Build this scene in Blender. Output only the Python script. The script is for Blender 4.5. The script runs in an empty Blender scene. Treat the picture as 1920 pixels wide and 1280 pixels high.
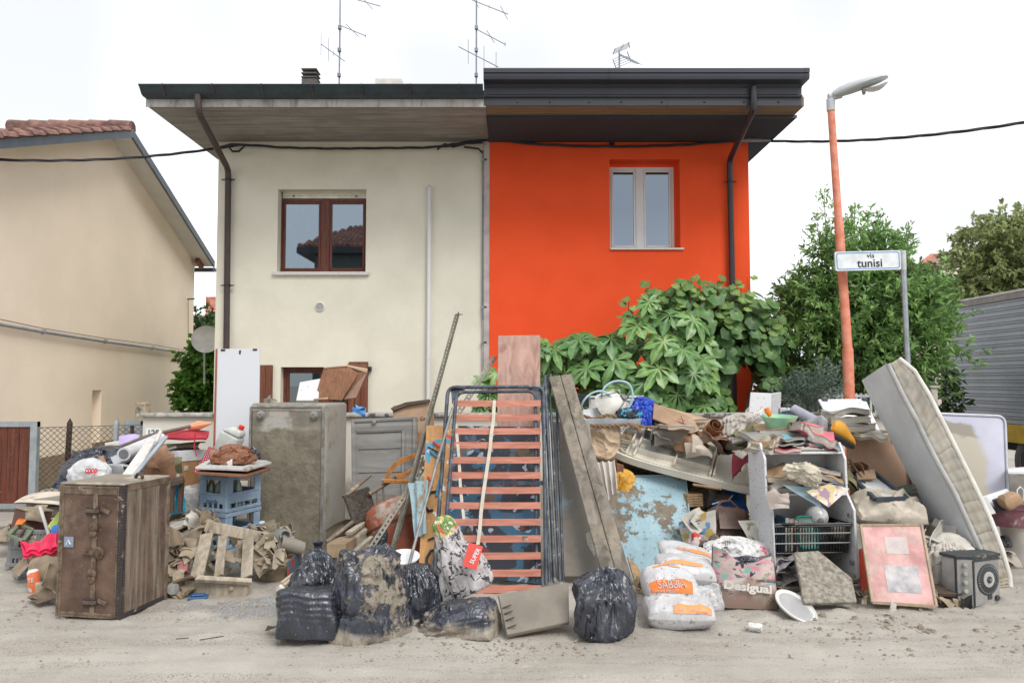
import bpy, bmesh, math, random
import numpy as np
from mathutils import Vector, Matrix, Euler

# ------------------------------------------------------------------ camera, sky, sun, exposure
S = bpy.context.scene
COL = S.collection
F, CAMZ, PITCH = 1400.0, 1.6, math.radians(3.07)
cam_d = bpy.data.cameras.new('camera'); cam = bpy.data.objects.new('camera', cam_d); COL.objects.link(cam)
cam_d.sensor_width = 36; cam_d.lens = 36*F/1920; cam_d.clip_end = 900; cam_d.clip_start = .05
cam.location = (0, 0, CAMZ); cam.rotation_euler = (math.radians(90)+PITCH, 0, 0); S.camera = cam

W = bpy.data.worlds.new('World'); S.world = W; W.use_nodes = True
wn, wl = W.node_tree.nodes, W.node_tree.links
bg = wn['Background']; bg.inputs['Strength'].default_value = .10
SUN_EL, SUN_AZ = math.radians(48), math.radians(148)      # azimuth: clockwise from +Y; the sun is behind the camera, to the right
sky = wn.new('ShaderNodeTexSky'); sky.sky_type = 'NISHITA'; sky.sun_disc = False
sky.sun_elevation = SUN_EL; sky.sun_rotation = SUN_AZ
hs = wn.new('ShaderNodeHueSaturation'); hs.inputs['Saturation'].default_value = .25
wl.new(sky.outputs[0], hs.inputs['Color'])
tc = wn.new('ShaderNodeTexCoord'); cn = wn.new('ShaderNodeTexNoise')
cn.inputs['Scale'].default_value = 1.7; cn.inputs['Detail'].default_value = 2
mp_ = wn.new('ShaderNodeMapping'); mp_.inputs['Location'].default_value = (12, 0, 0); wl.new(tc.outputs['Generated'], mp_.inputs[0]); wl.new(mp_.outputs[0], cn.inputs['Vector'])
cr = wn.new('ShaderNodeValToRGB'); cr.color_ramp.elements[0].position = .40; cr.color_ramp.elements[1].position = .60
cr.color_ramp.elements[0].color = (5.7, 5.85, 6.1, 1); cr.color_ramp.elements[1].color = (9.6, 9.7, 9.9, 1)
wl.new(cn.outputs[0], cr.inputs[0])
mx = wn.new('ShaderNodeMixRGB'); mx.inputs[0].default_value = .88     # the cloud deck covers most of the blue
wl.new(hs.outputs[0], mx.inputs[1]); wl.new(cr.outputs[0], mx.inputs[2]); wl.new(mx.outputs[0], bg.inputs['Color'])

sl = bpy.data.lights.new('sun', 'SUN'); sl.energy = 1.5; sl.angle = math.radians(28); sl.color = (1, .965, .92)
sun = bpy.data.objects.new('sun', sl); COL.objects.link(sun); sun.location = (-5, -10, 30)
sd = Vector((math.sin(SUN_AZ)*math.cos(SUN_EL), math.cos(SUN_AZ)*math.cos(SUN_EL), math.sin(SUN_EL)))
sun.rotation_euler = sd.to_track_quat('Z', 'Y').to_euler()

S.view_settings.view_transform = 'Standard'; S.view_settings.look = 'None'
S.view_settings.exposure = .80; S.view_settings.gamma = 1.0; S.view_settings.use_curve_mapping = False
S.cycles.max_bounces = 6; S.cycles.transparent_max_bounces = 8

# ------------------------------------------------------------------ helpers
R = math.radians
cP, sP = math.cos(PITCH), math.sin(PITCH)
def ray(px, py):
    a, b = (px-960)/F, (640-py)/F
    return Vector((a, cP-b*sP, sP+b*cP))
def at(px, py, D):                                  # point at depth D that projects to the pixel
    d = ray(px, py); return Vector((0, 0, CAMZ)) + d*(D/d.y)
def gd(py, z=0.0):                                  # depth of the ground under a picture row
    d = ray(960, py); return (z-CAMZ)/d.z*d.y
def gp(px, py): return at(px, py, gd(py))
def ats(px, py, c, k):                              # point on the plane X = c + k*Y
    d = ray(px, py); return Vector((0, 0, CAMZ)) + d*(c/(d.x-k*d.y))

ORG = {}
def lerp(a, b, t): return a+(b-a)*t

class M:
    def __init__(s, T=None): s.v = []; s.f = []; s.T = T
    def add(s, vs, fs):
        n = len(s.v)
        s.v += [tuple(s.T @ Vector(p)) for p in vs] if s.T is not None else [tuple(p) for p in vs]
        s.f += [tuple(i+n for i in f) for f in fs]; return s
    def hexa(s, p): return s.add(p, [(3,2,1,0),(4,5,6,7),(0,1,5,4),(1,2,6,5),(2,3,7,6),(3,0,4,7)])
    def box(s, x0, x1, y0, y1, z0, z1):
        return s.hexa([(x0,y0,z0),(x1,y0,z0),(x1,y1,z0),(x0,y1,z0),(x0,y0,z1),(x1,y0,z1),(x1,y1,z1),(x0,y1,z1)])
    def bar(s, a, b, w, h, up=(0,0,1)):              # square bar from a to b
        a, b = Vector(a), Vector(b); d = (b-a).normalized(); u = Vector(up)
        x = d.cross(u)
        if x.length < 1e-4: x = d.cross(Vector((0,1,0)))
        x.normalize(); y = x.cross(d); x = x*w/2; y = y*h/2
        return s.hexa([a-x-y, a+x-y, b+x-y, b-x-y, a-x+y, a+x+y, b+x+y, b-x+y])
    def prism(s, poly, ext):
        n = len(poly); e = Vector(ext); p = [Vector(q) for q in poly]
        return s.add(p+[q+e for q in p], [tuple(range(n))[::-1], tuple(range(n, 2*n))]+[(i,(i+1)%n,n+(i+1)%n,n+i) for i in range(n)])
    def slab(s, poly, th):                           # flat panel, extruded away from the camera along its normal
        p = [Vector(q) for q in poly]; n = (p[1]-p[0]).cross(p[-1]-p[0]).normalized()
        c = sum(p, Vector())/len(p)
        if n.dot(c-Vector((0,0,CAMZ))) < 0: n = -n
        return s.prism(p, n*th)
    def tube(s, path, r, n=6, closed=False):
        P = [Vector(p) for p in path]; m = len(P); vs = []; u = None
        for i, p in enumerate(P):
            if closed: d = P[(i+1)%m]-P[i-1]
            else: d = P[min(i+1, m-1)]-P[max(i-1, 0)]
            d.normalize()
            if u is None:
                u = d.cross(Vector((0,0,1)))
                if u.length < .05: u = d.cross(Vector((1,0,0)))
            u = (u-d*u.dot(d)).normalized(); w = d.cross(u)
            rr = r[i] if hasattr(r, '__len__') else r
            vs += [p+(u*math.cos(2*math.pi*k/n)+w*math.sin(2*math.pi*k/n))*rr for k in range(n)]
        fs = [(i*n+k, i*n+(k+1)%n, ((i+1)%m)*n+(k+1)%n, ((i+1)%m)*n+k) for i in range(m if closed else m-1) for k in range(n)]
        if not closed: fs += [tuple(range(n))[::-1], tuple(range((m-1)*n, m*n))]
        return s.add(vs, fs)
    def lathe(s, prof, n=20, T=None):
        T = T or Matrix(); vs = []; fs = []
        for r, z in prof: vs += [T @ Vector((r*math.cos(2*math.pi*k/n), r*math.sin(2*math.pi*k/n), z)) for k in range(n)]
        for i in range(len(prof)-1): fs += [(i*n+k, i*n+(k+1)%n, (i+1)*n+(k+1)%n, (i+1)*n+k) for k in range(n)]
        fs += [tuple(range(n))[::-1], tuple(range((len(prof)-1)*n, len(prof)*n))]
        return s.add(vs, fs)
    def grid(s, P, cu=False, cv=False):              # P: array nu x nv x 3
        P = np.asarray(P, float); nu, nv = P.shape[:2]
        fs = [(i*nv+j, ((i+1)%nu)*nv+j, ((i+1)%nu)*nv+(j+1)%nv, i*nv+(j+1)%nv) for i in range(nu if cu else nu-1) for j in range(nv if cv else nv-1)]
        return s.add([Vector(p) for p in P.reshape(-1, 3)], fs)
    def sheet(s, P, th):                             # a thin closed sheet
        P = np.asarray(P, float); du = np.gradient(P, axis=0); dv = np.gradient(P, axis=1)
        n = np.cross(du, dv); n /= np.maximum(np.linalg.norm(n, axis=2, keepdims=True), 1e-9)
        Q = P+n*th; nu, nv = P.shape[:2]; N = nu*nv
        ix = lambda i, j: i*nv+j
        fs = [(ix(i,j), ix(i+1,j), ix(i+1,j+1), ix(i,j+1)) for i in range(nu-1) for j in range(nv-1)]
        fs += [tuple(N+k for k in f[::-1]) for f in fs]
        rim = [ix(i,0) for i in range(nu)]+[ix(nu-1,j) for j in range(1,nv)]+[ix(i,nv-1) for i in range(nu-2,-1,-1)]+[ix(0,j) for j in range(nv-2,0,-1)]
        fs += [(rim[k-1], N+rim[k-1], N+rim[k], rim[k]) for k in range(len(rim))]
        return s.add([Vector(p) for p in P.reshape(-1,3)]+[Vector(p) for p in Q.reshape(-1,3)], fs)
    def build(s, name, mat, parent=None, smooth=None, bevel=0, seg=1, org=None, recalc=True):
        V = np.array(s.v, float)
        if parent is not None: o0 = ORG[parent.name]
        elif org is not None: o0 = Vector(org)
        else:
            lo, hi = V.min(0), V.max(0); o0 = Vector(((lo[0]+hi[0])/2, (lo[1]+hi[1])/2, lo[2]))
        me = bpy.data.meshes.new(name)
        me.from_pydata((V-np.array(o0)).tolist(), [], s.f)
        if recalc or bevel:
            bm = bmesh.new(); bm.from_mesh(me)
            if recalc: bmesh.ops.recalc_face_normals(bm, faces=bm.faces)
            if bevel:
                es = [e for e in bm.edges if len(e.link_faces) == 2 and e.calc_face_angle(0) > .5]
                if es: bmesh.ops.bevel(bm, geom=es, offset=bevel, segments=seg, affect='EDGES', clamp_overlap=True, profile=.5)
            bm.to_mesh(me); bm.free()
        if smooth:
            me.polygons.foreach_set('use_smooth', [True]*len(me.polygons)); me.set_sharp_from_angle(angle=R(smooth))
        if mat is not None: me.materials.append(mat)
        o = bpy.data.objects.new(name, me); COL.objects.link(o)
        if parent is not None: o.parent = parent; ORG[o.name] = ORG[parent.name]
        else: o.location = o0; ORG[o.name] = o0
        return o

def tag(o, label=None, cat=None, group=None, kind=None):
    if label: o['label'] = label
    if cat: o['category'] = cat
    if group: o['group'] = group
    if kind: o['kind'] = kind
    return o
def thing(name, label, cat, loc=(0,0,0), group=None):
    o = bpy.data.objects.new(name, None); o.empty_display_size = .1; COL.objects.link(o)
    o.location = loc; ORG[o.name] = Vector(loc); return tag(o, label, cat, group)
def clone(o, parent=None, dloc=None):                # copy a thing with its parts
    c = o.copy(); COL.objects.link(c); ORG[c.name] = ORG[o.name]
    if parent is not None: c.parent = parent
    for ch in o.children: clone(ch, c)
    return c
def frame(o, ex, ez):                                # orthonormal frame at o: x towards ex, z near ez
    o, x = Vector(o), (Vector(ex)-Vector(o)).normalized(); z = Vector(ez)-Vector(o)
    y = z.cross(x).normalized(); z = x.cross(y)
    return Matrix(((x.x,y.x,z.x,o.x),(x.y,y.y,z.y,o.y),(x.z,y.z,z.z,o.z),(0,0,0,1)))
def TR(loc, rx=0, ry=0, rz=0, s=(1,1,1)):
    return Matrix.Translation(loc) @ Euler((R(rx),R(ry),R(rz))).to_matrix().to_4x4() @ Matrix.Diagonal((*s, 1))
def text(body, T, w, mat, parent, name='lettering', h=None, ext=.0012, bold=0):   # flat print, w metres wide, on the XZ plane of T facing -Y
    cu = bpy.data.curves.new('text', 'FONT'); cu.body = body; cu.align_x = 'CENTER'; cu.align_y = 'CENTER'; cu.extrude = ext; cu.offset = bold; cu.resolution_u = 3
    to = bpy.data.objects.new('text', cu); COL.objects.link(to); bpy.context.view_layer.update()
    me = bpy.data.meshes.new_from_object(to.evaluated_get(bpy.context.evaluated_depsgraph_get()))
    bpy.data.objects.remove(to); bpy.data.curves.remove(cu)
    V = np.array([v.co for v in me.vertices]); c = (V.max(0)+V.min(0))/2; ww = V[:,0].max()-V[:,0].min(); hh = V[:,1].max()-V[:,1].min()
    sx = w/ww; sy = (h/hh) if h else sx
    o0 = ORG[parent.name]
    for v in me.vertices: v.co = T @ Vector(((v.co.x-c[0])*sx, -v.co.z-.001, (v.co.y-c[1])*sy)) - o0
    me.materials.append(mat); me.name = name
    o = bpy.data.objects.new(name, me); COL.objects.link(o); o.parent = parent; ORG[o.name] = o0; return o

def rf(P, scale, seed, n=22):                        # smooth random field in about -1..1
    g = np.random.default_rng(seed); K = g.normal(size=(n, 3))*scale; ph = g.uniform(0, 6.283, n)
    return np.sin(P @ K.T + ph).sum(-1)/math.sqrt(n)*1.1
def creases(P, K, seed, R0):                         # sharp folds: sum of distances to random planes
    g = np.random.default_rng(seed); n = g.normal(size=(K, 3)); n /= np.linalg.norm(n, axis=1, keepdims=True)
    d = g.uniform(-R0, R0, K); a = g.normal(size=K)
    x = (np.abs(P @ n.T - d)*a).sum(-1)/math.sqrt(K)
    return (x-x.mean())/R0
def ridged(P, sc, seed, oct=3, warp=.35):            # sharp creases like pulled film
    Q = P+warp/sc*np.stack([rf(P, sc*.8, seed+i+40) for i in range(3)], -1); h = 0; a = 1.0
    for k in range(oct): h = h+a*(1-np.minimum(np.abs(rf(Q, sc*2**k, seed+k*3, 14))*1.5, 1.4))**1; a *= .5
    return h-.55
def sack(T, prof, rx, ry, h, seed, nu=120, nv=72, pleat=.10, npl=15, cre=.10, lump=.05, ground=None, K=34, neck=.9):
    """a bag turned round its own axis: prof is a list of (radius, height), pleats run to the neck, creases all over"""
    pr = np.array(prof, float); L = np.r_[0, np.cumsum(np.hypot(*np.diff(pr, axis=0).T))]; t = np.linspace(0, L[-1], nv)
    r = np.interp(t, L, pr[:,0]); z = np.interp(t, L, pr[:,1]); k_ = np.array([.25,.5,.25])
    for _ in range(2): r[1:-1] = np.convolve(r, k_, 'valid'); z[1:-1] = np.convolve(z, k_, 'valid')
    th = np.linspace(0, 2*math.pi, nu, endpoint=False)
    TH, RR = np.meshgrid(th, r); _, ZZ = np.meshgrid(th, z)
    g = np.random.default_rng(seed)
    P = np.stack([RR*np.cos(TH), RR*np.sin(TH), ZZ], -1)
    tw = TH+.25*rf(P, 2, seed+9)*ZZ
    wp = np.zeros_like(TH)
    for k in range(5): wp += np.sin(tw*(npl+int(g.integers(-4, 5)))+ZZ*g.uniform(-4, 4)+g.uniform(0, 6))*g.uniform(.4, 1)
    wp = np.abs(wp/2.0)-.5
    amp = pleat*np.clip((ZZ-.15)/neck, 0, 1)**1.1
    Q = P*np.array([1, 1, 1.15]); w1 = np.minimum(RR*1.6, 1)
    d = wp*amp*np.minimum(RR, .5)*1.6 + w1*(cre*.45*ridged(Q, 2.2, seed, 2)+cre*1.15*creases(Q, 8, seed, 1.0)+lump*1.6*rf(Q, 2.0, seed+1))+.42*cre*w1*ridged((Q+.25*Q[...,[1,2,0]])*np.array([1,1,.22]), 5.5, seed+2, 3, .8)
    n = np.stack([np.cos(TH), np.sin(TH), np.zeros_like(TH)], -1)
    P = P+n*d[..., None]; P[..., 2] += (cre*.30*ridged(Q, 3.4, seed+5, 2)+cre*.5*creases(Q, 8, seed+5, 1.0))*np.clip(RR*1.5, 0, 1)*np.clip(ZZ*3, 0, 1)
    P *= np.array([rx, ry, h])
    V = np.array(T)[:3,:3] @ P.reshape(-1,3).T; V = V.T+np.array(T)[:3,3]
    if ground is not None:
        lo = V[:,2] < ground; V[lo,2] = ground+(V[lo,2]-ground)*.04
    m = M(); m.grid(V.reshape(P.shape), cv=True)
    m.f += [tuple(range(nu))[::-1], tuple(range((nv-1)*nu, nv*nu))]
    return m
TIED = [(.0,0),(.75,0),(.97,.07),(1.02,.22),(.96,.42),(.80,.60),(.55,.74),(.30,.84),(.13,.89),(.10,.92),(.16,.96),(.22,1.02),(.10,1.0),(.0,.97)]
OPEN = [(.0,0),(.8,0),(.98,.06),(1.0,.25),(.96,.5),(.88,.75),(.80,.92),(.74,1.0),(.70,.97),(.72,.85),(.6,.78),(.3,.80),(.0,.82)]
SLUMP = [(.0,0),(.8,0),(1.0,.1),(1.03,.3),(.95,.55),(.75,.78),(.45,.93),(.2,1.0),(.0,1.0)]
def pillow(T, w, d, h, seed, n=44, cre=.06, lump=.05, pinch=.5, ground=None, K=26):
    """a stuffed sack or cushion lying flat: w x d, h thick, seams round its edge"""
    u = np.linspace(-1, 1, n); U, V = np.meshgrid(u, u, indexing='ij')
    e = np.clip((1-np.abs(U)**4)*(1-np.abs(V)**4), 0, 1)**pinch
    px = U*w/2*(1-.07*np.abs(V)**2*np.abs(U)); py = V*d/2*(1-.07*np.abs(U)**2*np.abs(V))
    def side(sg, sd):
        Q = np.stack([U, V, np.full_like(U, sg*.3)], -1)
        zz = sg*h/2*e*(1+lump*2*rf(Q, 2.0, sd)) + h*cre*2*(creases(Q, 9, sd+3, 1.0)+.8*sg*ridged(Q, 2.2, sd+6, 3))*e**.5*np.clip((1-np.maximum(np.abs(U),np.abs(V)))*9,0,1)
        return np.stack([px, py, zz+h/2], -1)
    m = M()
    for P in (side(1, seed), side(-1, seed+9)[::-1]):
        X = P.reshape(-1,3); A = np.array(T); X = X @ A[:3,:3].T + A[:3,3]
        if ground is not None:
            lo = X[:,2] < ground; X[lo,2] = ground+(X[lo,2]-ground)*.05
        m.grid(X.reshape(P.shape))
    return m
def crumple(T, w, d, seed, n=22, K=14, amp=.25, bend=0.0, th=.004, dome=0.0):
    """a crushed sheet of paper, cardboard or cloth about its centre"""
    u = np.linspace(-.5, .5, n); U, V = np.meshgrid(u, u, indexing='ij'); g = np.random.default_rng(seed)
    z = np.zeros_like(U); ox = np.zeros_like(U); oy = np.zeros_like(U)
    for k in range(K):
        a = g.uniform(0, 6.283); s = np.abs(U*math.cos(a)+V*math.sin(a)-g.uniform(-.5, .5))
        z += s*g.normal(); ox += s*g.normal()*.35; oy += s*g.normal()*.35
    z = (z-z.mean())/math.sqrt(K)*amp*max(w, d)
    z += -dome*max(w,d)*(U**2+V**2)*2 + bend*w*U**2
    P = np.stack([U*w*(1-.3*amp)+ox*amp*.25*w/math.sqrt(K), V*d*(1-.3*amp)+oy*amp*.25*d/math.sqrt(K), z], -1)
    X = P.reshape(-1,3); A = np.array(T); X = X @ A[:3,:3].T + A[:3,3]
    m = M(); m.sheet(X.reshape(P.shape), th); return m
def join(*ms):
    m = M()
    for k in ms: m.add(k.v, k.f)
    return m
def drape(pts, nu=24, nv=24, seed=0, amp=.02, scale=6, th=.004, fold=.0, nf=5):
    """cloth between four corners (tl, tr, br, bl) with ripples"""
    a, b, c, d = [np.array(p) for p in pts]; u = np.linspace(0,1,nu)[:,None,None]; v = np.linspace(0,1,nv)[None,:,None]
    P = (a*(1-u)+b*u)*(1-v)+(d*(1-u)+c*u)*v
    n = np.cross(b-a, d-a); n = n/np.linalg.norm(n)
    P = P+n*(amp*rf(P, scale, seed)[...,None]+fold*np.sin(u*nf*6.283+seed+2*v)*np.ones_like(v)+amp*.7*creases((P-P.mean((0,1)))/np.linalg.norm(b-a)*2, 18, seed+4, 1.0)[...,None])
    m = M(); m.sheet(P, th); return m

# ------------------------------------------------------------------ materials
MUD = (.27, .225, .165)
_mc = {}
def mat(key, col, rough=.65, col2=None, vs=5.0, var=.16, mud=0.0, ms=3.5, mudcol=MUD, fleck=0.0, metal=0.0, bump=.15, bs=45.0,
        grain=None, line=None, spec=.4, island=0.0, trans=0.0, pat=None, edge=.035, film=0):
    """procedural paint/wood/plastic/cloth; mud 0..1 is how much dried mud covers it, line=(z, soft) a flood line"""
    if key in _mc: return _mc[key]
    m = bpy.data.materials.new(key); m.use_nodes = True; N, L = m.node_tree.nodes, m.node_tree.links; b = N['Principled BSDF']
    geo = N.new('ShaderNodeNewGeometry'); pos = geo.outputs['Position']
    def noise(sc, det=5, rg=.55, vec=pos, dist=0):
        n = N.new('ShaderNodeTexNoise'); n.inputs['Scale'].default_value = sc; n.inputs['Detail'].default_value = det; n.inputs['Roughness'].default_value = rg; n.inputs['Distortion'].default_value = dist
        L.new(vec, n.inputs['Vector']); return n.outputs[0]
    def mth(op, a, c=None, clamp=False):
        n = N.new('ShaderNodeMath'); n.operation = op; n.use_clamp = clamp
        for i, x in enumerate((a, c)):
            if x is None: continue
            if isinstance(x, (int, float)): n.inputs[i].default_value = x
            else: L.new(x, n.inputs[i])
        return n.outputs[0]
    def step(x, lo, hi):
        n = N.new('ShaderNodeMapRange'); n.interpolation_type = 'SMOOTHSTEP'; L.new(x, n.inputs[0]); n.inputs[1].default_value = lo; n.inputs[2].default_value = hi; return n.outputs[0]
    def mix(f, a, c):
        n = N.new('ShaderNodeMixRGB')
        if isinstance(f, (int, float)): n.inputs[0].default_value = f
        else: L.new(f, n.inputs[0])
        for i, x in ((1, a), (2, c)):
            if isinstance(x, tuple): n.inputs[i].default_value = (*x[:3], 1)
            else: L.new(x, n.inputs[i])
        return n.outputs[0]
    lo = tuple(max(0, c*(1-var)) for c in col); hi = tuple(min(1, c*(1+var)) for c in (col2 or col))
    vec = pos
    if grain:
        mp = N.new('ShaderNodeMapping'); L.new(pos, mp.inputs[0]); mp.inputs['Scale'].default_value = grain; vec = mp.outputs[0]
        fac = step(noise(1.0, 6, .6, vec, 1.2), .3, .7)
    else: fac = step(noise(vs, 6, .6), .3, .7)
    c = mix(fac, lo, hi)
    if pat: c = pat(N, L, mix, mth, step, noise, pos, c)
    if island: 
        ii = N.new('ShaderNodeHueSaturation'); L.new(c, ii.inputs['Color']); L.new(mth('ADD', mth('MULTIPLY', geo.outputs['Random Per Island'], island), 1-island/2), ii.inputs['Value']); c = ii.outputs[0]
    rg = rough; mk = None
    if mud > 0:
        nb = mth('ADD', mth('MULTIPLY', noise(ms, 9, .62), .75), mth('MULTIPLY', noise(ms*7, 6, .6), .25))
        th = .745-.45*mud
        mk = step(nb, th-edge, th+edge)
    if line:
        sp = N.new('ShaderNodeSeparateXYZ'); L.new(pos, sp.inputs[0])
        h = mth('ADD', sp.outputs[2], mth('MULTIPLY', mth('SUBTRACT', noise(3.5, 8, .6), .5), line[1]*2.2))
        lk = mth('SUBTRACT', 1.0, step(h, line[0]-line[1]*.25, line[0]+line[1]*.25))
        mk = lk if mk is None else mth('MAXIMUM', mk, lk)
    if fleck > 0:
        fk = step(noise(44, 4, .6), .70-.24*fleck, .72-.24*fleck)
        mk = fk if mk is None else mth('MAXIMUM', mk, fk)
    if mk is not None:
        mc = mix(step(noise(9, 6, .6), .3, .7), tuple(x*.78 for x in mudcol), tuple(x*1.25 for x in mudcol))
        c = mix(mk, c, mc)
        rg = mth('ADD', mth('MULTIPLY', mk, .85-rough), rough)
    L.new(c, b.inputs['Base Color'])
    if isinstance(rg, float) or isinstance(rg, int): b.inputs['Roughness'].default_value = rg
    else: L.new(rg, b.inputs['Roughness'])
    b.inputs['Metallic'].default_value = metal; b.inputs['Specular IOR Level'].default_value = spec
    if bump:
        bp = N.new('ShaderNodeBump'); bp.inputs['Strength'].default_value = bump; bp.inputs['Distance'].default_value = .01
        hsrc = noise(bs, 6, .6, vec if not grain else vec)
        if film:                                     # stretched plastic: sharp crinkles
            fm_ = N.new('ShaderNodeMapping'); L.new(pos, fm_.inputs[0]); fm_.inputs['Rotation'].default_value = (.5, .35, 0); fm_.inputs['Scale'].default_value = (1, 1, .30); fvec = fm_.outputs[0]
            cr_ = mth('MULTIPLY', mth('ABSOLUTE', mth('SUBTRACT', noise(film, 3, .5, fvec, .6), .5)), -4.0); hsrc = mth('ADD', mth('MULTIPLY', hsrc, .35), cr_); bp.inputs['Distance'].default_value = .02
        if mk is not None: hsrc = mth('ADD', mth('MULTIPLY', hsrc, .5 if not film else .9), mth('MULTIPLY', mk, mth('ADD', .35, mth('MULTIPLY', noise(28, 7, .65), .9))))
        L.new(hsrc, bp.inputs['Height']); L.new(bp.outputs[0], b.inputs['Normal'])
    if trans:
        tr = N.new('ShaderNodeBsdfTranslucent'); L.new(c, tr.inputs[0]); ms_ = N.new('ShaderNodeMixShader'); ms_.inputs[0].default_value = trans
        L.new(b.outputs[0], ms_.inputs[1]); L.new(tr.outputs[0], ms_.inputs[2]); L.new(ms_.outputs[0], N['Material Output'].inputs[0])
    _mc[key] = m; return m
def glass(key, tint, refl, dark=(.02,.025,.03), see=.35):
    if key in _mc: return _mc[key]
    m = bpy.data.materials.new(key); m.use_nodes = True; N, L = m.node_tree.nodes, m.node_tree.links; N.remove(N['Principled BSDF'])
    g = N.new('ShaderNodeBsdfGlossy'); g.inputs[0].default_value = (*tint, 1); g.inputs['Roughness'].default_value = .015
    nz = N.new('ShaderNodeTexNoise'); nz.inputs['Scale'].default_value = 1.1; bp = N.new('ShaderNodeBump'); bp.inputs['Strength'].default_value = .02; bp.inputs['Distance'].default_value = .02
    gg = N.new('ShaderNodeNewGeometry'); L.new(gg.outputs['Position'], nz.inputs['Vector']); L.new(nz.outputs[0], bp.inputs['Height']); L.new(bp.outputs[0], g.inputs['Normal'])
    t = N.new('ShaderNodeBsdfTransparent'); t.inputs[0].default_value = (see, see, see*1.03, 1)
    x = N.new('ShaderNodeMixShader'); x.inputs[0].default_value = refl
    L.new(t.outputs[0], x.inputs[1]); L.new(g.outputs[0], x.inputs[2]); L.new(x.outputs[0], N['Material Output'].inputs[0])
    _mc[key] = m; return m
# ------------------------------------------------------------------ ground: one muddy sheet, fine near the heap
def graded(lo, hi, step, far, n):
    core = np.arange(lo, hi+1e-6, step); g = np.geomspace(step*1.5, far, n)
    return np.r_[lo-np.cumsum(g)[::-1], core, hi+np.cumsum(g)]
gx = graded(-5.2, 5.2, .045, 60, 26); gy = graded(2.9, 8.6, .04, 60, 26)
GX, GY = np.meshgrid(gx, gy, indexing='ij'); near = np.clip(1-np.maximum(np.abs(GX)-5, 0)/3, 0, 1)*np.clip(1-np.maximum(np.abs(GY-5.6)-3.2, 0)/2, 0, 1)
GP = np.stack([GX, GY, 0*GX], -1)
def ground_h(P):
    y = P[...,1]
    h = .004*rf(P, 1.3, 3)+.003*rf(P*np.array([.6,2.2,1]), 5, 4)+.003*rf(P, 17, 5)+.003*rf(P, 38, 6)
    edge = np.clip((y-4.3)/1.1, 0, 1)
    h += edge*(.010*np.maximum(rf(P, 6, 7), 0)+.010*np.maximum(rf(P, 15, 8), 0)+.008*np.maximum(rf(P, 30, 9),0))
    h += -.010*np.exp(-((y-3.45+.06*P[...,0]+.05*rf(P,.8,15))/.18)**2)-.014*np.exp(-((y-3.95+.06*P[...,0]+.05*rf(P,.8,11))/.22)**2)+.008*np.exp(-((y-4.25+.06*P[...,0])/.08)**2)*(.5+rf(P,3,12))
    return h
GP[...,2] = ground_h(GP)*near-.012
m = M(); m.v = [tuple(p) for p in GP.reshape(-1,3)]; nv_ = len(gy)
m.f = [(i*nv_+j, (i+1)*nv_+j, (i+1)*nv_+j+1, i*nv_+j+1) for i in range(len(gx)-1) for j in range(len(gy)-1)]
def ground_pat(N, L, mix, mth, step, noise, pos, c):
    mp = N.new('ShaderNodeMapping'); L.new(pos, mp.inputs[0]); mp.inputs['Scale'].default_value = (.55, 1.6, 1)
    wet = step(noise(1.1, 7, .6, mp.outputs[0], .6), .50, .62)
    c = mix(mth('MULTIPLY', wet, .6), c, (.31, .28, .24))
    c = mix(step(noise(5, 8, .65), .60, .72), c, (.43, .40, .35))
    c = mix(step(noise(95, 3, .6), .63, .70), c, (.23, .20, .165))
    c = mix(step(noise(60, 2, .5), .68, .72), c, (.52, .48, .43))
    mp2 = N.new('ShaderNodeMapping'); L.new(pos, mp2.inputs[0]); mp2.inputs['Scale'].default_value = (.5, 7, 1); mp2.inputs['Rotation'].default_value = (0, 0, .06); band = step(noise(1.3, 4, .6, mp2.outputs[0], .3), .47, .58)
    c = mix(mth('MULTIPLY', band, step(noise(85, 4, .65), .55, .62)), c, (.175, .155, .125)); c = mix(mth('MULTIPLY', band, .08), c, (.22, .20, .17))
    # bare asphalt patch washed clean in front of the pallet
    sp = N.new('ShaderNodeSeparateXYZ'); L.new(pos, sp.inputs[0])
    dx = mth('MULTIPLY', mth('SUBTRACT', sp.outputs[0], -1.75), 1.0); dy = mth('MULTIPLY', mth('SUBTRACT', sp.outputs[1], 5.40), 2.2)
    rr = mth('ADD', mth('ADD', mth('MULTIPLY', dx, dx), mth('MULTIPLY', dy, dy)), mth('MULTIPLY', mth('SUBTRACT', noise(4, 6, .6), .5), 1.1))
    grit = mix(step(noise(120, 2, .6), .42, .58), (.16, .16, .16), (.36, .35, .33))
    return mix(step(rr, .34, .10), c, grit)
GM = mat('road mud', (.37, .342, .302), .78, (.40, .372, .330), vs=1.4, var=.07, bump=.8, bs=85, pat=ground_pat, spec=.35)
g_ = m.build('ground', GM, smooth=60, org=(0,0,0), recalc=False); tag(g_, kind='structure')

# scattered clods and gravel
rng = random.Random(5); m = M()
def clod(x, y, s, z0=0):
    n = 6; a0 = rng.random()*6; h = s*rng.uniform(.6, 1.1)
    p = [(x+s*rng.uniform(.7,1.2)*math.cos(a0+k*6.283/n), y+s*rng.uniform(.6,1)*math.sin(a0+k*6.283/n), z0-.010) for k in range(n)]
    q = [(x+s*.6*rng.uniform(.6,1.2)*math.cos(a0+k*6.283/n), y+s*.5*math.sin(a0+k*6.283/n), z0-.014+h*rng.uniform(.7,1.2)) for k in range(n)]
    m.add(p+q, [(k,(k+1)%n,n+(k+1)%n,n+k) for k in range(n)]+[tuple(range(n,2*n))])
for k in range(1500):
    clod(rng.uniform(-4.5, 4.5), rng.gauss(5.1, .55), abs(rng.gauss(0, .004))+.002)
for k in range(900):
    x = rng.gauss(2.9, .8); clod(x, 5.0+rng.gauss(0, .22)-.05*(x-2.9), abs(rng.gauss(0, .008))+.003)
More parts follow.
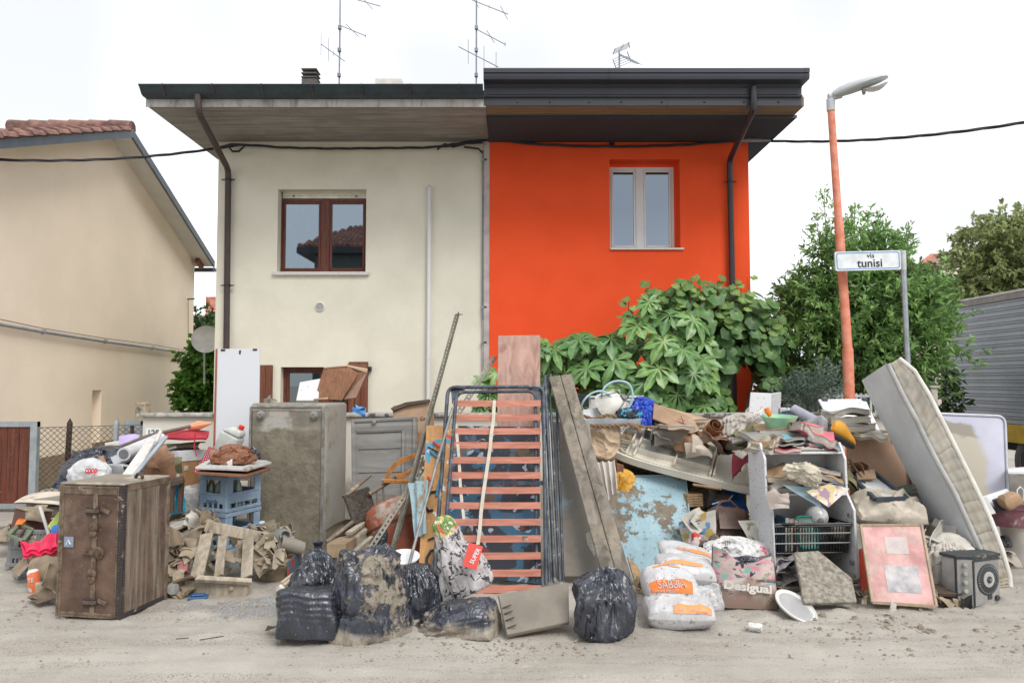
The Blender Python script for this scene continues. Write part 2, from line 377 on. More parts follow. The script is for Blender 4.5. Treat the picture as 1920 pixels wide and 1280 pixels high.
for k in range(500): clod(rng.gauss(-.3, 1.0), 4.60+rng.gauss(0, .08), abs(rng.gauss(0, .005))+.002)
for k in range(420): clod(rng.uniform(-3.6, -1.3), rng.gauss(5.45, .2), abs(rng.gauss(0, .010))+.004)
o = m.build('mud', mat('clod mud', (.25, .212, .165), .85, bump=.4, bs=80), org=(0,0,0)); tag(o, 'small dark clods of mud scattered along the foot of the heap', kind='stuff')

# ------------------------------------------------------------------ the semi-detached house
DW = 11.1
def rain(N, L, mix, mth, step, noise, pos, c):         # faint rain streaks and dust patches in the render
    mp = N.new('ShaderNodeMapping'); L.new(pos, mp.inputs[0]); mp.inputs['Scale'].default_value = (9, 9, .7); hs = N.new('ShaderNodeHueSaturation'); hs.inputs['Value'].default_value = .86; hs.inputs['Saturation'].default_value = .97; L.new(c, hs.inputs['Color'])
    c = mix(mth('MULTIPLY', step(noise(1.0, 7, .7, mp.outputs[0], .4), .55, .75), .22), c, hs.outputs[0]); return mix(mth('MULTIPLY', step(noise(60, 4, .6), .50, .70), .35), c, hs.outputs[0])
CREAM = mat('cream render', (.69, .665, .555), .85, (.72, .695, .585), vs=1.6, var=.035, bump=.2, bs=110, spec=.15, pat=rain)
ORANGE = mat('orange render', (.80, .090, .028), .85, (.82, .096, .031), vs=2.2, var=.02, bump=.2, bs=110, spec=.1)
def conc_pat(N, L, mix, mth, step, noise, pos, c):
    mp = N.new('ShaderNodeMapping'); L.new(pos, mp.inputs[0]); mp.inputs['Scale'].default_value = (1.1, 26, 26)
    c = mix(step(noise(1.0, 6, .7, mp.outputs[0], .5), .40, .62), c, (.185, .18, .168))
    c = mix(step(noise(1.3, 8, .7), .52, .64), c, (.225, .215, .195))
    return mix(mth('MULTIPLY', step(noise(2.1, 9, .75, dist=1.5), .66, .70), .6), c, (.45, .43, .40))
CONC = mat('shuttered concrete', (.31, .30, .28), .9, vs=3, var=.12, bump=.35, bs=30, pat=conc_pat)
def stain_pat(N, L, mix, mth, step, noise, pos, c):
    mp = N.new('ShaderNodeMapping'); L.new(pos, mp.inputs[0]); mp.inputs['Scale'].default_value = (7, 3, 2)
    return mix(step(noise(1.0, 8, .7, mp.outputs[0], .6), .50, .66), c, (.27, .255, .23))
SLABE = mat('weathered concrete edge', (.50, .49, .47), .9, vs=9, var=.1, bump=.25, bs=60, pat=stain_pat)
ANTH = mat('anthracite sheet metal', (.042, .045, .058), .42, vs=2, var=.06, bump=.02, spec=.5)
ANTHS = mat('anthracite soffit sheet', (.060, .064, .076), .9, vs=2, var=.06, bump=.02, spec=.1)
GUT = mat('dark painted gutter', (.034, .052, .064), .5, vs=8, var=.2, fleck=.12, mudcol=(.22,.22,.21), bump=.08)
BROWNP = mat('dark brown painted pipe', (.062, .046, .044), .45, vs=6, var=.12, bump=.03)
BLACKM = mat('black rubber', (.02, .02, .022), .5, bump=.05)
WHITEP = mat('white plastic', (.66, .66, .66), .45, vs=3, var=.03, bump=.03)
WOODF = mat('brown window wood', (.125, .036, .022), .42, grain=(30, 30, 3), var=.35, bump=.06)
SHUT = mat('brown shutter wood', (.15, .055, .030), .5, grain=(26, 26, 2), var=.35, bump=.1)
GALV = mat('galvanised steel', (.36, .40, .43), .42, vs=7, var=.18, metal=.55, bump=.06)
STONE = mat('pale stone sill', (.60, .58, .55), .7, vs=20, var=.06, bump=.1)
DARKR = mat('dark room', (.05, .05, .05), .9, bump=0)
GLASS_L = glass('reflecting glass', (.40, .48, .54), .62, see=.75)
GLASS_R = glass('tinted reflecting glass', (.29, .34, .40), .75, see=.25)
GLASS_D = glass('dark glass', (.42, .50, .52), .45, see=.3)

def facade(x0, x1, z0, z1, y, holes, depth):
    """front face with openings and their reveals; each hole is (x0, x1, z0, z1)"""
    m = M(); xs = sorted({x0, x1, *[h[0] for h in holes], *[h[1] for h in holes]}); zs = sorted({z0, z1, *[h[2] for h in holes], *[h[3] for h in holes]})
    for i in range(len(xs)-1):
        for j in range(len(zs)-1):
            cx, cz = (xs[i]+xs[i+1])/2, (zs[j]+zs[j+1])/2
            if any(h[0] < cx < h[1] and h[2] < cz < h[3] for h in holes): continue
            m.add([(xs[i],y,zs[j]),(xs[i+1],y,zs[j]),(xs[i+1],y,zs[j+1]),(xs[i],y,zs[j+1])], [(0,1,2,3)])
    for a, b, c, d in holes:
        e = y+depth
        m.add([(a,y,c),(b,y,c),(b,y,d),(a,y,d),(a,e,c),(b,e,c),(b,e,d),(a,e,d)], [(0,4,5,1),(1,5,6,2),(2,6,7,3),(3,7,4,0)])
    return m
xl, xm, xr = at(406,480,DW).x, at(917,480,DW).x, at(1407,480,DW-.1).x
zs_ = at(500,266,DW).z                                         # underside of the eaves
def hole(px0, py0, px1, py1, D): a, b = at(px0,py1,D), at(px1,py0,D); return (a.x, b.x, a.z, b.z)
YF = 9.65                                                      # front of the eaves slab
house = thing('cream_house', 'cream rendered left half of the two storey house with concrete eaves and brown window', 'house', (xl+2, DW, 0))
hU = hole(519, 355, 687, 511, DW); hLw = hole(524, 688, 655, 840, DW)
m = facade(xl, xm, 0, zs_, DW, [hU, hLw], .34); YB = DW+9
m.add([(xl,DW,0),(xl,YB,0),(xl,YB,zs_),(xl,DW,zs_)], [(0,1,2,3)]); m.add([(xl,YB,0),(xm,YB,0),(xm,YB,zs_),(xl,YB,zs_)], [(0,1,2,3)])
m.add([(xm-.02,DW+.35,0),(xm-.02,YB,0),(xm-.02,YB,zs_),(xm-.02,DW+.35,zs_)], [(0,1,2,3)])
m.build('wall', CREAM, house, recalc=False)
xe = at(275,193,YF).x
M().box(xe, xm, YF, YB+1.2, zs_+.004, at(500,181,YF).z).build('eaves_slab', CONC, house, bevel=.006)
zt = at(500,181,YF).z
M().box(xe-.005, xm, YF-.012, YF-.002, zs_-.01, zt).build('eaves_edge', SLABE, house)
# roof plane rising out of sight behind the gutter
def roof(m, x0, x1, y0, y1, z0, k, th=.12):
    ym = (y0+y1)/2; h = (ym-y0)*k
    m.hexa([(x0,y0,z0),(x1,y0,z0),(x1,ym,z0+h),(x0,ym,z0+h),(x0,y0,z0+th),(x1,y0,z0+th),(x1,ym,z0+h+th),(x0,ym,z0+h+th)])
    m.hexa([(x0,ym,z0+h),(x1,ym,z0+h),(x1,y1,z0),(x0,y1,z0),(x0,ym,z0+h+th),(x1,ym,z0+h+th),(x1,y1,z0+th),(x0,y1,z0+th)])
ROOFM = mat('dark roof tiles', (.10, .06, .05), .9, bump=.3)
m = M(); roof(m, xe+.05, xm-.01, YF+.1, YB+1.1, zt, .27); r_ = m.build('roof', ROOFM, house)
# gutter: an ogee trough along the edge
def extr(m, prof, xa, xb):                                     # profile of (y, z) run along x
    n = len(prof)
    m.add([(xa,y,z) for y,z in prof]+[(xb,y,z) for y,z in prof], [(i,(i+1)%n,n+(i+1)%n,n+i) for i in range(n)]+[tuple(range(n))[::-1], tuple(range(n,2*n))])
zg0, zg1 = at(500,179,9.5).z, at(500,158,9.42).z; xg = at(262,168,9.45).x
gprof = [(9.645,zg0),(9.53,zg0),(9.49,zg0+.015),(9.46,zg0+.05),(9.43,zg1-.03),(9.41,zg1-.02),(9.40,zg1-.005),(9.415,zg1+.004),(9.43,zg1-.004),(9.445,zg1-.03),(9.52,zg0+.03),(9.645,zg0+.03)]
m = M(); extr(m, gprof, xg, xm-.03); gut = m.build('gutter', GUT, house, smooth=30)
for px in (307, 400, 492, 585, 679, 770, 862):
    x = at(px,168,9.45).x; m = M()
    for (y0,z0),(y1,z1) in zip(gprof[1:7], gprof[2:8]): m.bar((x,y0-.004,z0-.003),(x,y1-.004,z1-.003), .022, .006, (1,0,0))
    m.build('gutter_bracket', mat('rusty brown bracket', (.10,.06,.055), .6), gut)
# downpipes
def downpipe(par, pts, r, mt, clips):
    P = [Vector(p) for p in pts]; Q = [P[0]]
    for i in range(1, len(P)-1):
        a = P[i]+(P[i-1]-P[i]).normalized()*.10; b = P[i]+(P[i+1]-P[i]).normalized()*.10
        Q += [a, (a+b+P[i]*2)/4, b]
    Q.append(P[-1]); m = M(); m.tube(Q, r, 14); d = m.build('downpipe', mt, par, smooth=40)
    for c in clips:
        c = Vector(c); m = M(); m.lathe([(r*1.12,-.018),(r*1.12,.018)], 14, Matrix.Translation(c)); m.box(c.x-r*2.2, c.x-r*.9, c.y-.008, c.y+.008, c.z-.008, c.z+.008); m.box(c.x+r*.9, c.x+r*2.2, c.y-.008, c.y+.008, c.z-.008, c.z+.008)
        m.build('pipe_clip', BLACKM, d)
    return d
dp = downpipe(house, [at(371,178,9.52), at(372,212,9.52), at(428,318,DW-.07), at(424,700,DW-.07), (at(424,700,DW-.07).x,DW-.07,.1)], .045, BROWNP, [at(428,337,DW-.07), at(426,535,DW-.07)])
# upper window of the cream half
yi = DW+.17
def window(par, h, y, fw, mt, gm, mull, fr=.05, name='window', panes=True):
    a, b, c, d = h; m = M(); m.box(a,a+fw,y,y+fr,c,d); m.box(b-fw,b,y,y+fr,c,d); m.box(a+fw,b-fw,y+.002,y+fr,d-fw,d); m.box(a+fw,b-fw,y+.002,y+fr,c,c+fw)
    w = m.build(name, mt, par, bevel=.004)
    edges = [a+fw]+[x for q in mull for x in q]+[b-fw]
    for q in mull: mm = M(); mm.box(q[0], q[1], y-.012, y+fr, c+fw*.5, d-fw*.5); mm.build('mullion', mt, w, bevel=.006)
    for i in range(0, len(edges), 2):
        x0, x1 = edges[i], edges[i+1]; s = .035; mm = M()
        mm.box(x0+.002,x0+s,y-.008,y+fr*.8,c+fw,d-fw); mm.box(x1-s,x1-.002,y-.008,y+fr*.8,c+fw,d-fw); mm.box(x0+s,x1-s,y-.008,y+fr*.8,d-fw-s,d-fw-.001); mm.box(x0+s,x1-s,y-.008,y+fr*.8,c+fw+.001,c+fw+s)
        mm.build('sash', mt, w, bevel=.006)
        mm = M(); mm.box(x0+s-.004, x1-s+.004, y+.014, y+.020, c+fw+s-.004, d-fw-s+.004); mm.build('pane', gm, w)
    return w
fz = at(600,373,yi).z
hW = (at(525,450,yi).x, hU[1]-.002, hU[2]+.012, fz)
w = window(house, hW, yi, .045, WOODF, GLASS_L, [(at(601.5,450,yi).x, at(618,450,yi).x)])
m = M(); 
for k in range(3): z = fz+.004+k*.038; m.box(hU[0]+.02, hU[1]-.003, yi-.02-.004*(k%2), yi+.04, z, z+.036)
m.build('shutter_box', mat('cream shutter slats', (.62,.60,.50), .6), house, bevel=.004)
for px in (551,668): 
    p = at(px,368,yi-.03); M().lathe([(.014,0),(.014,.012),(.006,.014)], 10, TR(p, 90)).build('shutter_stop', BLACKM, house)
a, b = at(510,514,DW-.05), at(691,514,DW-.05)
M().box(a.x, b.x, DW-.055, DW+.2, hU[2]-.045, hU[2]+.008).build('sill', STONE, house, bevel=.005)
# curtain inside
U = np.linspace(0,1,60); cx0, cx1 = at(536,450,11.4).x, at(580,450,11.4).x
P = np.stack([np.stack([cx0+(cx1-cx0)*U, 11.40+.03*np.sin(U*34), np.full_like(U, z)], -1) for z in np.linspace(hU[2], hU[3], 6)], 1)
m = M(); m.sheet(P, .003); m.build('curtain', mat('white curtain', (.85,.85,.84), .8, bump=0, trans=.3), house, smooth=60)
# vent
p = at(600,575,DW); m = M(); m.lathe([(.072,0),(.072,.018),(.060,.024),(.055,.014),(.0,.014)], 28, TR(p, 90)); v = m.build('vent', WHITEP, house, smooth=30)
for k in range(-4,5):
    hw = math.sqrt(.054**2-(k*.011)**2)
    m = M(); m.bar(p+Vector((-hw,-.019,k*.011)), p+Vector((hw,-.019,k*.011)), .004, .006); m.build('vent_slat', mat('grey vent', (.42,.42,.41), .6), v)
# white waste pipe with elbow
x = at(808,500,DW-.05); p0, p1 = at(806,352,DW), at(812,790,DW-.06)
m = M(); m.tube([(p0.x,DW+.02,p0.z),(p0.x,DW-.035,p0.z),(p0.x,DW-.055,p0.z-.02),(p0.x,DW-.06,p0.z-.06),(p0.x,DW-.06,.2)], .030, 14); wp = m.build('waste_pipe', WHITEP, house, smooth=40)
for py in (446,672): q = at(808,py,DW-.06); M().lathe([(.033,-.02),(.033,.02)], 14, Matrix.Translation((p0.x,DW-.06,q.z))).build('pipe_joint', WHITEP, wp, smooth=40)
# grey conduit by the party line, lighter below
p0, p1 = at(907,283,DW-.04), at(909,600,DW-.04)
m = M(); m.tube([p0,(p0.x,DW-.04,p1.z)], .023, 10); cd = m.build('conduit', mat('grey conduit', (.19,.215,.235), .5), house, smooth=40)
m = M(); m.tube([(p0.x,DW-.035,p1.z),(p0.x,DW-.035,.3)], .019, 10); m.build('conduit_sleeve', mat('pale conduit', (.45,.44,.42), .6), cd, smooth=40)
for py in (300,576,642): q = at(909,py,DW-.05); M().box(p0.x-.03,p0.x+.05,DW-.07,DW-.005,q.z-.012,q.z+.012).build('clip', GALV, cd)
# ground floor window and its shutters
yl = DW+.13
wl_ = window(house, (hLw[0]+.005,hLw[1]-.004,hLw[2]+.01,hLw[3]-.005), yl, .05, WOODF, GLASS_D, [(at(604,720,yl).x, at(620,720,yl).x)])
def shutter(px0, px1, py0, y, ry):
    a, b = at(px0,py0,y), at(px1,py0,y); m = M(); w_ = b.x-a.x; n = max(2, int(w_/.075)); 
    root = M().box(a.x, b.x, y, y+.03, hLw[2]-.02, a.z).build('shutter', SHUT, house, bevel=.004)
    for k in range(n): M().box(a.x+w_*k/n+.003, a.x+w_*(k+1)/n-.003, y-.014, y-.001, hLw[2]+.02, a.z-.03).build('shutter_board', SHUT, root, bevel=.003)
shutter(486, 511, 684, DW-.05, 0); shutter(654, 690, 678, DW-.06, 0)
p = at(693,691,DW-.07); M().box(p.x-.02,p.x+.02,DW-.08,DW,p.z-.035,p.z+.03).build('shutter_hinge', BLACKM, house)
# chimney: stacked cowls
p = at(583,150,13.0); m = M(); m.box(p.x-.13,p.x+.13,12.87,13.13,p.z-.6,p.z-.03); ch = m.build('chimney', mat('dark cement', (.10,.10,.10), .9, bump=.3), r_)
for k in range(3):
    z = p.z-.02+k*.072; m = M(); m.lathe([(.165,0),(.195,.012),(.195,.03),(.15,.048)], 4, TR((p.x,13,z), 0,0,45)); m.build('chimney', mat('dark cement', (.1,.1,.1)), r_, bevel=.004)
p = at(732,157,12.4); M().box(p.x-.22,p.x+.22,12.2,12.6,p.z-.4,p.z+.015).build('roof_hatch', mat('pale hatch', (.6,.58,.55), .7), r_, bevel=.01)

oh = thing('orange_house', 'bright orange right half of the two storey house with black metal roof edge', 'house', (xm+2, DW, 0))
YO = DW-.08
hO = hole(1144, 299, 1274, 466, YO)
m = facade(xm+.012, xr, 0, zs_-.012, YO, [hO], .42)
M().add([(xm,YB,0),(xr,YB,0),(xr,YB,zs_),(xm,YB,zs_)], [(0,1,2,3)]).build('rear_wall', CREAM, oh, recalc=False)
m.add([(xm+.012,YO,0),(xm+.012,YO+.6,0),(xm+.012,YO+.6,zs_),(xm+.012,YO,zs_)], [(0,1,2,3)])
m.build('wall', ORANGE, oh, recalc=False)
M().add([(xr,YO,0),(xr,YB,0),(xr,YB,zs_),(xr,YO,zs_)], [(0,1,2,3)]).build('side_wall', mat('pale grey render', (.55,.54,.51), .9, bump=.15, pat=rain), oh, recalc=False)
M().box(xm-.075, xm+.010, YO+.01, DW-.003, 0, zs_-.01).build('corner_strip', mat('pinkish plaster strip', (.46,.40,.39), .8), oh)
xo = at(1508,205,YF).x
M().box(xm+.002, xo, YF, YB+1.2, zs_+.002, zt).build('eaves_slab', mat('brown stained concrete', (.21,.16,.105), .9, grain=(1.2, 24, 24), var=.3, bump=.3), oh, bevel=.006)
ypn = 9.98; xpn = at(1494,219,ypn).x
M().box(xm-.004, xpn, ypn, DW+4, zs_-.035, zs_-.002).build('soffit_panel', ANTHS, oh, bevel=.004)
M().box(xm-.004, xpn+.002, ypn-.006, ypn-.001, zs_-.037, zs_+.004).build('soffit_trim', ANTH, oh)
Z = lambda py, D: at(1200,py,D).z
prof = [(9.63,Z(198,9.63)),(9.625,Z(182,9.625)),(9.59,Z(181.5,9.59)),(9.585,Z(179,9.585)),(9.62,Z(177,9.62)),(9.615,Z(166,9.615)),(9.57,Z(158,9.57)),(9.50,Z(153,9.50)),(9.44,Z(149,9.44)),(9.425,Z(144,9.425)),(9.42,Z(138.5,9.42)),(9.44,Z(137.5,9.44)),(9.415,Z(136,9.415)),(9.41,Z(128.5,9.41)),(9.43,Z(127.5,9.43)),(9.68,Z(126,9.43)),(9.70,Z(198,9.63))]
m = M(); xg2 = at(1518,140,9.42).x; extr(m, prof, xm-.025, xg2-.03); fas = m.build('fascia_gutter', ANTH, oh, smooth=28)
m = M(); extr(m, [(y-.004, z) for y, z in prof[8:15]]+[(9.66, prof[14][1]), (9.66, prof[8][1])], xg2-.06, xg2); m.build('gutter_end', ANTH, oh, smooth=28)
for px in (970,1031,1105,1165,1241,1321,1395,1460): 
    p = at(px,191,9.625); M().lathe([(.016,0),(.013,.006),(.0,.010)], 10, TR(p,90)).build('screw', mat('dark screw', (.05,.05,.055), .35, metal=.6), fas)
for px, a_, b_ in ((1142,0,8),(1257,0,2)):
    x = at(px,150,9.45).x; m = M()
    for (y0,z0),(y1,z1) in zip(prof[0:13] if a_==0 and px<1200 else prof[0:3], prof[1:14] if px<1200 else prof[1:4]): m.bar((x,y0-.002,z0),(x,y1-.002,z1), .006, .003, (1,0,0))
    m.build('seam', ANTH, fas)
m = M(); roof(m, xm+.01, xo-.05, YF+.1, YB+1.1, zt+.05, .27); ro = m.build('roof', ANTH, oh)
downpipe(oh, [at(1413,163,9.56), at(1413,206,9.56), at(1368,300,YO-.07), at(1372,470,YO-.07), (at(1372,470,YO-.07).x,YO-.07,.1)], .042, mat('black metal pipe', (.035,.032,.038), .35), [at(1369,341,YO-.07)])
yi = YO+.24
hI = (hO[0]+.003, at(1264,390,yi).x, hO[2]+.012, at(1200,313.5,yi).z)
fx = hO[1]
wo = window(oh, hI, yi, .045, WHITEP, GLASS_R, [(at(1192,400,yi).x, at(1207,400,yi).x)])
M().box(hI[1]-.002, fx+.02, yi, yi+.06, hO[2], hO[3]+.02).build('reveal_stop', ORANGE, oh); M().box(hO[0]-.01, hI[1], yi+.004, yi+.05, hI[3]-.002, hO[3]+.02).build('reveal_head', ORANGE, oh)
a, b = at(1145,465,YO-.03), at(1283,465,YO-.03)
M().box(a.x, b.x, YO-.035, YO+.26, hO[2]-.022, hO[2]+.008).build('sill', STONE, oh, bevel=.004)
p = at(1148,261,YO-.05); M().box(p.x-.03,p.x+.03,YO-.08,YO,zs_-.075,zs_-.036).build('bracket', BLACKM, oh)

# ------------------------------------------------------------------ aerials on the roofs
ALU = mat('weathered aluminium', (.22,.25,.29), .5, metal=.3, bump=0)
def tube1(name, pts, r, par, mt=ALU, n=6): m = M(); m.tube(pts, r, n); return m.build(name, mt, par, smooth=50)
def aerial(px, D, label, arms, ptop=-60, pbot=160):
    a, b = at(px,pbot,D), at(px,ptop,D); a.z -= .5; b = Vector((a.x, D, b.z)); t = thing('tv_aerial', label, 'aerial', a)
    tube1('mast', [a, b], .016, t)
    for (x0,y0,x1,y1,dd,els) in arms:
        p, q = at(x0,y0,D), at(x1,y1,D+dd); tube1('boom', [p,q], .009, t)
        for f, l, ax in els:
            c = p.lerp(q, f); e = Vector(ax)*l/2; tube1('element', [c-e, c+e], .0055, t)
    for py in (53, 95, 142): p = Vector((a.x, D-.02, at(px,py,D).z)); M().box(p.x-.03,p.x+.03,p.y-.03,p.y+.03,p.z-.035,p.z+.035).build('clamp', ALU, t, bevel=.006)
    return t
V_ = (0,0,1); H_ = (.25,.97,.0)
e5 = [(f,.8,H_) for f in (.02,.25,.5,.75,.98)]
aerial(636, 13.2, 'tall thin aerial mast above the cream roof beside the chimney cowl', [(662,-2,713,12,-.5,[(.5,.5,H_)]),(636,47,686,68,-.5,[(.02,.05,V_),(.5,.5,H_),(.98,.06,V_)]),(602,83,646,115,-.4,[(.0,.42,V_),(.33,.42,V_),(.55,.1,V_)])])
aerial(893, 13.2, 'tall thin aerial mast above the party line of the two roofs', [(884,0,952,27,-.5,[(.1,.5,H_),(.5,.06,V_),(.9,.5,H_)]),(893,55,948,84,-.5,[(.02,.06,V_),(.5,.5,H_),(.98,.08,V_)]),(860,88,934,126,-.4,[(.25,.44,V_),(.65,.5,V_),(.95,.5,V_)])])
t = thing('tv_aerial', 'small grid shaped aerial leaning above the black roof edge', 'aerial', at(1162,160,13))
D = 13.0; tube1('mast', [at(1162,180,D), at(1161,95,D)], .016, t)
for (x0,y0,x1,y1) in ((1149,102,1153,92),(1149,112,1155,128),(1178,80,1181,90),(1176,97,1183,115),(1163,94,1169,84)): tube1('panel_rod', [at(x0,y0,D),at(x1,y1,D)], .010, t)
for k in range(5):
    f = k/4; tube1('panel_rod', [at(lerp(1149,1153,f),lerp(102,92,f),D), at(lerp(1178,1181,f),lerp(90,80,f),D)], .005, t)
    tube1('panel_rod', [at(lerp(1149,1155,f),lerp(112,128,f),D), at(lerp(1168,1183,f),lerp(104,116,f),D)], .005, t)
tube1('boom', [at(1163,102,D), at(1196,120,D-.5)], .009, t)
for k in range(7): c = at(1163,102,D).lerp(at(1196,120,D-.5), .2+k*.13); tube1('element', [c+Vector((-.07,.08,.05)), c+Vector((.07,-.08,-.05))], .005, t)

# ------------------------------------------------------------------ overhead and facade cable
CAB = mat('black cable', (.035,.035,.04), .6, bump=.05)
def bundle(name, label, paths, r=.012, tw=.014, grp=None):
    t = thing(name, label, 'cable', paths[0][0])
    for P in paths:
        P = [Vector(p) for p in P]; Q = []
        for a, b in zip(P[:-1], P[1:]):
            n = max(2, int((b-a).length/.07)); Q += [a.lerp(b, i/n) for i in range(n)]
        Q.append(P[-1])
        for s in range(3): 
            m = M(); m.tube([q+Vector((0, math.cos(i*.42+s*2.09)*tw, math.sin(i*.42+s*2.09)*tw)) for i, q in enumerate(Q)], r, 5); m.build('strand', CAB, t, smooth=60)
    return t
sag = lambda a, b, s, n=10: [Vector(a).lerp(Vector(b), i/n)-Vector((0,0,4*s*(i/n)*(1-i/n))) for i in range(n+1)]
bundle('power_cable', 'twisted black cable crossing the sky in front of the left neighbour house', [sag(at(-60,297,9.6), at(402,279,DW-.08), .09)], .010, .012)
yc = DW-.10; fc = [(402,279),(450,272),(480,273),(530,277),(620,279),(720,278),(800,277),(840,274),(880,266),(925,262)]
bundle('power_cable', 'sagging black cable run fixed along the top of both house fronts', [[at(x,y,yc) for x,y in fc]+[at(x,y,YO-.05) for x,y in ((960,266),(1000,270),(1080,274),(1180,275),(1280,272),(1340,267),(1370,265),(1432,264))]], .010, .012)
t = bundle('cable_joint', 'black looped cable joint below the eaves at the top left downpipe', [[at(430,276,yc-.03),at(436,284,yc-.04),at(448,284,yc-.04),at(458,275,yc-.03)],[at(405,278,yc-.02),at(432,271,yc-.04),at(470,272,yc-.03)]], .010, .008)
t = bundle('cable_joint', 'knotted black cable joint on the cream wall near the orange half', [[at(820,281,yc-.02),at(834,270,yc-.03),at(850,276,yc-.03),at(872,270,yc-.02)],[at(822,275,yc-.03),at(850,270,yc-.03),at(905,268,yc-.02)],[at(870,276,yc-.02),at(897,279,yc),at(904,287,DW-.05)]], .010, .008)
bundle('power_cable', 'twisted black cable leaving the orange house past the street lamp', [sag(at(1432,264,YO-.05), at(1985,219,8.6), .11)], .010, .012)
m = M(); p, q = at(1380,263,YO-.06), at(1445,264,YO-.3); m.tube([p,p.lerp(q,.3),p.lerp(q,.7),q], [.02,.03,.022,.012], 8)
o = m.build('cable_anchor', mat('grey porcelain', (.30,.30,.30), .5)); tag(o, 'grey anchor clamp holding the cable at the right eaves corner', 'cable anchor')
# ------------------------------------------------------------------ neighbour house on the left (its gable wall runs away from the road)
KL, CL = -.075, -6.235
def wl2(D, z, e=0.0): return Vector((CL+e+KL*D, D, z))           # on the gable wall, e metres proud of it
PEACH = mat('peach render', (.89, .775, .635), .88, (.91, .79, .65), vs=.9, var=.03, bump=.2, bs=110, spec=.15, pat=rain)
nh = thing('neighbour_house', 'pale peach gabled neighbour house with grey roof edge beyond the chain link fence', 'house', wl2(13, 0))
pk, le, re = ats(250,246,CL+.42,KL), ats(0,262,CL+.42,KL), ats(403,492,CL+.42,KL)
sl_, sr_ = (pk.z-le.z)/(pk.y-le.y), (pk.z-re.z)/(re.y-pk.y)
zr = lambda D: pk.z-(pk.y-D)*sl_ if D < pk.y else pk.z-(D-pk.y)*sr_
DE = ats(365,500,CL,KL).y                                       # far corner
DN = pk.y-(DE-pk.y)*1.0; nz_ = .10
niche = (ats(173,735,CL,KL).y, min(ats(206,735,CL,KL).y, pk.y-.03), ats(190,810,CL,KL).z-.25, ats(190,731,CL,KL).z)
m = M(); a, b, c, d = niche; zt2 = lambda D: zr(D)-nz_
def face(D0, D1, z00, z01, z10, z11): m.add([wl2(D0,z00),wl2(D1,z10),wl2(D1,z11),wl2(D0,z01)], [(0,1,2,3)])
face(DN, a, 0, zt2(DN), 0, zt2(a)); face(a, b, 0, c, 0, c); face(a, b, d, zt2(a), d, zt2(b)); face(b, pk.y, 0, zt2(b), 0, zt2(pk.y)); face(pk.y, DE, 0, zt2(pk.y), 0, zt2(DE))
m.add([wl2(a,c),wl2(b,c),wl2(b,d),wl2(a,d),wl2(a,c,-.14),wl2(b,c,-.14),wl2(b,d,-.14),wl2(a,d,-.14)], [(0,1,5,4),(1,2,6,5),(2,3,7,6),(3,0,4,7),(4,5,6,7)])
m.add([wl2(DE,0),wl2(DE,0,-8),wl2(DE,zt2(DE),-8),wl2(DE,zt2(DE))], [(0,1,2,3)]); m.add([wl2(DN,0),wl2(DN,0,-8),wl2(DN,zt2(DN),-8),wl2(DN,zt2(DN))], [(0,1,2,3)])
m.add([wl2(DN,0,-8),wl2(DE,0,-8),wl2(DE,zt2(DE),-8),wl2(DN,zt2(DN),-8)], [(0,1,2,3)])
m.build('wall', PEACH, nh, recalc=False)
# plinth, stepping down towards the road
m = M(); pd = ats(205,825,CL,KL); pb = ats(172,838,CL,KL)
for D0, D1, zz in ((DN, pb.y, pb.z-.02), (pb.y+.002, DE+.02, pd.z)): m.hexa([wl2(D0,0,.003),wl2(D1,0,.003),wl2(D1,0,.05),wl2(D0,0,.05),wl2(D0,zz,.003),wl2(D1,zz,.003),wl2(D1,zz,.05),wl2(D0,zz,.05)])
m.build('plinth', mat('brown plinth', (.25,.19,.135), .9, vs=4, var=.1, mud=.3, bump=.2), nh)
SOFF = mat('pale painted soffit', (.66,.64,.60), .85, vs=3, var=.04, bump=.08)
BLUEG = mat('blue grey sheet metal', (.085,.105,.125), .5, vs=4, var=.1, bump=.03)
RTILE = mat('clay roof tile', (.12,.065,.055), .85, (.19,.10,.08), vs=6, var=.3, mud=.12, mudcol=(.10,.10,.06), bump=.3, island=.4)
eN, eF = DN-.55, re.y
def rp(D, e, dz=0): return wl2(D, zr(D)+dz, e)
for D0, D1, nm in ((eN, pk.y, 'roof'), (pk.y, eF, 'roof')):
    m = M(); m.hexa([rp(D0,-8.4,-.10),rp(D1,-8.4,-.10),rp(D1,.38,-.10),rp(D0,.38,-.10),rp(D0,-8.4,0),rp(D1,-8.4,0),rp(D1,.38,0),rp(D0,.38,0)]); rr = m.build('roof', SOFF, nh)
    m = M(); m.hexa([rp(D0,.381,-.12),rp(D1,.381,-.12),rp(D1,.42,-.12),rp(D0,.42,-.12),rp(D0,.381,.03),rp(D1,.381,.03),rp(D1,.42,.03),rp(D0,.42,.03)]); m.build('verge_board', BLUEG, rr)
    if D0 < pk.y-.1:
        for row in range(5):                                   # barrel tiles lapping up the near slope
            n = int((pk.y-7.2)/.33)
            for k in range(n):
                Da = pk.y-.12-k*.33; Db = Da-.40; e = .36-row*.21; m = M()
                q = []
                for j in range(6):
                    an = math.pi*j/5; q.append((math.cos(an)*.10, math.sin(an)*.075))
                va = [rp(Da, e+u*.8, .015+w) for u, w in q]+[rp(Db, e+u, .045+w) for u, w in q]
                va += [rp(Da, e+u*.65, .0+w*.75) for u, w in q]+[rp(Db, e+u*.85, .03+w*.8) for u, w in q]
                fs = [(j,j+1,7+j,6+j) for j in range(5)]+[(12+j,18+j,19+j,13+j) for j in range(5)]+[(6+j,7+j,19+j,18+j) for j in range(5)]+[(j,12+j,13+j,j+1) for j in range(5)]
                m.add(va, fs); m.build('roof_tile', RTILE, rr, smooth=50)
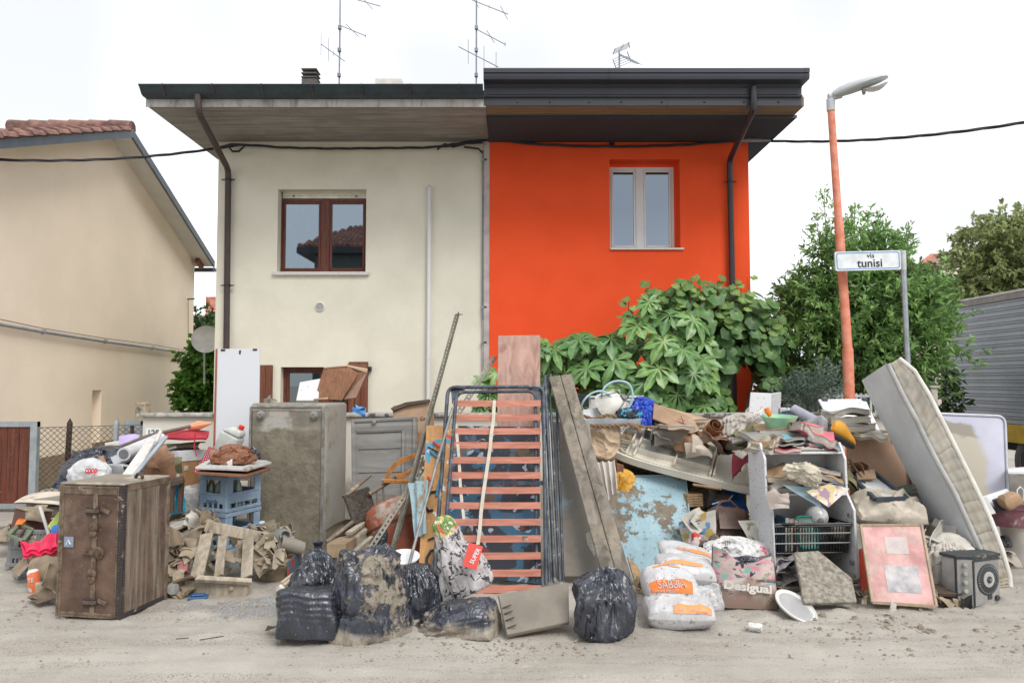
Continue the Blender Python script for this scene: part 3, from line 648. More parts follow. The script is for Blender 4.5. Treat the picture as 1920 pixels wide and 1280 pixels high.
for k in range(6):                                             # ridge tiles
    m = M(); e0 = .40-k*.36; m.tube([rp(pk.y, e0, .05), rp(pk.y, e0-.40, .075)], .13, 10); m.build('ridge_tile', RTILE, nh, smooth=50)
m = M(); a = rp(DE+.05,.0,-.13); m.bar(rp(DE-.25,.14,-.16), rp(eF-.1,.14,-.16), .09, .10); m.build('rafter', mat('brown rafter', (.22,.075,.04), .6, grain=(20,3,20)), nh)
m = M(); m.bar(rp(eF+.04,.42,-.16), rp(eF+.04,-8,-.16), .12, .09); m.build('gutter', BLUEG, nh)
# grey service pipe with its clips and the thin wire above it
pp = [ats(x,y,CL+.05,KL) for x,y in ((-40,602),(0,608),(80,622),(195,640),(285,652),(362,664))]
m = M(); m.tube(pp, .024, 8); sp_ = m.build('service_pipe', mat('grey zinc pipe', (.30,.32,.34), .45, metal=.3), nh, smooth=50)
for px, py in ((82,622),(198,640),(286,652),(350,662)): p = ats(px,py,CL+.05,KL); M().box(p.x-.03,p.x+.03,p.y-.012,p.y+.012,p.z-.035,p.z+.035).build('pipe_clip', mat('grey zinc pipe', (.3,.3,.3)), sp_)
m = M(); m.tube([p+Vector((0,0,.06+.01*math.sin(i*2))) for i, p in enumerate(pp)], .006, 5); m.build('wire', mat('brown wire', (.18,.10,.07), .7), nh)
m = M(); m.tube([ats(353,560,CL+.03,KL), ats(353,655,CL+.03,KL)], .006, 5); m.build('wire', mat('brown wire', (.18,.10,.07), .7), nh)
m = M(); m.bar(ats(345,652,CL+.12,KL), ats(388,660,CL+.5,KL), .05, .04); m.build('wire_bracket', BLACKM, nh); m = M(); m.bar(ats(352,561,CL+.04,KL), ats(364,560,CL+.3,KL), .03, .03); m.build('wire_bracket', BLACKM, nh)

# ------------------------------------------------------------------ brown gate, chain link fence, boundary wall
GWOOD = mat('red brown gate boards', (.115,.034,.020), .6, grain=(24,24,1.6), var=.35, fleck=.18, mudcol=(.30,.26,.2), bump=.12)
def gate(label, D, px0, px1, py0, py1, n, fw=.085, ext=0):
    a, b = at(px0,py1,D), at(px1,py0,D); x0 = a.x-ext
    t = thing('wooden_gate', label, 'gate', ((x0+b.x)/2, D, 0)); z0, z1 = max(.03,a.z), b.z
    m = M(); m.box(x0,b.x,D-.03,D+.03,z1-fw*.75,z1); m.box(x0,b.x,D-.03,D+.03,z0,z0+fw*.75); m.box(b.x-fw,b.x,D-.032,D+.032,z0-.03,z1+.002); m.box(x0,x0+fw,D-.032,D+.032,z0,z1+.002)
    m.build('gate_frame', GALV, t)
    w = (b.x-fw-x0-fw)/n
    for k in range(n): M().box(x0+fw+w*k+.002, x0+fw+w*(k+1)-.003, D-.012+.003*(k%2), D+.012, z0+fw*.75, z1-fw*.75).build('board', GWOOD, t, bevel=.003)
gate('dark red brown wooden gate with grey steel frame at the left edge', 9.35, -60, 73, 790, 957, 8, ext=.5)
gate('small brown gate with grey frame just left of the white wall', 10.3, 233, 266, 789, 850, 3)
t = thing('chain_link_fence', 'wire chain link fence with rusty post between the gate and white wall', 'fence', at(160,900,10.0)); t.location.z = 0; ORG[t.name].z = 0
DF = 10.0; fa, fb = at(66,800,DF-.2), at(268,795,DF+.1); 
for px, mt in ((131, mat('rusty steel', (.055,.035,.030), .85, vs=30, var=.4, bump=.3)), (219, GALV)):
    p = at(px,793,DF-.03); m = M(); m.bar((p.x-.03,p.y,0), (p.x,p.y,p.z), .05, .05, (1,0,0)); m.add([(p.x-.026,p.y-.026,p.z),(p.x+.026,p.y-.026,p.z),(p.x+.026,p.y+.026,p.z),(p.x-.026,p.y+.026,p.z),(p.x,p.y,p.z+.07)], [(0,1,4),(1,2,4),(2,3,4),(3,0,4)]); m.build('post', mt, t)
m = M(); L_ = (fb-fa); nx = int(L_.length/.075); zt_ = fa.z-.01
for k in range(-14, nx+1):
    for s in (1, -1):
        pts = []
        for j in range(15):
            x = (k+j if s == 1 else k+14-j)*.075
            if 0 <= x <= L_.length: q = fa+L_*(x/L_.length); pts.append((q.x, q.y+(.006 if (j % 2) == (s > 0) else -.006), zt_-j*.075))
        if len(pts) > 1: m.tube(pts, .0034, 4)
m.tube([fa+Vector((0,0,-.01)), fb+Vector((0,0,-.01))], .005, 5)
tag(m.build('wire_mesh', mat('dull wire', (.10,.09,.08), .6, metal=.3), t), kind='stuff')
DB = 8.8
bw = thing('boundary_wall', 'low white garden wall with stone coping running behind the heap', 'wall', (0, DB, 0))
xa, xb = at(268,800,DB).x, at(1760,800,DB).x; zc = at(330,781,DB).z
bwm = mat('white garden wall', (.62,.59,.52), .88, vs=2, var=.05, mud=.2, ms=1.2, mudcol=(.33,.31,.26), bump=.15, line=(.45,.2))
M().box(xa, xb, DB, DB+.22, 0, zc-.002).build('wall', bwm, bw)
n = 9; 
for k in range(n):
    x0 = lerp(xa-.06, xb, k/n)+.004; x1 = lerp(xa-.06, xb, (k+1)/n)-.004
    M().box(x0, x1, DB-.06, DB+.28, zc, at(330,774.5,DB).z).build('coping_stone', mat('lichen stone', (.36,.35,.32), .9, vs=14, var=.4, mud=.4, ms=9, mudcol=(.07,.07,.065), bump=.5), bw, bevel=.008)
p = at(380,785,DB-.002); M().slab([at(352,778,DB-.004),at(404,778,DB-.004),at(404,830,DB-.004),at(385,800,DB-.004)], .003)
np_ = thing('house_number', 'white enamel plate reading 129 on the low white wall', 'number plate', at(292,808,DB-.01))
M().slab([at(273,803,DB-.012),at(302,803,DB-.012),at(302,818,DB-.012),at(273,818,DB-.012)], .010).build('plate', mat('white enamel', (.72,.75,.78), .35), np_, bevel=.003)
INK = mat('dark print', (.02,.022,.03), .5, bump=0)
text('129', TR(at(288.5,811,DB-.014)), .125, INK, np_, bold=.01)
m = M(); p = at(268,768,DB+.12); m.box(p.x-.06,p.x+.06,p.y-.07,p.y+.07,zc+.02,p.z+.09); o = m.build('loose_block', mat('weathered tuff', (.33,.28,.2), .95, vs=20, var=.4, bump=.6, mud=.4, mudcol=(.12,.11,.09)), bevel=.015, seg=2); tag(o, 'weathered stone block standing on the end of the white wall', 'stone block')
# garden railing seen right of the lamp
t = thing('garden_railing', 'pale railing with stone post in front of the dark hedge by the truck', 'fence', at(1730,800,9.6)); D = 9.6
for px in range(1452, 1741, 9):
    p = at(px,737,D); M().box(p.x-.012,p.x+.012,D-.012,D+.012,.4,p.z).build('bar', mat('pale rail paint', (.55,.57,.57), .5), t)
for py in (742,790): a, b = at(1440,py,D), at(1742,py,D); M().box(a.x,b.x,D-.016,D+.016,a.z-.016,a.z+.016).build('rail', mat('pale rail paint', (.5,.5,.5)), t)
p = at(1748,727,D); M().box(p.x-.045,p.x+.045,D-.05,D+.05,0,p.z).build('post', mat('weathered pale concrete', (.45,.43,.38), .9, vs=8, var=.2, bump=.3), t, bevel=.01); M().box(p.x-.06,p.x+.06,D-.065,D+.065,p.z+.002,p.z+.03).build('post_cap', mat('weathered pale concrete', (.4,.4,.4)), t)

# ------------------------------------------------------------------ street lamp and street name sign
LP = mat('faded orange paint', (.60,.17,.085), .6, (.60,.25,.17), vs=9, var=.10, fleck=.06, mudcol=(.50,.40,.36), bump=.03)
D = 8.6; p0, p1, p2, p3 = at(1594,800,D), at(1589.5,655,D), at(1572,410,D), at(1558,205,D)
base = p0+(p0-p1)*(p0.z/(p1.z-p0.z)); lt = thing('street_lamp', 'leaning street lamp with faded orange pole and grey head', 'street lamp', (base.x, base.y, 0))
m = M(); m.tube([base, p1, p1+(p2-p1)*.015, p2, p2+(p3-p2)*.02, p3], [.062,.060,.052,.050,.043,.040], 18); m.build('pole', LP, lt, smooth=50)
LG = mat('pale grey lamp casing', (.46,.49,.50), .45, vs=5, var=.05, bump=.03)
m = M(); m.tube([p3-Vector((0,0,.02)), at(1557.5,186,D)], .048, 16); m.build('collar', LG, lt, smooth=50)
q0, q1 = at(1553,182,D), at(1578,178,D-.02); m = M(); m.tube([q0, q0.lerp(q1,.5), q1], [.038,.046,.040], 14); m.build('knuckle', LG, lt, smooth=50)
A, B = at(1564,182,D-.02), at(1666,147,D-.25); ax = (B-A); Lh = ax.length; T = frame(A, B, A+Vector((0,-.10,1)))
pts = [(0,.05,.05),(.12,.08,.075),(.3,.11,.085),(.5,.135,.075),(.7,.14,.06),(.87,.12,.045),(.96,.08,.03),(1.0,.03,.02)]
P = np.array([[T @ Vector((t*Lh, math.cos(a)*w, (math.sin(a)*h if math.sin(a) > 0 else math.sin(a)*h*.55)+.02)) for a in np.linspace(0, 2*math.pi, 18, endpoint=False)] for t, w, h in pts])
m = M(); m.grid(P, cv=True); m.f += [tuple(range(18))[::-1], tuple(range(18*7, 18*8))]; m.build('lamp_head', LG, lt, smooth=50)
P = np.array([[T @ Vector((lerp(.55,.98,t)*Lh, math.cos(a)*.105*math.sqrt(max(.02,1-(2*t-1)**4)), -.02-.05*math.sin(math.pi*t)*(1+math.sin(a))/2-.02)) for a in np.linspace(0, 2*math.pi, 14, endpoint=False)] for t in np.linspace(0,1,8)])
m = M(); m.grid(P, cv=True); m.f += [tuple(range(14))[::-1], tuple(range(14*7, 14*8))]; m.build('lamp_glass', mat('frosted lamp glass', (.62,.64,.63), .25, bump=0), lt, smooth=50)
for t0 in (.60,): m = M(T); m.box(Lh*.50,Lh*.56,-.06,.06,-.08,-.02); m.build('latch', mat('grey latch', (.25,.26,.27), .5), lt, bevel=.01)
D = 8.45; s0, s1 = at(1692.5,470,D), at(1704.5,725,D); bs_ = s1+(s1-s0)*(s1.z/(s0.z-s1.z))
ss = thing('street_sign', 'white street name sign reading via tunisi on a grey steel post', 'street sign', (bs_.x, bs_.y, 0))
m = M(); m.tube([bs_, at(1693.5,500,D)], .030, 14); m.build('post', GALV, ss, smooth=50); m = M(); m.tube([at(1693.8,507,D),s0], .034, 14); m.build('post_sleeve', mat('pale grey sleeve', (.52,.54,.55), .5), ss, smooth=50)
Tsg = frame(at(1567,508,D-.045), at(1690,505,D-.045), at(1566,472,D-.045)); wS = (at(1690,505,D-.045)-at(1567,508,D-.045)).length; hS = (at(1567,472,D-.045)-at(1567,508,D-.045)).length
def rrect(x0,x1,z0,z1,r,n=5): return [(cx+r*math.cos(a0+math.pi/2*i/n), cz+r*math.sin(a0+math.pi/2*i/n)) for cx,cz,a0 in ((x1-r,z1-r,0),(x0+r,z1-r,math.pi/2),(x0+r,z0+r,math.pi),(x1-r,z0+r,1.5*math.pi)) for i in range(n+1)]
m = M(Tsg); m.prism([(x,0,z) for x,z in rrect(0,wS,0,hS,.02)], (0,.028,0)); m.build('panel', mat('white sign face', (.66,.69,.71), .5, bump=0), ss)
m = M(Tsg); o_, i_ = rrect(.014,wS-.014,.014,hS-.014,.03), rrect(.023,wS-.023,.023,hS-.023,.024); n = len(o_)
m.add([(x,-.002,z) for x,z in o_]+[(x,-.002,z) for x,z in i_]+[(x,.001,z) for x,z in o_]+[(x,.001,z) for x,z in i_], [(k,(k+1)%n,n+(k+1)%n,n+k) for k in range(n)]+[(k,(k+1)%n,2*n+(k+1)%n,2*n+k) for k in range(n)])
m.build('border', mat('blue sign border', (.07,.25,.52), .4, bump=0), ss)
text('tunisi', Tsg @ Matrix.Translation((wS*.52,-.002,hS*.36)), .285, INK, ss, bold=.012); text('via', Tsg @ Matrix.Translation((wS*.54,-.002,hS*.76)), .085, INK, ss)

# ------------------------------------------------------------------ box truck at the right edge
tr = thing('box_truck', 'grey ribbed box truck with yellow chassis strip at the right edge', 'truck', (8.2, 9.5, 0))
XT = at(1920,700,10.8).x; Y0, Y1 = 6.2, at(1768,700,12.8).y; Y1 = ats(1768,700,XT,0).y
zT, zB = ats(1920,545,XT,0).z, ats(1920,797,XT,0).z
TRK = mat('truck grey paint', (.40,.43,.48), .36, vs=2, var=.08, bump=.03, metal=.35)
M().box(XT+.02, XT+2.3, Y0, Y1, zB, zT-.02).build('box_body', TRK, tr)
n = 17
for k in range(n):
    z0 = lerp(zB, zT-.10, k/n); h = (zT-.10-zB)/n; m = M()
    m.add([(XT+.019,Y0,z0+.004),(XT+.019,Y1-.06,z0+.004),(XT+.008,Y1-.06,z0+.012),(XT+.008,Y0,z0+.012),(XT+.008,Y1-.06,z0+h*.62),(XT+.008,Y0,z0+h*.62),(XT-.012,Y1-.06,z0+h*.80),(XT-.012,Y0,z0+h*.80),(XT-.012,Y1-.06,z0+h*.92),(XT-.012,Y0,z0+h*.92),(XT+.019,Y1-.06,z0+h),(XT+.019,Y0,z0+h)], [(0,1,2,3),(3,2,4,5),(5,4,6,7),(7,6,8,9),(9,8,10,11)])
    m.build('rib', TRK, tr, recalc=False)
M().box(XT-.015, XT+.05, Y0, Y1, zT-.095, zT).build('top_rail', mat('dull brown grey rail', (.30,.26,.25), .5, metal=.2), tr, bevel=.005); M().box(XT-.02, XT+.06, Y0, Y1+.01, zT+.002, zT+.035).build('top_trim', mat('white rail', (.65,.65,.65), .5), tr)
M().box(XT-.02, XT+.08, Y1-.058, Y1+.03, zB-.05, zT-.1).build('corner_post', mat('brown truck post', (.085,.045,.035), .55), tr)
M().box(XT-.005, XT+.12, Y0, Y1, zB-.27, zB-.004).build('side_strip', mat('yellow truck paint', (.62,.38,.02), .5, vs=6, var=.15, fleck=.1, bump=.05), tr, bevel=.006)
M().box(XT+.3, XT+2.0, Y0, Y1-.1, .55, zB-.28).build('chassis', mat('dark chassis', (.03,.03,.03), .8), tr)
for yw in (ats(1922,870,XT,0).y, 7.4):
    T = TR((XT+.22,yw,.42),0,90,0); wv = M(); wv.lathe([(.22,-.13),(.36,-.13),(.41,-.09),(.42,-.03),(.42,.05),(.41,.10),(.35,.13),(.22,.13)], 28, T); wh = wv.build('wheel', BLACKM, tr, smooth=40)
    M().lathe([(.05,-.10),(.21,-.11),(.235,-.135),(.22,.0)], 20, T).build('rim', mat('dusty rim', (.28,.27,.25), .6), wh, smooth=40)

# ------------------------------------------------------------------ far houses and the house across the road (mirrored in the window)
fh = thing('far_house', 'house with red tiled roof half hidden behind the trees at right', 'house', at(1775,560,30)); D = 30
FW = mat('far house wall', (.52,.46,.40), .9); FR = mat('red roof tiles', (.36,.13,.09), .85, (.42,.18,.13), vs=3, var=.25, bump=.3); GR = mat('grey roof tiles', (.20,.18,.17), .9, vs=4, var=.3, bump=.3)
a, b = at(1722,520,D), at(1850,520,D); M().box(a.x-1,b.x+2,D,D+8,0,a.z).build('wall', FW, fh)
p = [at(1712,512,D-.5),at(1790,506,D-.5),at(1790,486,D+3),at(1748,484,D+3)]
m = M(); m.slab(p, .25); rf1 = m.build('roof', FR, fh)
for k in range(12): 
    t = k/12; m = M(); m.tube([p[0].lerp(p[1],t)+Vector((0,0,.1)), p[3].lerp(p[2],t)+Vector((0,0,.1))], .12, 6); m.build('roof_tile', FR, rf1)
g_p = [at(1735,512,D-2),at(1850,493,D-2),at(1870,462,D+2),at(1800,470,D+2)]
m = M(); m.slab(g_p, .25); rf2 = m.build('roof', GR, fh)
for k in range(14):
    t = k/14; m = M(); m.tube([g_p[0].lerp(g_p[1],t)+Vector((0,0,.1)), g_p[3].lerp(g_p[2],t)+Vector((0,0,.1))], .11, 6); m.build('roof_tile', GR, rf2)
m = M(); m.bar(g_p[0]+Vector((0,-.1,-.15)), g_p[1]+Vector((0,-.1,-.15)), .2, .25); m.build('eaves_board', mat('pale eaves', (.6,.55,.47), .7), fh)
fh2 = thing('far_house', 'tiny slice of red roof between the neighbour house and cream house', 'house', at(392,620,36)); D = 36
M().slab([at(384,588,D),at(420,588,D),at(425,570,D+4),at(398,572,D+4)], .2).build('roof', FR, fh2); a = at(386,588,D); M().box(a.x-1,a.x+2.5,D+.5,D+5,0,a.z).build('wall', FW, fh2); p = at(401,572,D+2); M().box(p.x-.3,p.x+.3,p.y-.3,p.y+.3,p.z-.5,p.z+.4).build('chimney', FR, fh2)
oh2 = thing('house_across', 'dark house with hipped tile roof across the road seen in the window glass', 'house', (-5, -10, 0)); 
x0, x1, y0, y1, ze, zr2 = -8.9, 1.0, -8.0, -15.5, 7.15, 8.75
M().box(x0+.6,x1-.6,y1+.6,y0-.6,0,ze-.05).build('wall', mat('dark stucco', (.12,.13,.13), .9), oh2); M().box(x0,x1,y1,y0,ze-.25,ze).build('eaves', mat('dark eaves', (.05,.055,.06), .8), oh2)
m = M(); rx0, rx1, ym = x0+1.5, x1-1.5, (y0+y1)/2; n = 44; TILE = mat('terracotta roof tiles', (.20,.085,.065), .85, (.27,.125,.09), vs=3, var=.3, bump=.2)
m.add([(x0,y0,ze),(x1,y0,ze),(x1,y1,ze),(x0,y1,ze),(rx0,ym,zr2),(rx1,ym,zr2)], [(0,1,5,4),(1,2,5),(2,3,4,5),(3,0,4),(0,3,2,1)]); rf3 = m.build('roof', TILE, oh2)
m = M()
for k in range(n):
    x = lerp(x0,x1,(k+.5)/n); top = min(1,(x-x0)/1.5,(x1-x)/1.5)
    for j in range(12):
        f0, f1 = j/12, (j+1)/12
        if f0 > top: break
        f1 = min(f1+.02, top); m.tube([(x,lerp(y0,ym,f0),lerp(ze,zr2,f0)+.06),(x,lerp(y0,ym,f1),lerp(ze,zr2,f1)+.03)], [.09,.07], 6)
tag(m.build('roof_tiles', TILE, rf3), kind='stuff')
t = thing('satellite_dish', 'pale round satellite dish above the bush between the two houses', 'satellite dish', at(383,690,13.5)); T = TR(at(387,637,13.5), 82, 0, 14)
m = M(); m.lathe([(.0,.0),(.10,.008),(.18,.03),(.245,.06),(.25,.066),(.18,.036),(.1,.014),(0,.006)], 28, T); m.build('dish', mat('pale grey dish', (.55,.56,.55), .5), t, smooth=50)
m = M(); m.tube([at(383,640,13.55), at(383,720,13.55)], .02, 8); m.build('mast', GALV, t)
# ------------------------------------------------------------------ foliage
def leafmesh(name, C, Dr, L, Wd, mt, parent=None, seed=0, fold=.25, droop=.15):
    """N small folded leaves (two triangles each): centres C, directions Dr"""
    g = np.random.default_rng(seed); n = len(C); Dr = Dr/np.linalg.norm(Dr, axis=1, keepdims=True)
    rnd = g.normal(size=(n,3))*.55+np.array([0,-.25,.9]); s = np.cross(Dr, rnd); s /= np.maximum(np.linalg.norm(s, axis=1, keepdims=True), 1e-6); up = np.cross(s, Dr)
    L = L[:,None]; Wd = Wd[:,None]
    a = C; mid = C+Dr*L*.45; tip = C+Dr*L-up*0+np.array([0,0,-1])*L*droop
    l = mid+s*Wd/2+up*Wd*fold; r = mid-s*Wd/2+up*Wd*fold
    V = np.stack([a, l, tip, r], 1).reshape(-1,3); o0 = np.array(ORG[parent.name]) if parent else np.zeros(3)
    me = bpy.data.meshes.new(name); me.vertices.add(len(V)); me.vertices.foreach_set('co', (V-o0).ravel())
    idx = (np.arange(n)[:,None]*4+np.array([0,1,2,0,2,3])).ravel(); me.loops.add(len(idx)); me.loops.foreach_set('vertex_index', idx)
    me.polygons.add(n*2); me.polygons.foreach_set('loop_start', np.arange(n*2)*3); me.update(calc_edges=True); me.materials.append(mt)
    o = bpy.data.objects.new(name, me); COL.objects.link(o)
    if parent: o.parent = parent; ORG[o.name] = ORG[parent.name]
    return o
def leafmat(key, c1, c2, rough=.45, trans=.36): return mat(key, c1, rough, c2, vs=2.2, var=.15, bump=0, island=.7, trans=trans, spec=.45)
def twigs(blobs, n, seed, shell=.55):
    """points and outward directions through the volume of several (centre, radii) blobs, denser at the outside"""
    g = np.random.default_rng(seed); vol = np.array([r[0]*r[1]*r[2] for _, r in blobs])**.75; k = g.choice(len(blobs), n, p=vol/vol.sum())
    d = g.normal(size=(n,3)); d /= np.linalg.norm(d, axis=1, keepdims=True); rad = g.uniform(0,1,n)**shell
    C = np.array([tuple(b[0]) for b in blobs])[k]; Rr = np.array([b[1] for b in blobs])[k]
    lump = 1+.16*rf(d*3+k[:,None], 1.5, seed+3)
    return C+d*Rr*(rad*lump)[:,None], d
def sprays(P, d, per, L, seed, up=.5, spread=.8, ln=(.07,.11), wd=.33):
    g = np.random.default_rng(seed); n = len(P); ax = d*.8+np.array([0,0,up])+g.normal(size=(n,3))*.35; ax /= np.linalg.norm(ax, axis=1, keepdims=True)
    t = g.uniform(0, 1, (n, per)); C = (P[:,None]+ax[:,None]*(t*L)[...,None]).reshape(-1,3); ld = (ax[:,None]+g.normal(size=(n,per,3))*spread).reshape(-1,3)
    ll = g.uniform(*ln, n*per); return C, ld, ll, ll*wd
def limbs(t, base, r, tops, mt, seed, name='limb'):
    g = random.Random(seed)
    for q in tops:
        q = Vector(q); mid = base.lerp(q, .5)+Vector((g.uniform(-.12,.12), g.uniform(-.1,.1), g.uniform(-.05,.12)))
        m = M(); m.tube([base, base.lerp(mid,.5)+Vector((0,0,.05)), mid, mid.lerp(q,.5), q], [r, r*.8, r*.6, r*.4, r*.15], 7); m.build(name, mt, t, smooth=60)
BARK = mat('grey brown bark', (.11,.085,.06), .9, vs=12, var=.35, bump=.6, bs=40)
# laurel by the orange wall
LM1 = leafmat('laurel leaf', (.14,.25,.085), (.235,.39,.125)); LM2 = leafmat('young laurel leaf', (.22,.37,.11), (.28,.45,.15))
D = 10.3; tc_ = at(1620,600,D); t = thing('laurel_tree', 'big dense green laurel behind the orange lamp pole and street sign', 'tree', (tc_.x, D, 0))
bl = [(at(1615,650,D),(1.15,.9,.95)),(at(1530,660,D+.2),(.75,.7,.75)),(at(1695,630,D),(.55,.7,.72)),(at(1600,560,D),(.75,.6,.6)),(at(1680,560,D),(.6,.55,.5)),(at(1722,580,D),(.32,.4,.36)),(at(1530,570,D+.1),(.42,.4,.4)),(at(1490,560,D+.2),(.25,.3,.25)),(at(1550,490,D),(.26,.3,.45)),(at(1655,480,D),(.38,.35,.32)),(at(1600,465,D),(.26,.3,.38))]
P, d = twigs(bl, 2300, 1, .45); C, ld, ll, w = sprays(P, d, 10, .17, 2, .5, .75, (.075,.14)); leafmesh('crown', C, ld, ll, w, LM1, t, 3)['kind'] = 'stuff'
P, d = twigs([(c, tuple(x*1.04 for x in r)) for c, r in bl], 800, 11, .06); k = d[:,2] > -.2; C, ld, ll, w = sprays(P[k], d[k], 9, .16, 12, .9, .6, (.07,.125)); leafmesh('young_shoots', C, ld, ll, w, LM2, t, 13)['kind'] = 'stuff'
sh = [(1545,355,1552,520),(1585,405,1590,520),(1602,385,1604,500),(1652,400,1640,510),(1705,425,1660,520),(1530,400,1545,520),(1690,470,1660,540),(1565,440,1575,540),(1620,430,1618,520),(1742,500,1720,560),(1500,520,1515,570),(1470,545,1500,600)]
g = np.random.default_rng(4); Cs, Ds, Ls = [], [], []
for x0,y0,x1,y1 in sh:
    a, b = at(x1,y1,D), at(x0,y0,D+random.uniform(-.2,.2)); m = M(); m.tube([a,b],[.012,.003],5); m.build('shoot_stem', BARK, t)
    for k in range(130):
        f = g.uniform(0,1)**.8; sp_w = .16*(1-f)+.035; Cs.append(np.array(a.lerp(b,f))+g.normal(size=3)*np.array([sp_w,sp_w,.03])); Ds.append(np.array([0,0,.9])+g.normal(size=3)*.55); Ls.append(g.uniform(.06,.11))
leafmesh('young_shoots', np.array(Cs), np.array(Ds), np.array(Ls), np.array(Ls)*.34, LM2, t, 5)['kind'] = 'stuff'
b0 = Vector((tc_.x-.1, D, .0)); m = M(); m.tube([b0, b0+Vector((.02,0,.6)), b0+Vector((-.05,0,1.3))], [.10,.085,.07], 9); m.build('trunk', BARK, t, smooth=60)
limbs(t, b0+Vector((-.05,0,1.25)), .05, [c for c, r in bl], BARK, 3)
# grey green shrub at its foot
D = 9.35; c = at(1515,735,D); t = thing('grey_shrub', 'small grey green olive like shrub below the laurel beside the orange wall', 'shrub', (c.x, D, 0))
P, d = twigs([(at(1515,745,D),(.33,.25,.26)),(at(1545,720,D),(.2,.2,.2)),(at(1490,755,D),(.25,.2,.2))], 300, 21, .5); C, ld, ll, w = sprays(P, d, 10, .18, 22, .7, .5, (.05,.09), .22); leafmesh('foliage', C, ld, ll, w, leafmat('grey green leaf', (.13,.19,.15), (.22,.28,.23)), t, 23)['kind'] = 'stuff'
limbs(t, Vector((c.x,D,0)), .03, [at(1515,745,D), at(1545,720,D), at(1490,755,D)], BARK, 5, 'stem')
# tree at the far right
D = 22; c = at(1890,520,D); t = thing('broad_tree', 'large olive green tree rising behind the grey truck roof', 'tree', (c.x, D, 0))
bl = [(at(1880,480,D),(1.6,1.5,1.0)),(at(1930,440,D),(1.3,1.3,.75)),(at(1850,530,D),(1.3,1.2,.8)),(at(1920,540,D),(1.6,1.4,1.0)),(at(1838,450,D),(.6,.6,.4)),(at(1990,470,D),(1.6,1.5,1.2)),(at(1830,580,D),(1.0,1,.7)),(at(1900,620,D),(2,1.4,1.0))]
P, d = twigs(bl, 2300, 31, .35); C, ld, ll, w = sprays(P, d, 11, .32, 32, .2, .9, (.13,.22), .5); leafmesh('crown', C, ld, ll, w, leafmat('olive tree leaf', (.18,.235,.085), (.33,.37,.16)), t, 33)['kind'] = 'stuff'
m = M(); m.tube([(c.x,D,0),(c.x+.1,D,2.2),(c.x,D,3.4)], [.25,.2,.14], 9); m.build('trunk', BARK, t, smooth=60); limbs(t, Vector((c.x,D,3.2)), .12, [c_ for c_, r in bl]+[at(1815,480,D),at(1808,468,D)], BARK, 6)
# bushes in the gap on the left
D = 15.5; c = at(385,700,D); t = thing('garden_bush', 'leafy bush filling the narrow gap between the two houses', 'bush', (c.x, D, 0))
bl = [(at(384,690,D),(.42,.5,.7)),(at(398,655,D),(.3,.3,.4)),(at(372,740,D),(.45,.5,.5)),(at(402,740,D),(.4,.4,.6))]
P, d = twigs(bl, 500, 41, .4); C, ld, ll, w = sprays(P, d, 8, .2, 42, .2, .9, (.10,.17), .7); leafmesh('foliage', C, ld, ll, w, leafmat('bush leaf', (.08,.20,.035), (.14,.30,.05)), t, 43)['kind'] = 'stuff'; limbs(t, Vector((c.x,D,0)), .04, [q for q, r in bl], BARK, 8, 'stem')
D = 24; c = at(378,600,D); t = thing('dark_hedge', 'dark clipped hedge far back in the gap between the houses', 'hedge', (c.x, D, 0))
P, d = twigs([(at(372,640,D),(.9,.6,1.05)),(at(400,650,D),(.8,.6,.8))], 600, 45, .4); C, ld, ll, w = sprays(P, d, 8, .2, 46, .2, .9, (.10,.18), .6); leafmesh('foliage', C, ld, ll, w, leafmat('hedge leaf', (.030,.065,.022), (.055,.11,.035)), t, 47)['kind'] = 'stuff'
# dark hedge behind the laurel and railing
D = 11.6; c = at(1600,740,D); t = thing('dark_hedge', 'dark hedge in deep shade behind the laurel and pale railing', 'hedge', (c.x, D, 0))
P, d = twigs([(at(1500,770,D),(.7,.4,.9)),(at(1620,760,D),(1.0,.4,.8)),(at(1735,760,D),(.5,.3,.7))], 900, 51, .4); C, ld, ll, w = sprays(P, d, 8, .2, 52, .2, .9, (.08,.14), .5); leafmesh('foliage', C, ld, ll, w, leafmat('shade leaf', (.030,.062,.022), (.05,.09,.03)), t, 53)['kind'] = 'stuff'

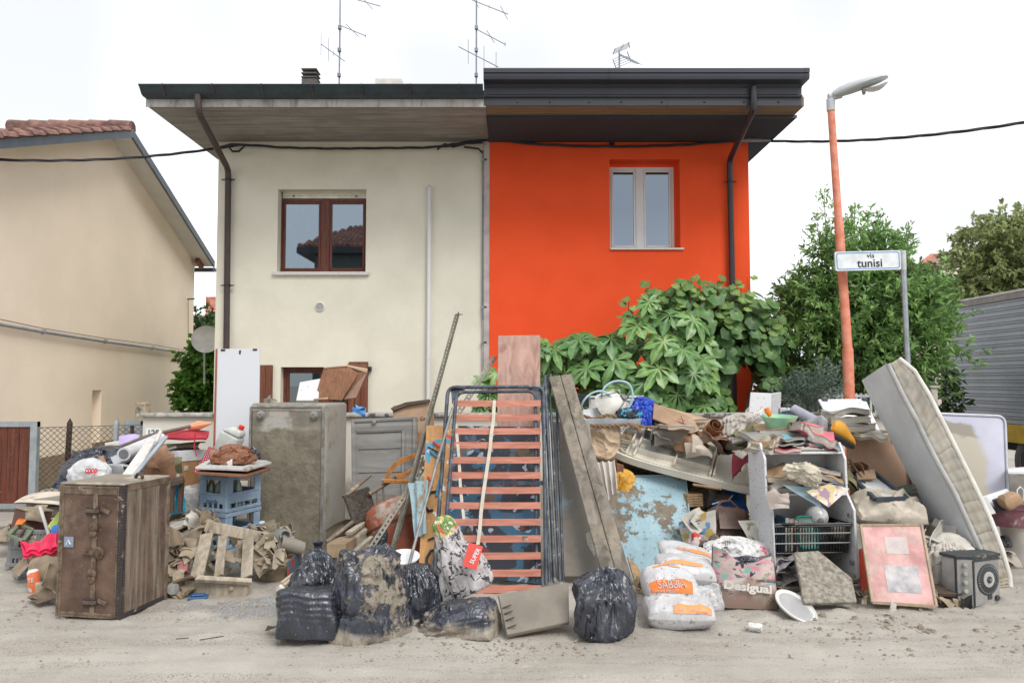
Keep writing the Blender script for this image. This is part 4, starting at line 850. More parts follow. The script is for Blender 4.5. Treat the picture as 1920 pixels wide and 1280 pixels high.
# big leaved shrub: every leaf its own object, four shared shapes
def palm_leaf(seed, nl=8):
    g = random.Random(seed); dr = g.uniform(.15,.55); V = [(0,0,0)]; Fc = []; lob = []
    for k in range(nl):
        a = math.radians(lerp(-142,142,k/(nl-1)))+math.pi/2; ln = (1-.32*abs(2*k/(nl-1)-1)**1.5)*g.uniform(.80,1.12); wd = .165*g.uniform(.75,1.2)*(.75+.25*ln)
        ca, sa = math.cos(a), math.sin(a); i = len(V)
        def q(r, s, h=0): 
            x, y = ca*r-sa*s, sa*r+ca*s; return (x, y, h-dr*(r**2.2)+.02*math.sin(9*r+seed+k))
        V += [q(ln*.30,wd*.75,.02), q(ln*.55,wd*1.15,.035), q(ln*.78,wd*.95,.03), q(ln,0,0), q(ln*.78,-wd*.95,.03), q(ln*.55,-wd*1.15,.035), q(ln*.30,-wd*.75,.02), q(ln*.32,0,-.01), q(ln*.6,0,-.01)]
        A = lambda *n: Fc.append(tuple(i+x if x >= 0 else 0 for x in n))
        A(-1,7,0); A(0,7,8,1); A(1,8,2); A(2,8,3); A(-1,6,7); A(6,5,8,7); A(5,4,8); A(4,3,8)
        if lob: Fc.append((0, lob[-1], i+6)); Fc.append((lob[-1], lob[-1]+1, i+6)) if k%2 else Fc.append((lob[-1], i+5, i+6))
        lob.append(i)
    V += [(0,.02,-.012),(.012,-.02,-.015),(-.012,-.02,-.015),(0,-.75,-.22)]; n = len(V); Fc.append((n-4,n-1,n-3)); Fc.append((n-4,n-2,n-1))
    vein = [0.0]*len(V); vein[0] = 1
    for i in lob: vein[i+3] = vein[i+7] = vein[i+8] = 1
    return V, Fc, vein
def round_leaf(seed):
    g = random.Random(seed); V = [(0,.12,.02)]; n = 11
    for k in range(n):
        a = math.radians(lerp(-150,150,k/(n-1)))+math.pi/2; r = (.52+.06*(k%2)+.10*math.cos(a-math.pi/2))*g.uniform(.92,1.08); V.append((math.cos(a)*r, .12+math.sin(a)*r, -.22*abs(math.cos(a)*r)**1.4-.10*r*r+g.uniform(-.03,.03)))
    return V, [(0,k,k+1) for k in range(1,n)], [1]+[0.2*(k%2) for k in range(n)]
def leafdata(name, vf, mt, smooth=True):
    me = bpy.data.meshes.new(name); me.from_pydata(vf[0], [], vf[1]); me.materials.append(mt)
    at_ = me.attributes.new('vein', 'FLOAT', 'POINT'); at_.data.foreach_set('value', vf[2])
    if smooth: me.polygons.foreach_set('use_smooth', [True]*len(me.polygons))
    return me
def orient(loc, nrm, tipd, s):                       # leaf plane normal nrm, tip towards tipd
    z = Vector(nrm).normalized(); y = Vector(tipd); y = (y-z*y.dot(z)).normalized(); x = y.cross(z)
    return Matrix(((x.x*s,y.x*s,z.x*s,loc[0]),(x.y*s,y.y*s,z.y*s,loc[1]),(x.z*s,y.z*s,z.z*s,loc[2]),(0,0,0,1)))
def vein_pat(N, L, mix, mth, step, noise, pos, c):
    va = N.new('ShaderNodeAttribute'); va.attribute_name = 'vein'; c = mix(mth('MULTIPLY', step(va.outputs['Fac'], .55, 1.0), .38), c, (.36,.46,.20)); oi = N.new('ShaderNodeObjectInfo'); h = N.new('ShaderNodeHueSaturation'); L.new(c, h.inputs['Color']); L.new(mth('ADD', mth('MULTIPLY', oi.outputs['Random'], .55), .70), h.inputs['Value']); L.new(mth('ADD', mth('MULTIPLY', oi.outputs['Random'], -.03), .515), h.inputs['Hue']); return h.outputs[0]
FM = mat('big shrub leaf', (.085,.20,.050), .36, (.15,.30,.09), vs=9, var=.2, bump=.12, bs=30, trans=.18, pat=vein_pat, spec=.5)
VM = mat('vine leaf', (.055,.135,.035), .5, (.10,.21,.055), vs=5, var=.2, bump=.08, trans=.22, pat=vein_pat); VM2 = mat('young vine leaf', (.13,.24,.055), .5, (.19,.31,.09), vs=5, var=.15, bump=.05, trans=.3, pat=vein_pat)
YM = mat('yellowed leaf', (.50,.27,.03), .5, (.35,.18,.03), bump=.05, trans=.2)
fat = [leafdata('leaf', palm_leaf(k, 7+k%3), FM) for k in range(7)]; fy = leafdata('leaf', palm_leaf(9), YM); vin = [leafdata('leaf', round_leaf(k), VM) for k in range(3)]; vin2 = [leafdata('leaf', round_leaf(k+5), VM2) for k in range(3)]
def put(me, par, Mx):
    o = bpy.data.objects.new('leaf', me); COL.objects.link(o); o.parent = par; o.matrix_local = Matrix.Translation(-ORG[par.name]) @ Mx; return o
D = 9.5; c = at(1150,740,D); fs = thing('big_leaf_shrub', 'shrub with large glossy hand shaped leaves against the orange wall', 'shrub', (c.x, D, 0))
g = random.Random(7)
hero = [(1245,640,8.75,.34,(0,-.75,.5)),(1235,690,8.7,.34,(.1,-.8,.5)),(1155,675,8.8,.33,(-.2,-.7,.6)),(1205,720,8.7,.33,(0,-.85,.35)),(1300,600,8.8,.32,(.3,-.7,.6)),(1100,690,8.8,.34,(-.2,-.6,.7)),(1225,760,8.65,.27,(0,-.95,.15)),(1300,700,8.75,.28,(.2,-.8,.4)),(1085,635,9.0,.33,(-.2,-.5,.8)),(1040,655,9.0,.30,(-.3,-.5,.8)),(1145,635,9.0,.32,(0,-.5,.8)),(1195,610,8.9,.32,(-.2,-.5,.8)),(1255,590,8.9,.30,(0,-.5,.8)),(1060,700,8.9,.30,(-.3,-.7,.5)),(1130,740,8.9,.27,(-.1,-.8,.4)),(1270,740,8.8,.26,(.1,-.9,.3)),(1090,760,8.95,.30,(-.2,-.7,.6)),(1180,700,8.95,.28,(0,-.7,.6)),(1030,715,9.0,.25,(-.3,-.7,.5)),(1215,580,9.0,.26,(-.5,-.5,.5)),(1150,720,8.8,.28,(0,-.8,.5)),(1280,655,8.7,.30,(.1,-.8,.5))]
for x,y,dd,s,nm in hero:
    n_ = Vector(nm)+Vector((g.uniform(-.2,.2),g.uniform(-.1,.1),g.uniform(-.1,.1))); put(g.choice(fat), fs, orient(at(x,y,dd), n_, Vector((nm[0]*1.2+g.uniform(-.35,.35), -.3, -.9)), s))
for k in range(125):
    x = g.uniform(1012,1325); top = 640-70*math.exp(-((x-1215)/55)**2)+10*math.sin(x*.05); y = g.uniform(top, 785); dd = g.uniform(8.95,9.9)
    n_ = Vector((g.uniform(-.5,.4),g.uniform(-.9,-.3),g.uniform(.2,.9))); put(g.choice(fat), fs, orient(at(x,y,dd), n_, Vector((g.uniform(-.8,.8),g.uniform(-.6,.2),g.uniform(-1,.1))), g.uniform(.17,.30)))
for x,y in ((905,712),(930,700),(915,740),(940,745),(900,760),(925,775),(955,720),(985,740)):
    put(g.choice(fat), fs, orient(at(x,y,9.2), Vector((g.uniform(-.4,.4),-.7,.6)), Vector((g.uniform(-.8,.8),-.2,-.7)), g.uniform(.16,.22)))
put(fy, fs, orient(at(1163,750,9.3), Vector((.2,-.8,.3)), Vector((-.2,-.1,-1)), .26))
for q in ((1060,660),(1130,650),(1200,620),(1270,640),(1240,720),(1100,720),(930,730)):
    e = at(q[0],q[1],9.3); m = M(); m.tube([Vector((c.x,9.6,0)), Vector((lerp(c.x,e.x,.4),9.6,e.z*.55)), e], [.03,.022,.010], 7); m.build('stem', BARK, fs, smooth=60)
# vine on the right
D = 9.7; c = at(1370,740,D); vs_ = thing('round_leaf_vine', 'tall vine with rounded leaves climbing beside the black downpipe', 'vine', (c.x, D, 0))
bl = [(at(1330,590,D),(.85,.42,.42)),(at(1290,560,D),(.6,.35,.3)),(at(1370,640,D),(.62,.45,.45)),(at(1430,650,D),(.33,.4,.42)),(at(1310,680,D+.1),(.55,.3,.5)),(at(1290,745,D),(.45,.35,.25)),(at(1440,720,D-.1),(.20,.25,.22)),(at(1400,590,D),(.35,.35,.3)),(at(1345,690,D),(.35,.35,.3)),(at(1320,755,D-.2),(.5,.3,.25)),(at(1240,770,D-.2),(.4,.25,.2))]
P, d = twigs(bl, 1300, 61, .45); gg = np.random.default_rng(62)
k = ~((np.abs(P[:,0]-at(1393,730,D).x) < .17) & (P[:,2] < at(1393,676,D).z)); P, d = P[k], d[k]
order = np.argsort(P[:,1]-1.2*d[:,2]*.2)
for i_, i in enumerate(order[:278]):
    n_ = Vector(d[i])*.5+Vector((g.uniform(-.3,.3),-.55,.5)); put(g.choice(vin2 if d[i][2] > .45 and g.random() < .75 else vin), vs_, orient(P[i], n_, Vector((g.uniform(-.6,.6),-.3,-.8)), g.uniform(.11,.19)))
rest = order[278:]; m = M()
for i in rest:
    v, f, _ = round_leaf(int(i) % 7); m.T = orient(P[i], Vector(d[i])*.5+Vector((g.uniform(-.4,.4),-.5,.5)), Vector((g.uniform(-.6,.6),-.3,-.8)), g.uniform(.11,.18)); m.add(v, f)
m.T = None; tag(m.build('foliage', VM, vs_, smooth=80, recalc=False), kind='stuff')
for x,y0,y1 in ((1218,530,600),(1235,545,610),(1290,520,600),(1312,528,600),(1345,530,600),(1365,520,600),(1385,528,610),(1265,535,600),(1175,560,600),(1400,520,590),(1440,575,640),(1458,580,650)):
    m = M(); m.tube([at(x,y1,9.5), at(x+4,(y0+y1)/2,9.45), at(x+g.uniform(-6,8),y0,9.4)], [.008,.006,.003], 5); m.build('tendril', mat('reddish vine stem', (.20,.08,.04), .7), vs_)
    for j in range(5): put(g.choice(vin2), vs_, orient(at(x+g.uniform(-12,12), lerp(y0-2,y1,j/5), 9.4), Vector((g.uniform(-.4,.4),-.6,.5)), Vector((g.uniform(-.8,.8),-.3,-.6)), g.uniform(.08,.13)))
for q in ((1300,640),(1370,620),(1420,680),(1310,560)): e = at(q[0],q[1],9.75); m = M(); m.tube([Vector((c.x-.2,9.8,0)), Vector((lerp(c.x,e.x,.4),9.8,e.z*.5)), e], [.035,.025,.010], 7); m.build('stem', BARK, vs_, smooth=60)
# ------------------------------------------------------------------ the heap: shared materials and small builders
MUDM = mat('dried mud', MUD, .9, (.33,.28,.21), vs=6, var=.2, bump=.6, bs=40)
MCARD = mat('muddy cardboard', (.25,.195,.135), .88, (.30,.24,.17), vs=5, var=.2, mud=.45, mudcol=(.32,.275,.21), bump=.3)
BCARD = mat('brown cardboard', (.30,.195,.12), .85, (.36,.245,.16), vs=4, var=.15, mud=.12, bump=.15)
BPAPER = mat('brown crumpled paper', (.20,.105,.055), .75, (.26,.15,.09), vs=6, var=.2, mud=.2, bump=.12)
GBOARD = mat('mud grey board', (.21,.19,.165), .9, (.26,.235,.20), grain=(9,9,1.4), var=.25, mud=.35, mudcol=(.25,.215,.17), bump=.45)
WLAM = mat('white laminate', (.59,.60,.615), .4, vs=3, var=.015, fleck=.28, mudcol=(.20,.16,.11), mud=.06, bump=.06)
WPAINT = mat('white painted wood', (.50,.49,.47), .6, grain=(18,18,2), var=.12, mud=.16, bump=.15)
BLACKBAG = mat('black bag film', (.020,.024,.034), .27, (.030,.035,.050), vs=4, var=.3, mud=.17, ms=4, mudcol=(.25,.215,.165), fleck=.16, bump=.7, bs=24, spec=.8, edge=.04, film=9)
MUDBAG = mat('muddy black bag film', (.020,.024,.034), .27, (.030,.035,.050), vs=4, var=.3, mud=.46, ms=3.2, mudcol=(.27,.235,.185), fleck=.16, bump=.7, bs=24, spec=.8, line=(.045,.14), edge=.025, film=9)
WHITEBAG = mat('white bag film', (.60,.60,.595), .4, vs=5, var=.04, mud=.12, ms=6, fleck=.22, mudcol=(.17,.14,.10), bump=.2, bs=20, trans=.12)
CLOTHB = mat('beige cloth', (.50,.44,.36), .9, (.55,.49,.41), vs=4, var=.1, mud=.3, bump=.2); CLOTHW = mat('off white cloth', (.60,.56,.51), .9, vs=6, var=.1, mud=.2, bump=.25, bs=80)
REDC = mat('dark red fabric', (.32,.020,.035), .9, (.38,.03,.045), vs=6, var=.15, bump=.2, bs=120, fleck=.08)
METG = mat('dull grey steel', (.21,.205,.19), .5, (.27,.26,.245), vs=12, var=.2, mud=.3, metal=.3, bump=.15)
DWOOD = mat('dark wet wood', (.075,.050,.036), .7, grain=(16,16,2.5), var=.3, mud=.22, bump=.25); TWOOD = mat('tan raw wood', (.36,.24,.13), .75, grain=(20,20,3), var=.25, mud=.12, bump=.15)
CYAN = mat('cyan plastic film', (.012,.36,.58), .35, bump=.15, trans=.2); BLUEF = mat('royal blue film', (.015,.045,.36), .38, (.02,.07,.45), vs=5, var=.2, bump=.2); PAGES = mat('wet paper pages', (.50,.46,.40), .9, grain=(5,5,160), var=.25, mud=.15, bump=.35)

def panel(name, label, cat, pts, th, mt, bevel=.004, group=None):
    return tag(M().slab([at(*p) for p in pts], th).build(name, mt, bevel=bevel), label, cat, group)
def stick(name, label, cat, pts, r, mt, n=8, group=None):
    m = M(); m.tube([at(*p) for p in pts], r, n); return tag(m.build(name, mt, smooth=50), label, cat, group)
def rag(name, label, cat, px, py, D, w, d, mt, seed, rx=35, rz=0, amp=.3, K=16, dome=.15, n=24, th=.004, ry=0, layers=1, group=None):
    ms = []
    for k in range(layers): ms.append(crumple(TR(at(px,py,D)+Vector((.10*w*math.sin(k*2.1+seed)*(k > 0), .02*k, .22*d*math.cos(k*1.7+seed)*(k > 0))), rx+14*k*math.sin(seed+k), ry+10*math.cos(seed*2+k)*(k > 0), rz+37*k), w*(1-.12*k), d*(1-.1*k), seed+k*7, n, max(6,int(K*.6)), amp*1.7, 0, th, dome))
    m = ms[0] if layers == 1 else None
    if m: return tag(m.build(name, mt, smooth=16), label, cat, group)
    t = thing(name, label, cat, at(px,py,D), group)
    for k, q in enumerate(ms): q.build('fold', mt, t, smooth=16)
    return t
def lump(name, label, cat, px, py, D, w, d, h, mt, seed, rx=0, ry=0, rz=0, cre=.06, lmp=.06, pinch=.5, ground=None, group=None):
    T = TR(at(px,py,D), rx, ry, rz) @ Matrix.Translation((0,0,-h/2)); return tag(pillow(T, w, d, h, seed, cre=cre, lump=lmp, pinch=pinch, ground=ground).build(name, mt, smooth=40), label, cat, group)
def book(t, T, w, d, h, cov, nm='book'):
    m = M(T); m.box(0,w,0,d,0,.003); m.box(0,w,0,d,h-.003,h); m.box(w-.004,w,0,d,.003,h-.003); c = m.build('cover', cov, t)
    m = M(T); m.box(.004,w-.006,.004,d-.004,.0035,h-.0035); m.build('pages', PAGES, t)
def crate(T, w, d, h, mt, label, group=None, name='plastic_crate', holes=True, word=None, ribs=4):
    """moulded crate: posts, rims, open upper windows and ribs on its four walls; T at its lower front left corner"""
    t = thing(name, label, 'crate', T.to_translation(), group); p = .03; m = M(T)
    for x0, y0 in ((0,0),(w-p,0),(0,d-p),(w-p,d-p)): m = M(T); m.box(x0,x0+p,y0,y0+p,0,h); m.build('corner_post', mt, t, bevel=.004)
    for z0, z1, e in ((0,.03,.004),(h*.47,h*.52,.003),(h-.035,h,.006)):
        m = M(T); m.box(-e,w+e,-e,.016,z0,z1); m.box(-e,w+e,d-.016,d+e,z0,z1); m.box(-e,.016,.017,d-.017,z0,z1); m.box(w-.016,w+e,.017,d-.017,z0,z1); m.build('rim', mt, t, bevel=.003)
    m = M(T); m.box(.03,w-.03,.004,.010,.07,h*.47); m.box(.004,.010,.03,d-.03,.07,h*.47); m.box(w-.010,w-.004,.03,d-.03,.07,h*.47); m.box(.03,w-.03,d-.01,d-.004,.07,h*.47)
    for k in range(ribs+1):
        x = lerp(.03, w-.04, k/ribs); m.box(x,x+.012,.0,.012,.031,.07); y = lerp(.03, d-.04, k/ribs); m.box(w-.012,w,y,y+.012,.031,.07); m.box(0,.012,y,y+.012,.031,.07)
    m.box(.03,.07,.002,.012,h*.52,h-.035); m.box(w-.07,w-.03,.002,.012,h*.52,h-.035); m.box(w-.012,w-.002,.03,.08,h*.52,h-.035); m.box(w-.012,w-.002,d-.08,d-.03,h*.52,h-.035); m.box(.002,.012,.03,.08,h*.52,h-.035)
    m.build('side_wall', mt, t); m = M(T); m.box(.017,w-.017,.017,d-.017,.005,.014); m.build('floor', mt, t)
    if word: text(word, T @ Matrix.Translation((w*.48,.002,h*.29)), w*.42, mat('crate print', (.05,.11,.24), .6, bump=0), t, bold=.01)
    return t
def debris(name, label, spots, mts, seed, size=(.10,.26)):
    """a mass of mud caked paper and card nobody could count"""
    g = random.Random(seed); m = M()
    for px0,py0,px1,py1,D0,D1,n in spots:
        for k in range(n):
            w = g.uniform(*size); y = g.uniform(py0,py1); D = lerp(D1, D0, (y-py0)/max(1,py1-py0))+g.uniform(-.06,.06)
            q = crumple(TR(at(g.uniform(px0,px1), y, D), g.uniform(-20,80), g.uniform(-35,35), g.uniform(0,360)), w, w*g.uniform(.5,1), g.randint(0,9999), 11, 7, g.uniform(.35,.85), 0, .004, .12); m.add(q.v, q.f)
    return tag(m.build(name, mts, smooth=25, recalc=False), label, kind='stuff')

# ------------------------------------------------------------------ left end
t = crate(frame(at(10,1062,6.42), at(62,1062,6.5), at(11,988,6.42)), .27, .34, .31, mat('grey crate plastic', (.22,.225,.23), .6, mud=.25, bump=.08), 'grey plastic crate standing on the road left of the trunk', ribs=7)
m = M(); T = frame(at(10,1062,6.40), at(62,1062,6.48), at(11,988,6.40))
m.T = T
for k in range(7): x = .10+k*.022; m.box(x, x+.008, .001, .012, .075, .28)
m.build('lattice', mat('grey crate plastic', (.2,.2,.2)), t)
tb = thing('muddy_suitcase', 'mud grey suitcase lying under a folded cloth behind the green folder', 'suitcase', at(85,1000,7.1)); T = frame(at(48,970,7.0), at(124,962,7.1), at(48,930,7.0)); m = M(T); m.box(0,.40,0,.5,-.03,.16); m.build('shell', mat('mud grey hide', (.20,.185,.155), .8, mud=.4, bump=.3), tb, bevel=.03, seg=2); m = M(T); m.box(-.004,.404,-.004,.5,.075,.09); m.build('seam', DWOOD, tb)
rag('folded_cloth', 'stiff beige folded cloth lying on the mud grey suitcase', 'cloth', 85, 930, 7.15, .42, .36, CLOTHB, 3, 8, 10, .14, 10, .05)
tb = thing('brown_box', 'small red brown wooden box smeared with mud beside the orange scrap', 'box', at(62,1000,6.75)); T = frame(at(42,1003,6.6), at(84,1003,6.75), at(44,957,6.6)); m = M(T); m.box(0,.21,0,.25,0,.20); m.build('body', mat('red brown box wood', (.12,.05,.035), .7, mud=.35, bump=.2), tb, bevel=.006); m = M(T); m.box(-.008,.218,-.008,.258,.203,.222); m.build('lid', MCARD, tb, bevel=.004)
rag('cloth_scrap', 'mud stiffened rag slumped over the small red brown box', 'cloth', 66, 957, 6.62, .20, .16, MCARD, 5, 45, 0, .4, 12)
rag('orange_scrap', 'bright orange plastic scrap beside the brown box at far left', 'plastic scrap', 35, 979, 6.5, .09, .09, mat('orange plastic', (.80,.20,.03), .5, bump=.1), 6, 60, 10, .4, 10)
tf = thing('broken_frame', 'broken dull green picture frame lying on the grey crate', 'frame', at(38,1000,6.4)); P_ = [at(16,1003,6.35),at(36,983,6.5),at(60,992,6.5),at(44,1013,6.35)]
for k in range(4): m = M(); m.bar(P_[k], P_[(k+1)%4], .035, .018); m.build('frame_bar', mat('dull green paint', (.14,.17,.11), .6, mud=.4), tf)
m = M(); m.bar(P_[0].lerp(P_[3],.6), P_[1].lerp(P_[2],.55), .02, .012); m.build('cross_bar', DWOOD, tf)
stick('pole', 'short grey and white pole leaning on the brown box', 'pole', [(75,950,6.5),(92,1003,6.35)], .014, mat('chipped white pole', (.45,.45,.45), .5, mud=.4))
panel('folder', 'lime green muddy folder leaning against the trunk', 'folder', [(90,985,6.2),(119,948,6.4),(119,984,6.4),(102,1000,6.2)], .012, mat('lime green card', (.42,.50,.13), .6, mud=.25, ms=8))
rag('blue_cloth', 'small blue cloth scrap under the lime green folder', 'cloth', 107, 993, 6.15, .10, .08, mat('bright blue cloth', (.05,.20,.55), .7), 8, 50)
tp = tag(drape([at(38,1018,6.15),at(116,1000,6.15),at(112,1035,5.95),at(42,1036,5.95)], 30, 18, 4, .018, 12, .006, .012, 3).build('jacket', mat('magenta red nylon', (.62,.018,.075), .5, (.70,.03,.10), vs=7, var=.2, bump=.15, pat=lambda N,L,mix,mth,step,noise,pos,c: mix(step(noise(4.5,2,.4),.60,.62), c, (.72,.60,.60)))), 'crumpled magenta and white jacket draped beside the trunk', 'jacket')
tp.modifiers.new('puff', 'SOLIDIFY').thickness = .03
rag('muddy_cardboard', 'folded muddy cardboard propped under the magenta jacket', 'cardboard', 82, 1062, 5.9, .30, .24, MCARD, 12, 70, 15, .35, 9)
def corrug(px0, name, label, pts, mt, seed, nw=22, amp=.006):
    a, b, c, d = [np.array(at(*p)) for p in pts]; u = np.linspace(0,1,nw*4)[:,None,None]; v = np.linspace(0,1,8)[None,:,None]
    P = (a*(1-u)+b*u)*(1-v)+(d*(1-u)+c*u)*v; n = np.cross(b-a, d-a); n /= np.linalg.norm(n); P = P+n*(amp*np.sin(u*nw*6.283)+.03*rf(P, 5, seed)[...,None]); m = M(); m.sheet(P, .003); return tag(m.build(name, mt, smooth=60), label, 'cardboard')
corrug(0, 'corrugated_cardboard', 'torn corrugated cardboard standing at the left foot of the trunk', [(92,1052,5.75),(114,1062,5.7),(112,1115,5.45),(78,1100,5.5)], MCARD, 2, 14)
corrug(0, 'corrugated_cardboard', 'flat corrugated cardboard on the road by the trunk corner', [(48,1118,5.55),(80,1098,5.5),(104,1112,5.4),(66,1126,5.35)], MCARD, 4, 12)
panel('cardboard_flap', 'muddy cardboard flap lying against the grey crate', 'cardboard', [(20,1068,6.1),(48,1040,6.2),(54,1058,6.0),(34,1080,5.95)], .008, MCARD)
tt = thing('tray', 'shallow grey plastic tray on the road left of the orange tin', 'tray', gp(44,1085)); T = frame(gp(33,1086), gp(58,1082), gp(33,1086)+Vector((0,0,1))); m = M(T); m.box(0,.12,0,.16,.0,.008); m.build('base', GALV, tt); m = M(T); 
for q in ((0,.12,0,.008),(0,.12,.152,.16),(0,.008,.009,.151),(.112,.12,.009,.151)): m.box(*q, .009,.04)
m.build('rim', GALV, tt)
tc2 = thing('orange_tin', 'dented orange and white tin printed TE under muddy cardboard', 'tin', gp(65,1108)); T = TR(gp(65,1108), 4, -4, 0); m = M(); m.lathe([(.040,0),(.042,.004),(.042,.15),(.038,.155)], 20, T); m.build('body', mat('orange printed tin', (.66,.16,.06), .5, mud=.15, pat=lambda N,L,mix,mth,step,noise,pos,c: mix(step(noise(9,2,.4),.56,.58), c, (.65,.55,.5))), tc2, smooth=40); m = M(); m.lathe([(.038,.156),(.030,.165),(.012,.166)], 16, T); m.build('lid', WHITEP, tc2, smooth=40)
text('TE', T @ Matrix.Translation((.004,-.044,.10)), .045, WHITEP, tc2, bold=.02)
for k, (a, b) in enumerate((((-10,990,7.6),(36,986,7.4)),((-10,1000,7.5),(34,994,7.2)))):
    m = M(); m.bar(at(*a), at(*b), .10, .03); tag(m.build('plank', GBOARD, bevel=.003), ('weathered plank on the ground below the wooden gate, farther one','weathered plank on the ground below the wooden gate, nearer one')[k], 'plank')
debris('muddy_litter', 'mud caked litter and paper heaped around the grey crate and suitcase', [(10,960,120,1010,6.7,7.2,16),(60,1000,118,1060,6.1,6.6,10),(0,985,40,1010,6.8,7.2,6)], MCARD, 3, (.08,.18))

# the wardrobe trunk
A, B = gp(105,1157), gp(225,1164); T = frame(A, B, A+(at(243,908,B.y)-B)); Wt = (B-A).length; Ht = (at(243,908,B.y)-B).length; Dt = .50
LEA = mat('worn brown trunk hide', (.085,.048,.034), .55, (.13,.082,.058), vs=3.5, var=.25, mud=.20, ms=2.6, mudcol=(.29,.245,.19), fleck=.10, bump=.3, bs=30, edge=.14)
def side_pat(N, L, mix, mth, step, noise, pos, c):
    mp = N.new('ShaderNodeMapping'); L.new(pos, mp.inputs[0]); mp.inputs['Scale'].default_value = (16,16,1.0)
    return mix(step(noise(1.0,6,.7,mp.outputs[0],.4),.42,.64), c, (.235,.20,.155))
LEAS = mat('mud streaked trunk side', (.075,.046,.034), .6, (.12,.08,.06), vs=4, var=.25, mud=.15, ms=3, fleck=.1, bump=.3, pat=side_pat)
TOPM = mat('dust crusted trunk top', (.24,.21,.17), .9, vs=6, var=.15, mud=.5, mudcol=(.34,.30,.24), bump=.4)
tk = thing('travel_chest', 'tall old brown wardrobe trunk with leather trim standing on the muddy road', 'trunk', A)
m = M(T); m.box(0,Wt*.56,0,Dt,0.006,Ht-.012); m.build('lid', LEA, tk, bevel=.012, seg=2); m = M(T); m.box(Wt*.565,Wt-.004,.002,Dt,0.006,Ht-.012); m.build('body', LEA, tk, bevel=.012, seg=2)
m = M(T); m.box(Wt-.006,Wt+.001,.02,Dt-.02,.02,Ht-.02); m.build('side_panel', LEAS, tk); m = M(T); m.box(-.004,Wt+.003,-.004,Dt+.003,Ht-.012,Ht+.004); m.build('top_panel', TOPM, tk, bevel=.012, seg=2)
TRIM = mat('cracked leather trim', (.10,.066,.045), .6, (.16,.12,.085), vs=14, var=.3, mud=.32, ms=9, mudcol=(.26,.22,.17), bump=.4); DTR = mat('dark worn trim', (.035,.030,.030), .55, mud=.3, ms=8, bump=.3); BRASS = mat('rusted brass', (.095,.062,.040), .5, (.16,.11,.075), vs=20, var=.3, metal=.4, mud=.25, ms=10, bump=.3)
e = .005
for x0,x1,y0,y1,z0,z1,mt in ((Wt*.56-.015,Wt*.56+.02,-e-.003,-e+.006,.02,Ht-.03,TRIM),(Wt-.035,Wt+e,-e,0.03,.01,Ht-.005,DTR),(Wt-.05,Wt-.036,-e,-.0005,.02,Ht-.02,TRIM),(0-e,.03,-e,.03,.01,Ht-.005,TRIM),(.031,Wt-.051,-e,-.0005,Ht-.075,Ht-.02,TRIM),(.031,Wt-.051,-e,-.0005,.012,.045,TRIM),(Wt+.001,Wt+e,.031,Dt-.03,Ht-.05,Ht-.012,TRIM),(Wt+.001,Wt+e,.031,Dt-.03,.012,.045,DTR),(Wt-.02,Wt+e,Dt-.029,Dt+e,.01,Ht-.005,TRIM)):
    m = M(T); m.box(x0,x1,y0,y1,z0,z1); m.build('trim_strip', mt, tk, bevel=.003)
m = M()
for k in range(46):
    z = .03+k*(Ht-.06)/45
    for x, y in ((Wt-.043,-e-.001),(Wt-.018,-e-.001),(.015,-e-.001)): m.lathe([(.0042,0),(.003,.003)], 5, T @ TR((x,y,z),90))
    m.lathe([(.0042,0),(.003,.003)], 5, T @ TR((Wt+e,.016,z),0,90))
for k in range(24):
    x = .04+k*(Wt-.1)/23; m.lathe([(.0042,0),(.003,.003)], 5, T @ TR((x,-e-.001,Ht-.03),90)); m.lathe([(.0042,0),(.003,.003)], 5, T @ TR((x,-e-.001,.03),90))
tag(m.build('stud', BRASS, tk, smooth=50), kind='stuff')
xs = Wt*.56
for z in (Ht*.80, Ht*.13):
    m = M(T); m.box(xs-.06,xs+.03,-.02,-.009,z-.028,z+.028); b_ = m.build('buckle', DTR, tk, bevel=.006); m = M(T); m.box(xs-.055,xs+.045,-.026,-.021,z-.012,z+.012); m.build('strap', BRASS, b_, bevel=.004); m = M(T @ TR((xs+.05,-.012,z+.015),0,20)); m.box(0,.07,-.006,.004,-.012,.012); m.build('tab', TRIM, b_)
for z in (Ht*.655, Ht*.32):
    m = M(); m.lathe([(.034,0),(.034,.008),(.024,.014),(.012,.022)], 16, T @ TR((xs,-.009,z+.018),90)); c_ = m.build('clasp', BRASS, tk, smooth=40); m = M(); m.lathe([(.026,0),(.026,.010),(.016,.016)], 14, T @ TR((xs,-.009,z-.022),90)); m.build('clasp_plate', BRASS, c_, smooth=40)
z = Ht*.49; m = M(T); m.box(xs-.075,xs+.03,-.024,-.010,z-.018,z+.022); h_ = m.build('hasp', BRASS, tk, bevel=.008, seg=2); m = M(); m.lathe([(.040,0),(.042,.008),(.030,.012),(.026,.022),(.010,.024)], 20, T @ TR((xs+.045,-.010,z+.004),90)); m.build('lock_plate', BRASS, h_, smooth=40); m = M(); m.lathe([(.012,0),(.010,.005)], 10, T @ TR((xs-.062,-.024,z),90)); m.build('rivet', BRASS, h_)
m = M(T); m.box(.048,.118,-e-.004,-e-.001,Ht*.525,Ht*.525+.07); s_ = m.build('sticker', mat('faded blue sticker', (.22,.26,.36), .6, fleck=.1), tk); m = M(T); m.T = T; m.tube([(.065,-e-.0055,Ht*.525+.018),(.082,-e-.0055,Ht*.525+.05),(.09,-e-.0055,Ht*.525+.028),(.102,-e-.0055,Ht*.525+.02)], .004, 4); m.build('print', WHITEP, s_)
m = M(T); m.T = T; m.tube([(Wt*.72,.30,Ht+.01),(Wt*.78,.28,Ht+.035),(Wt*.90,.24,Ht+.045),(Wt*.98,.2,Ht+.02)], .012, 7); m.build('carry_handle', DWOOD, tk, smooth=50)

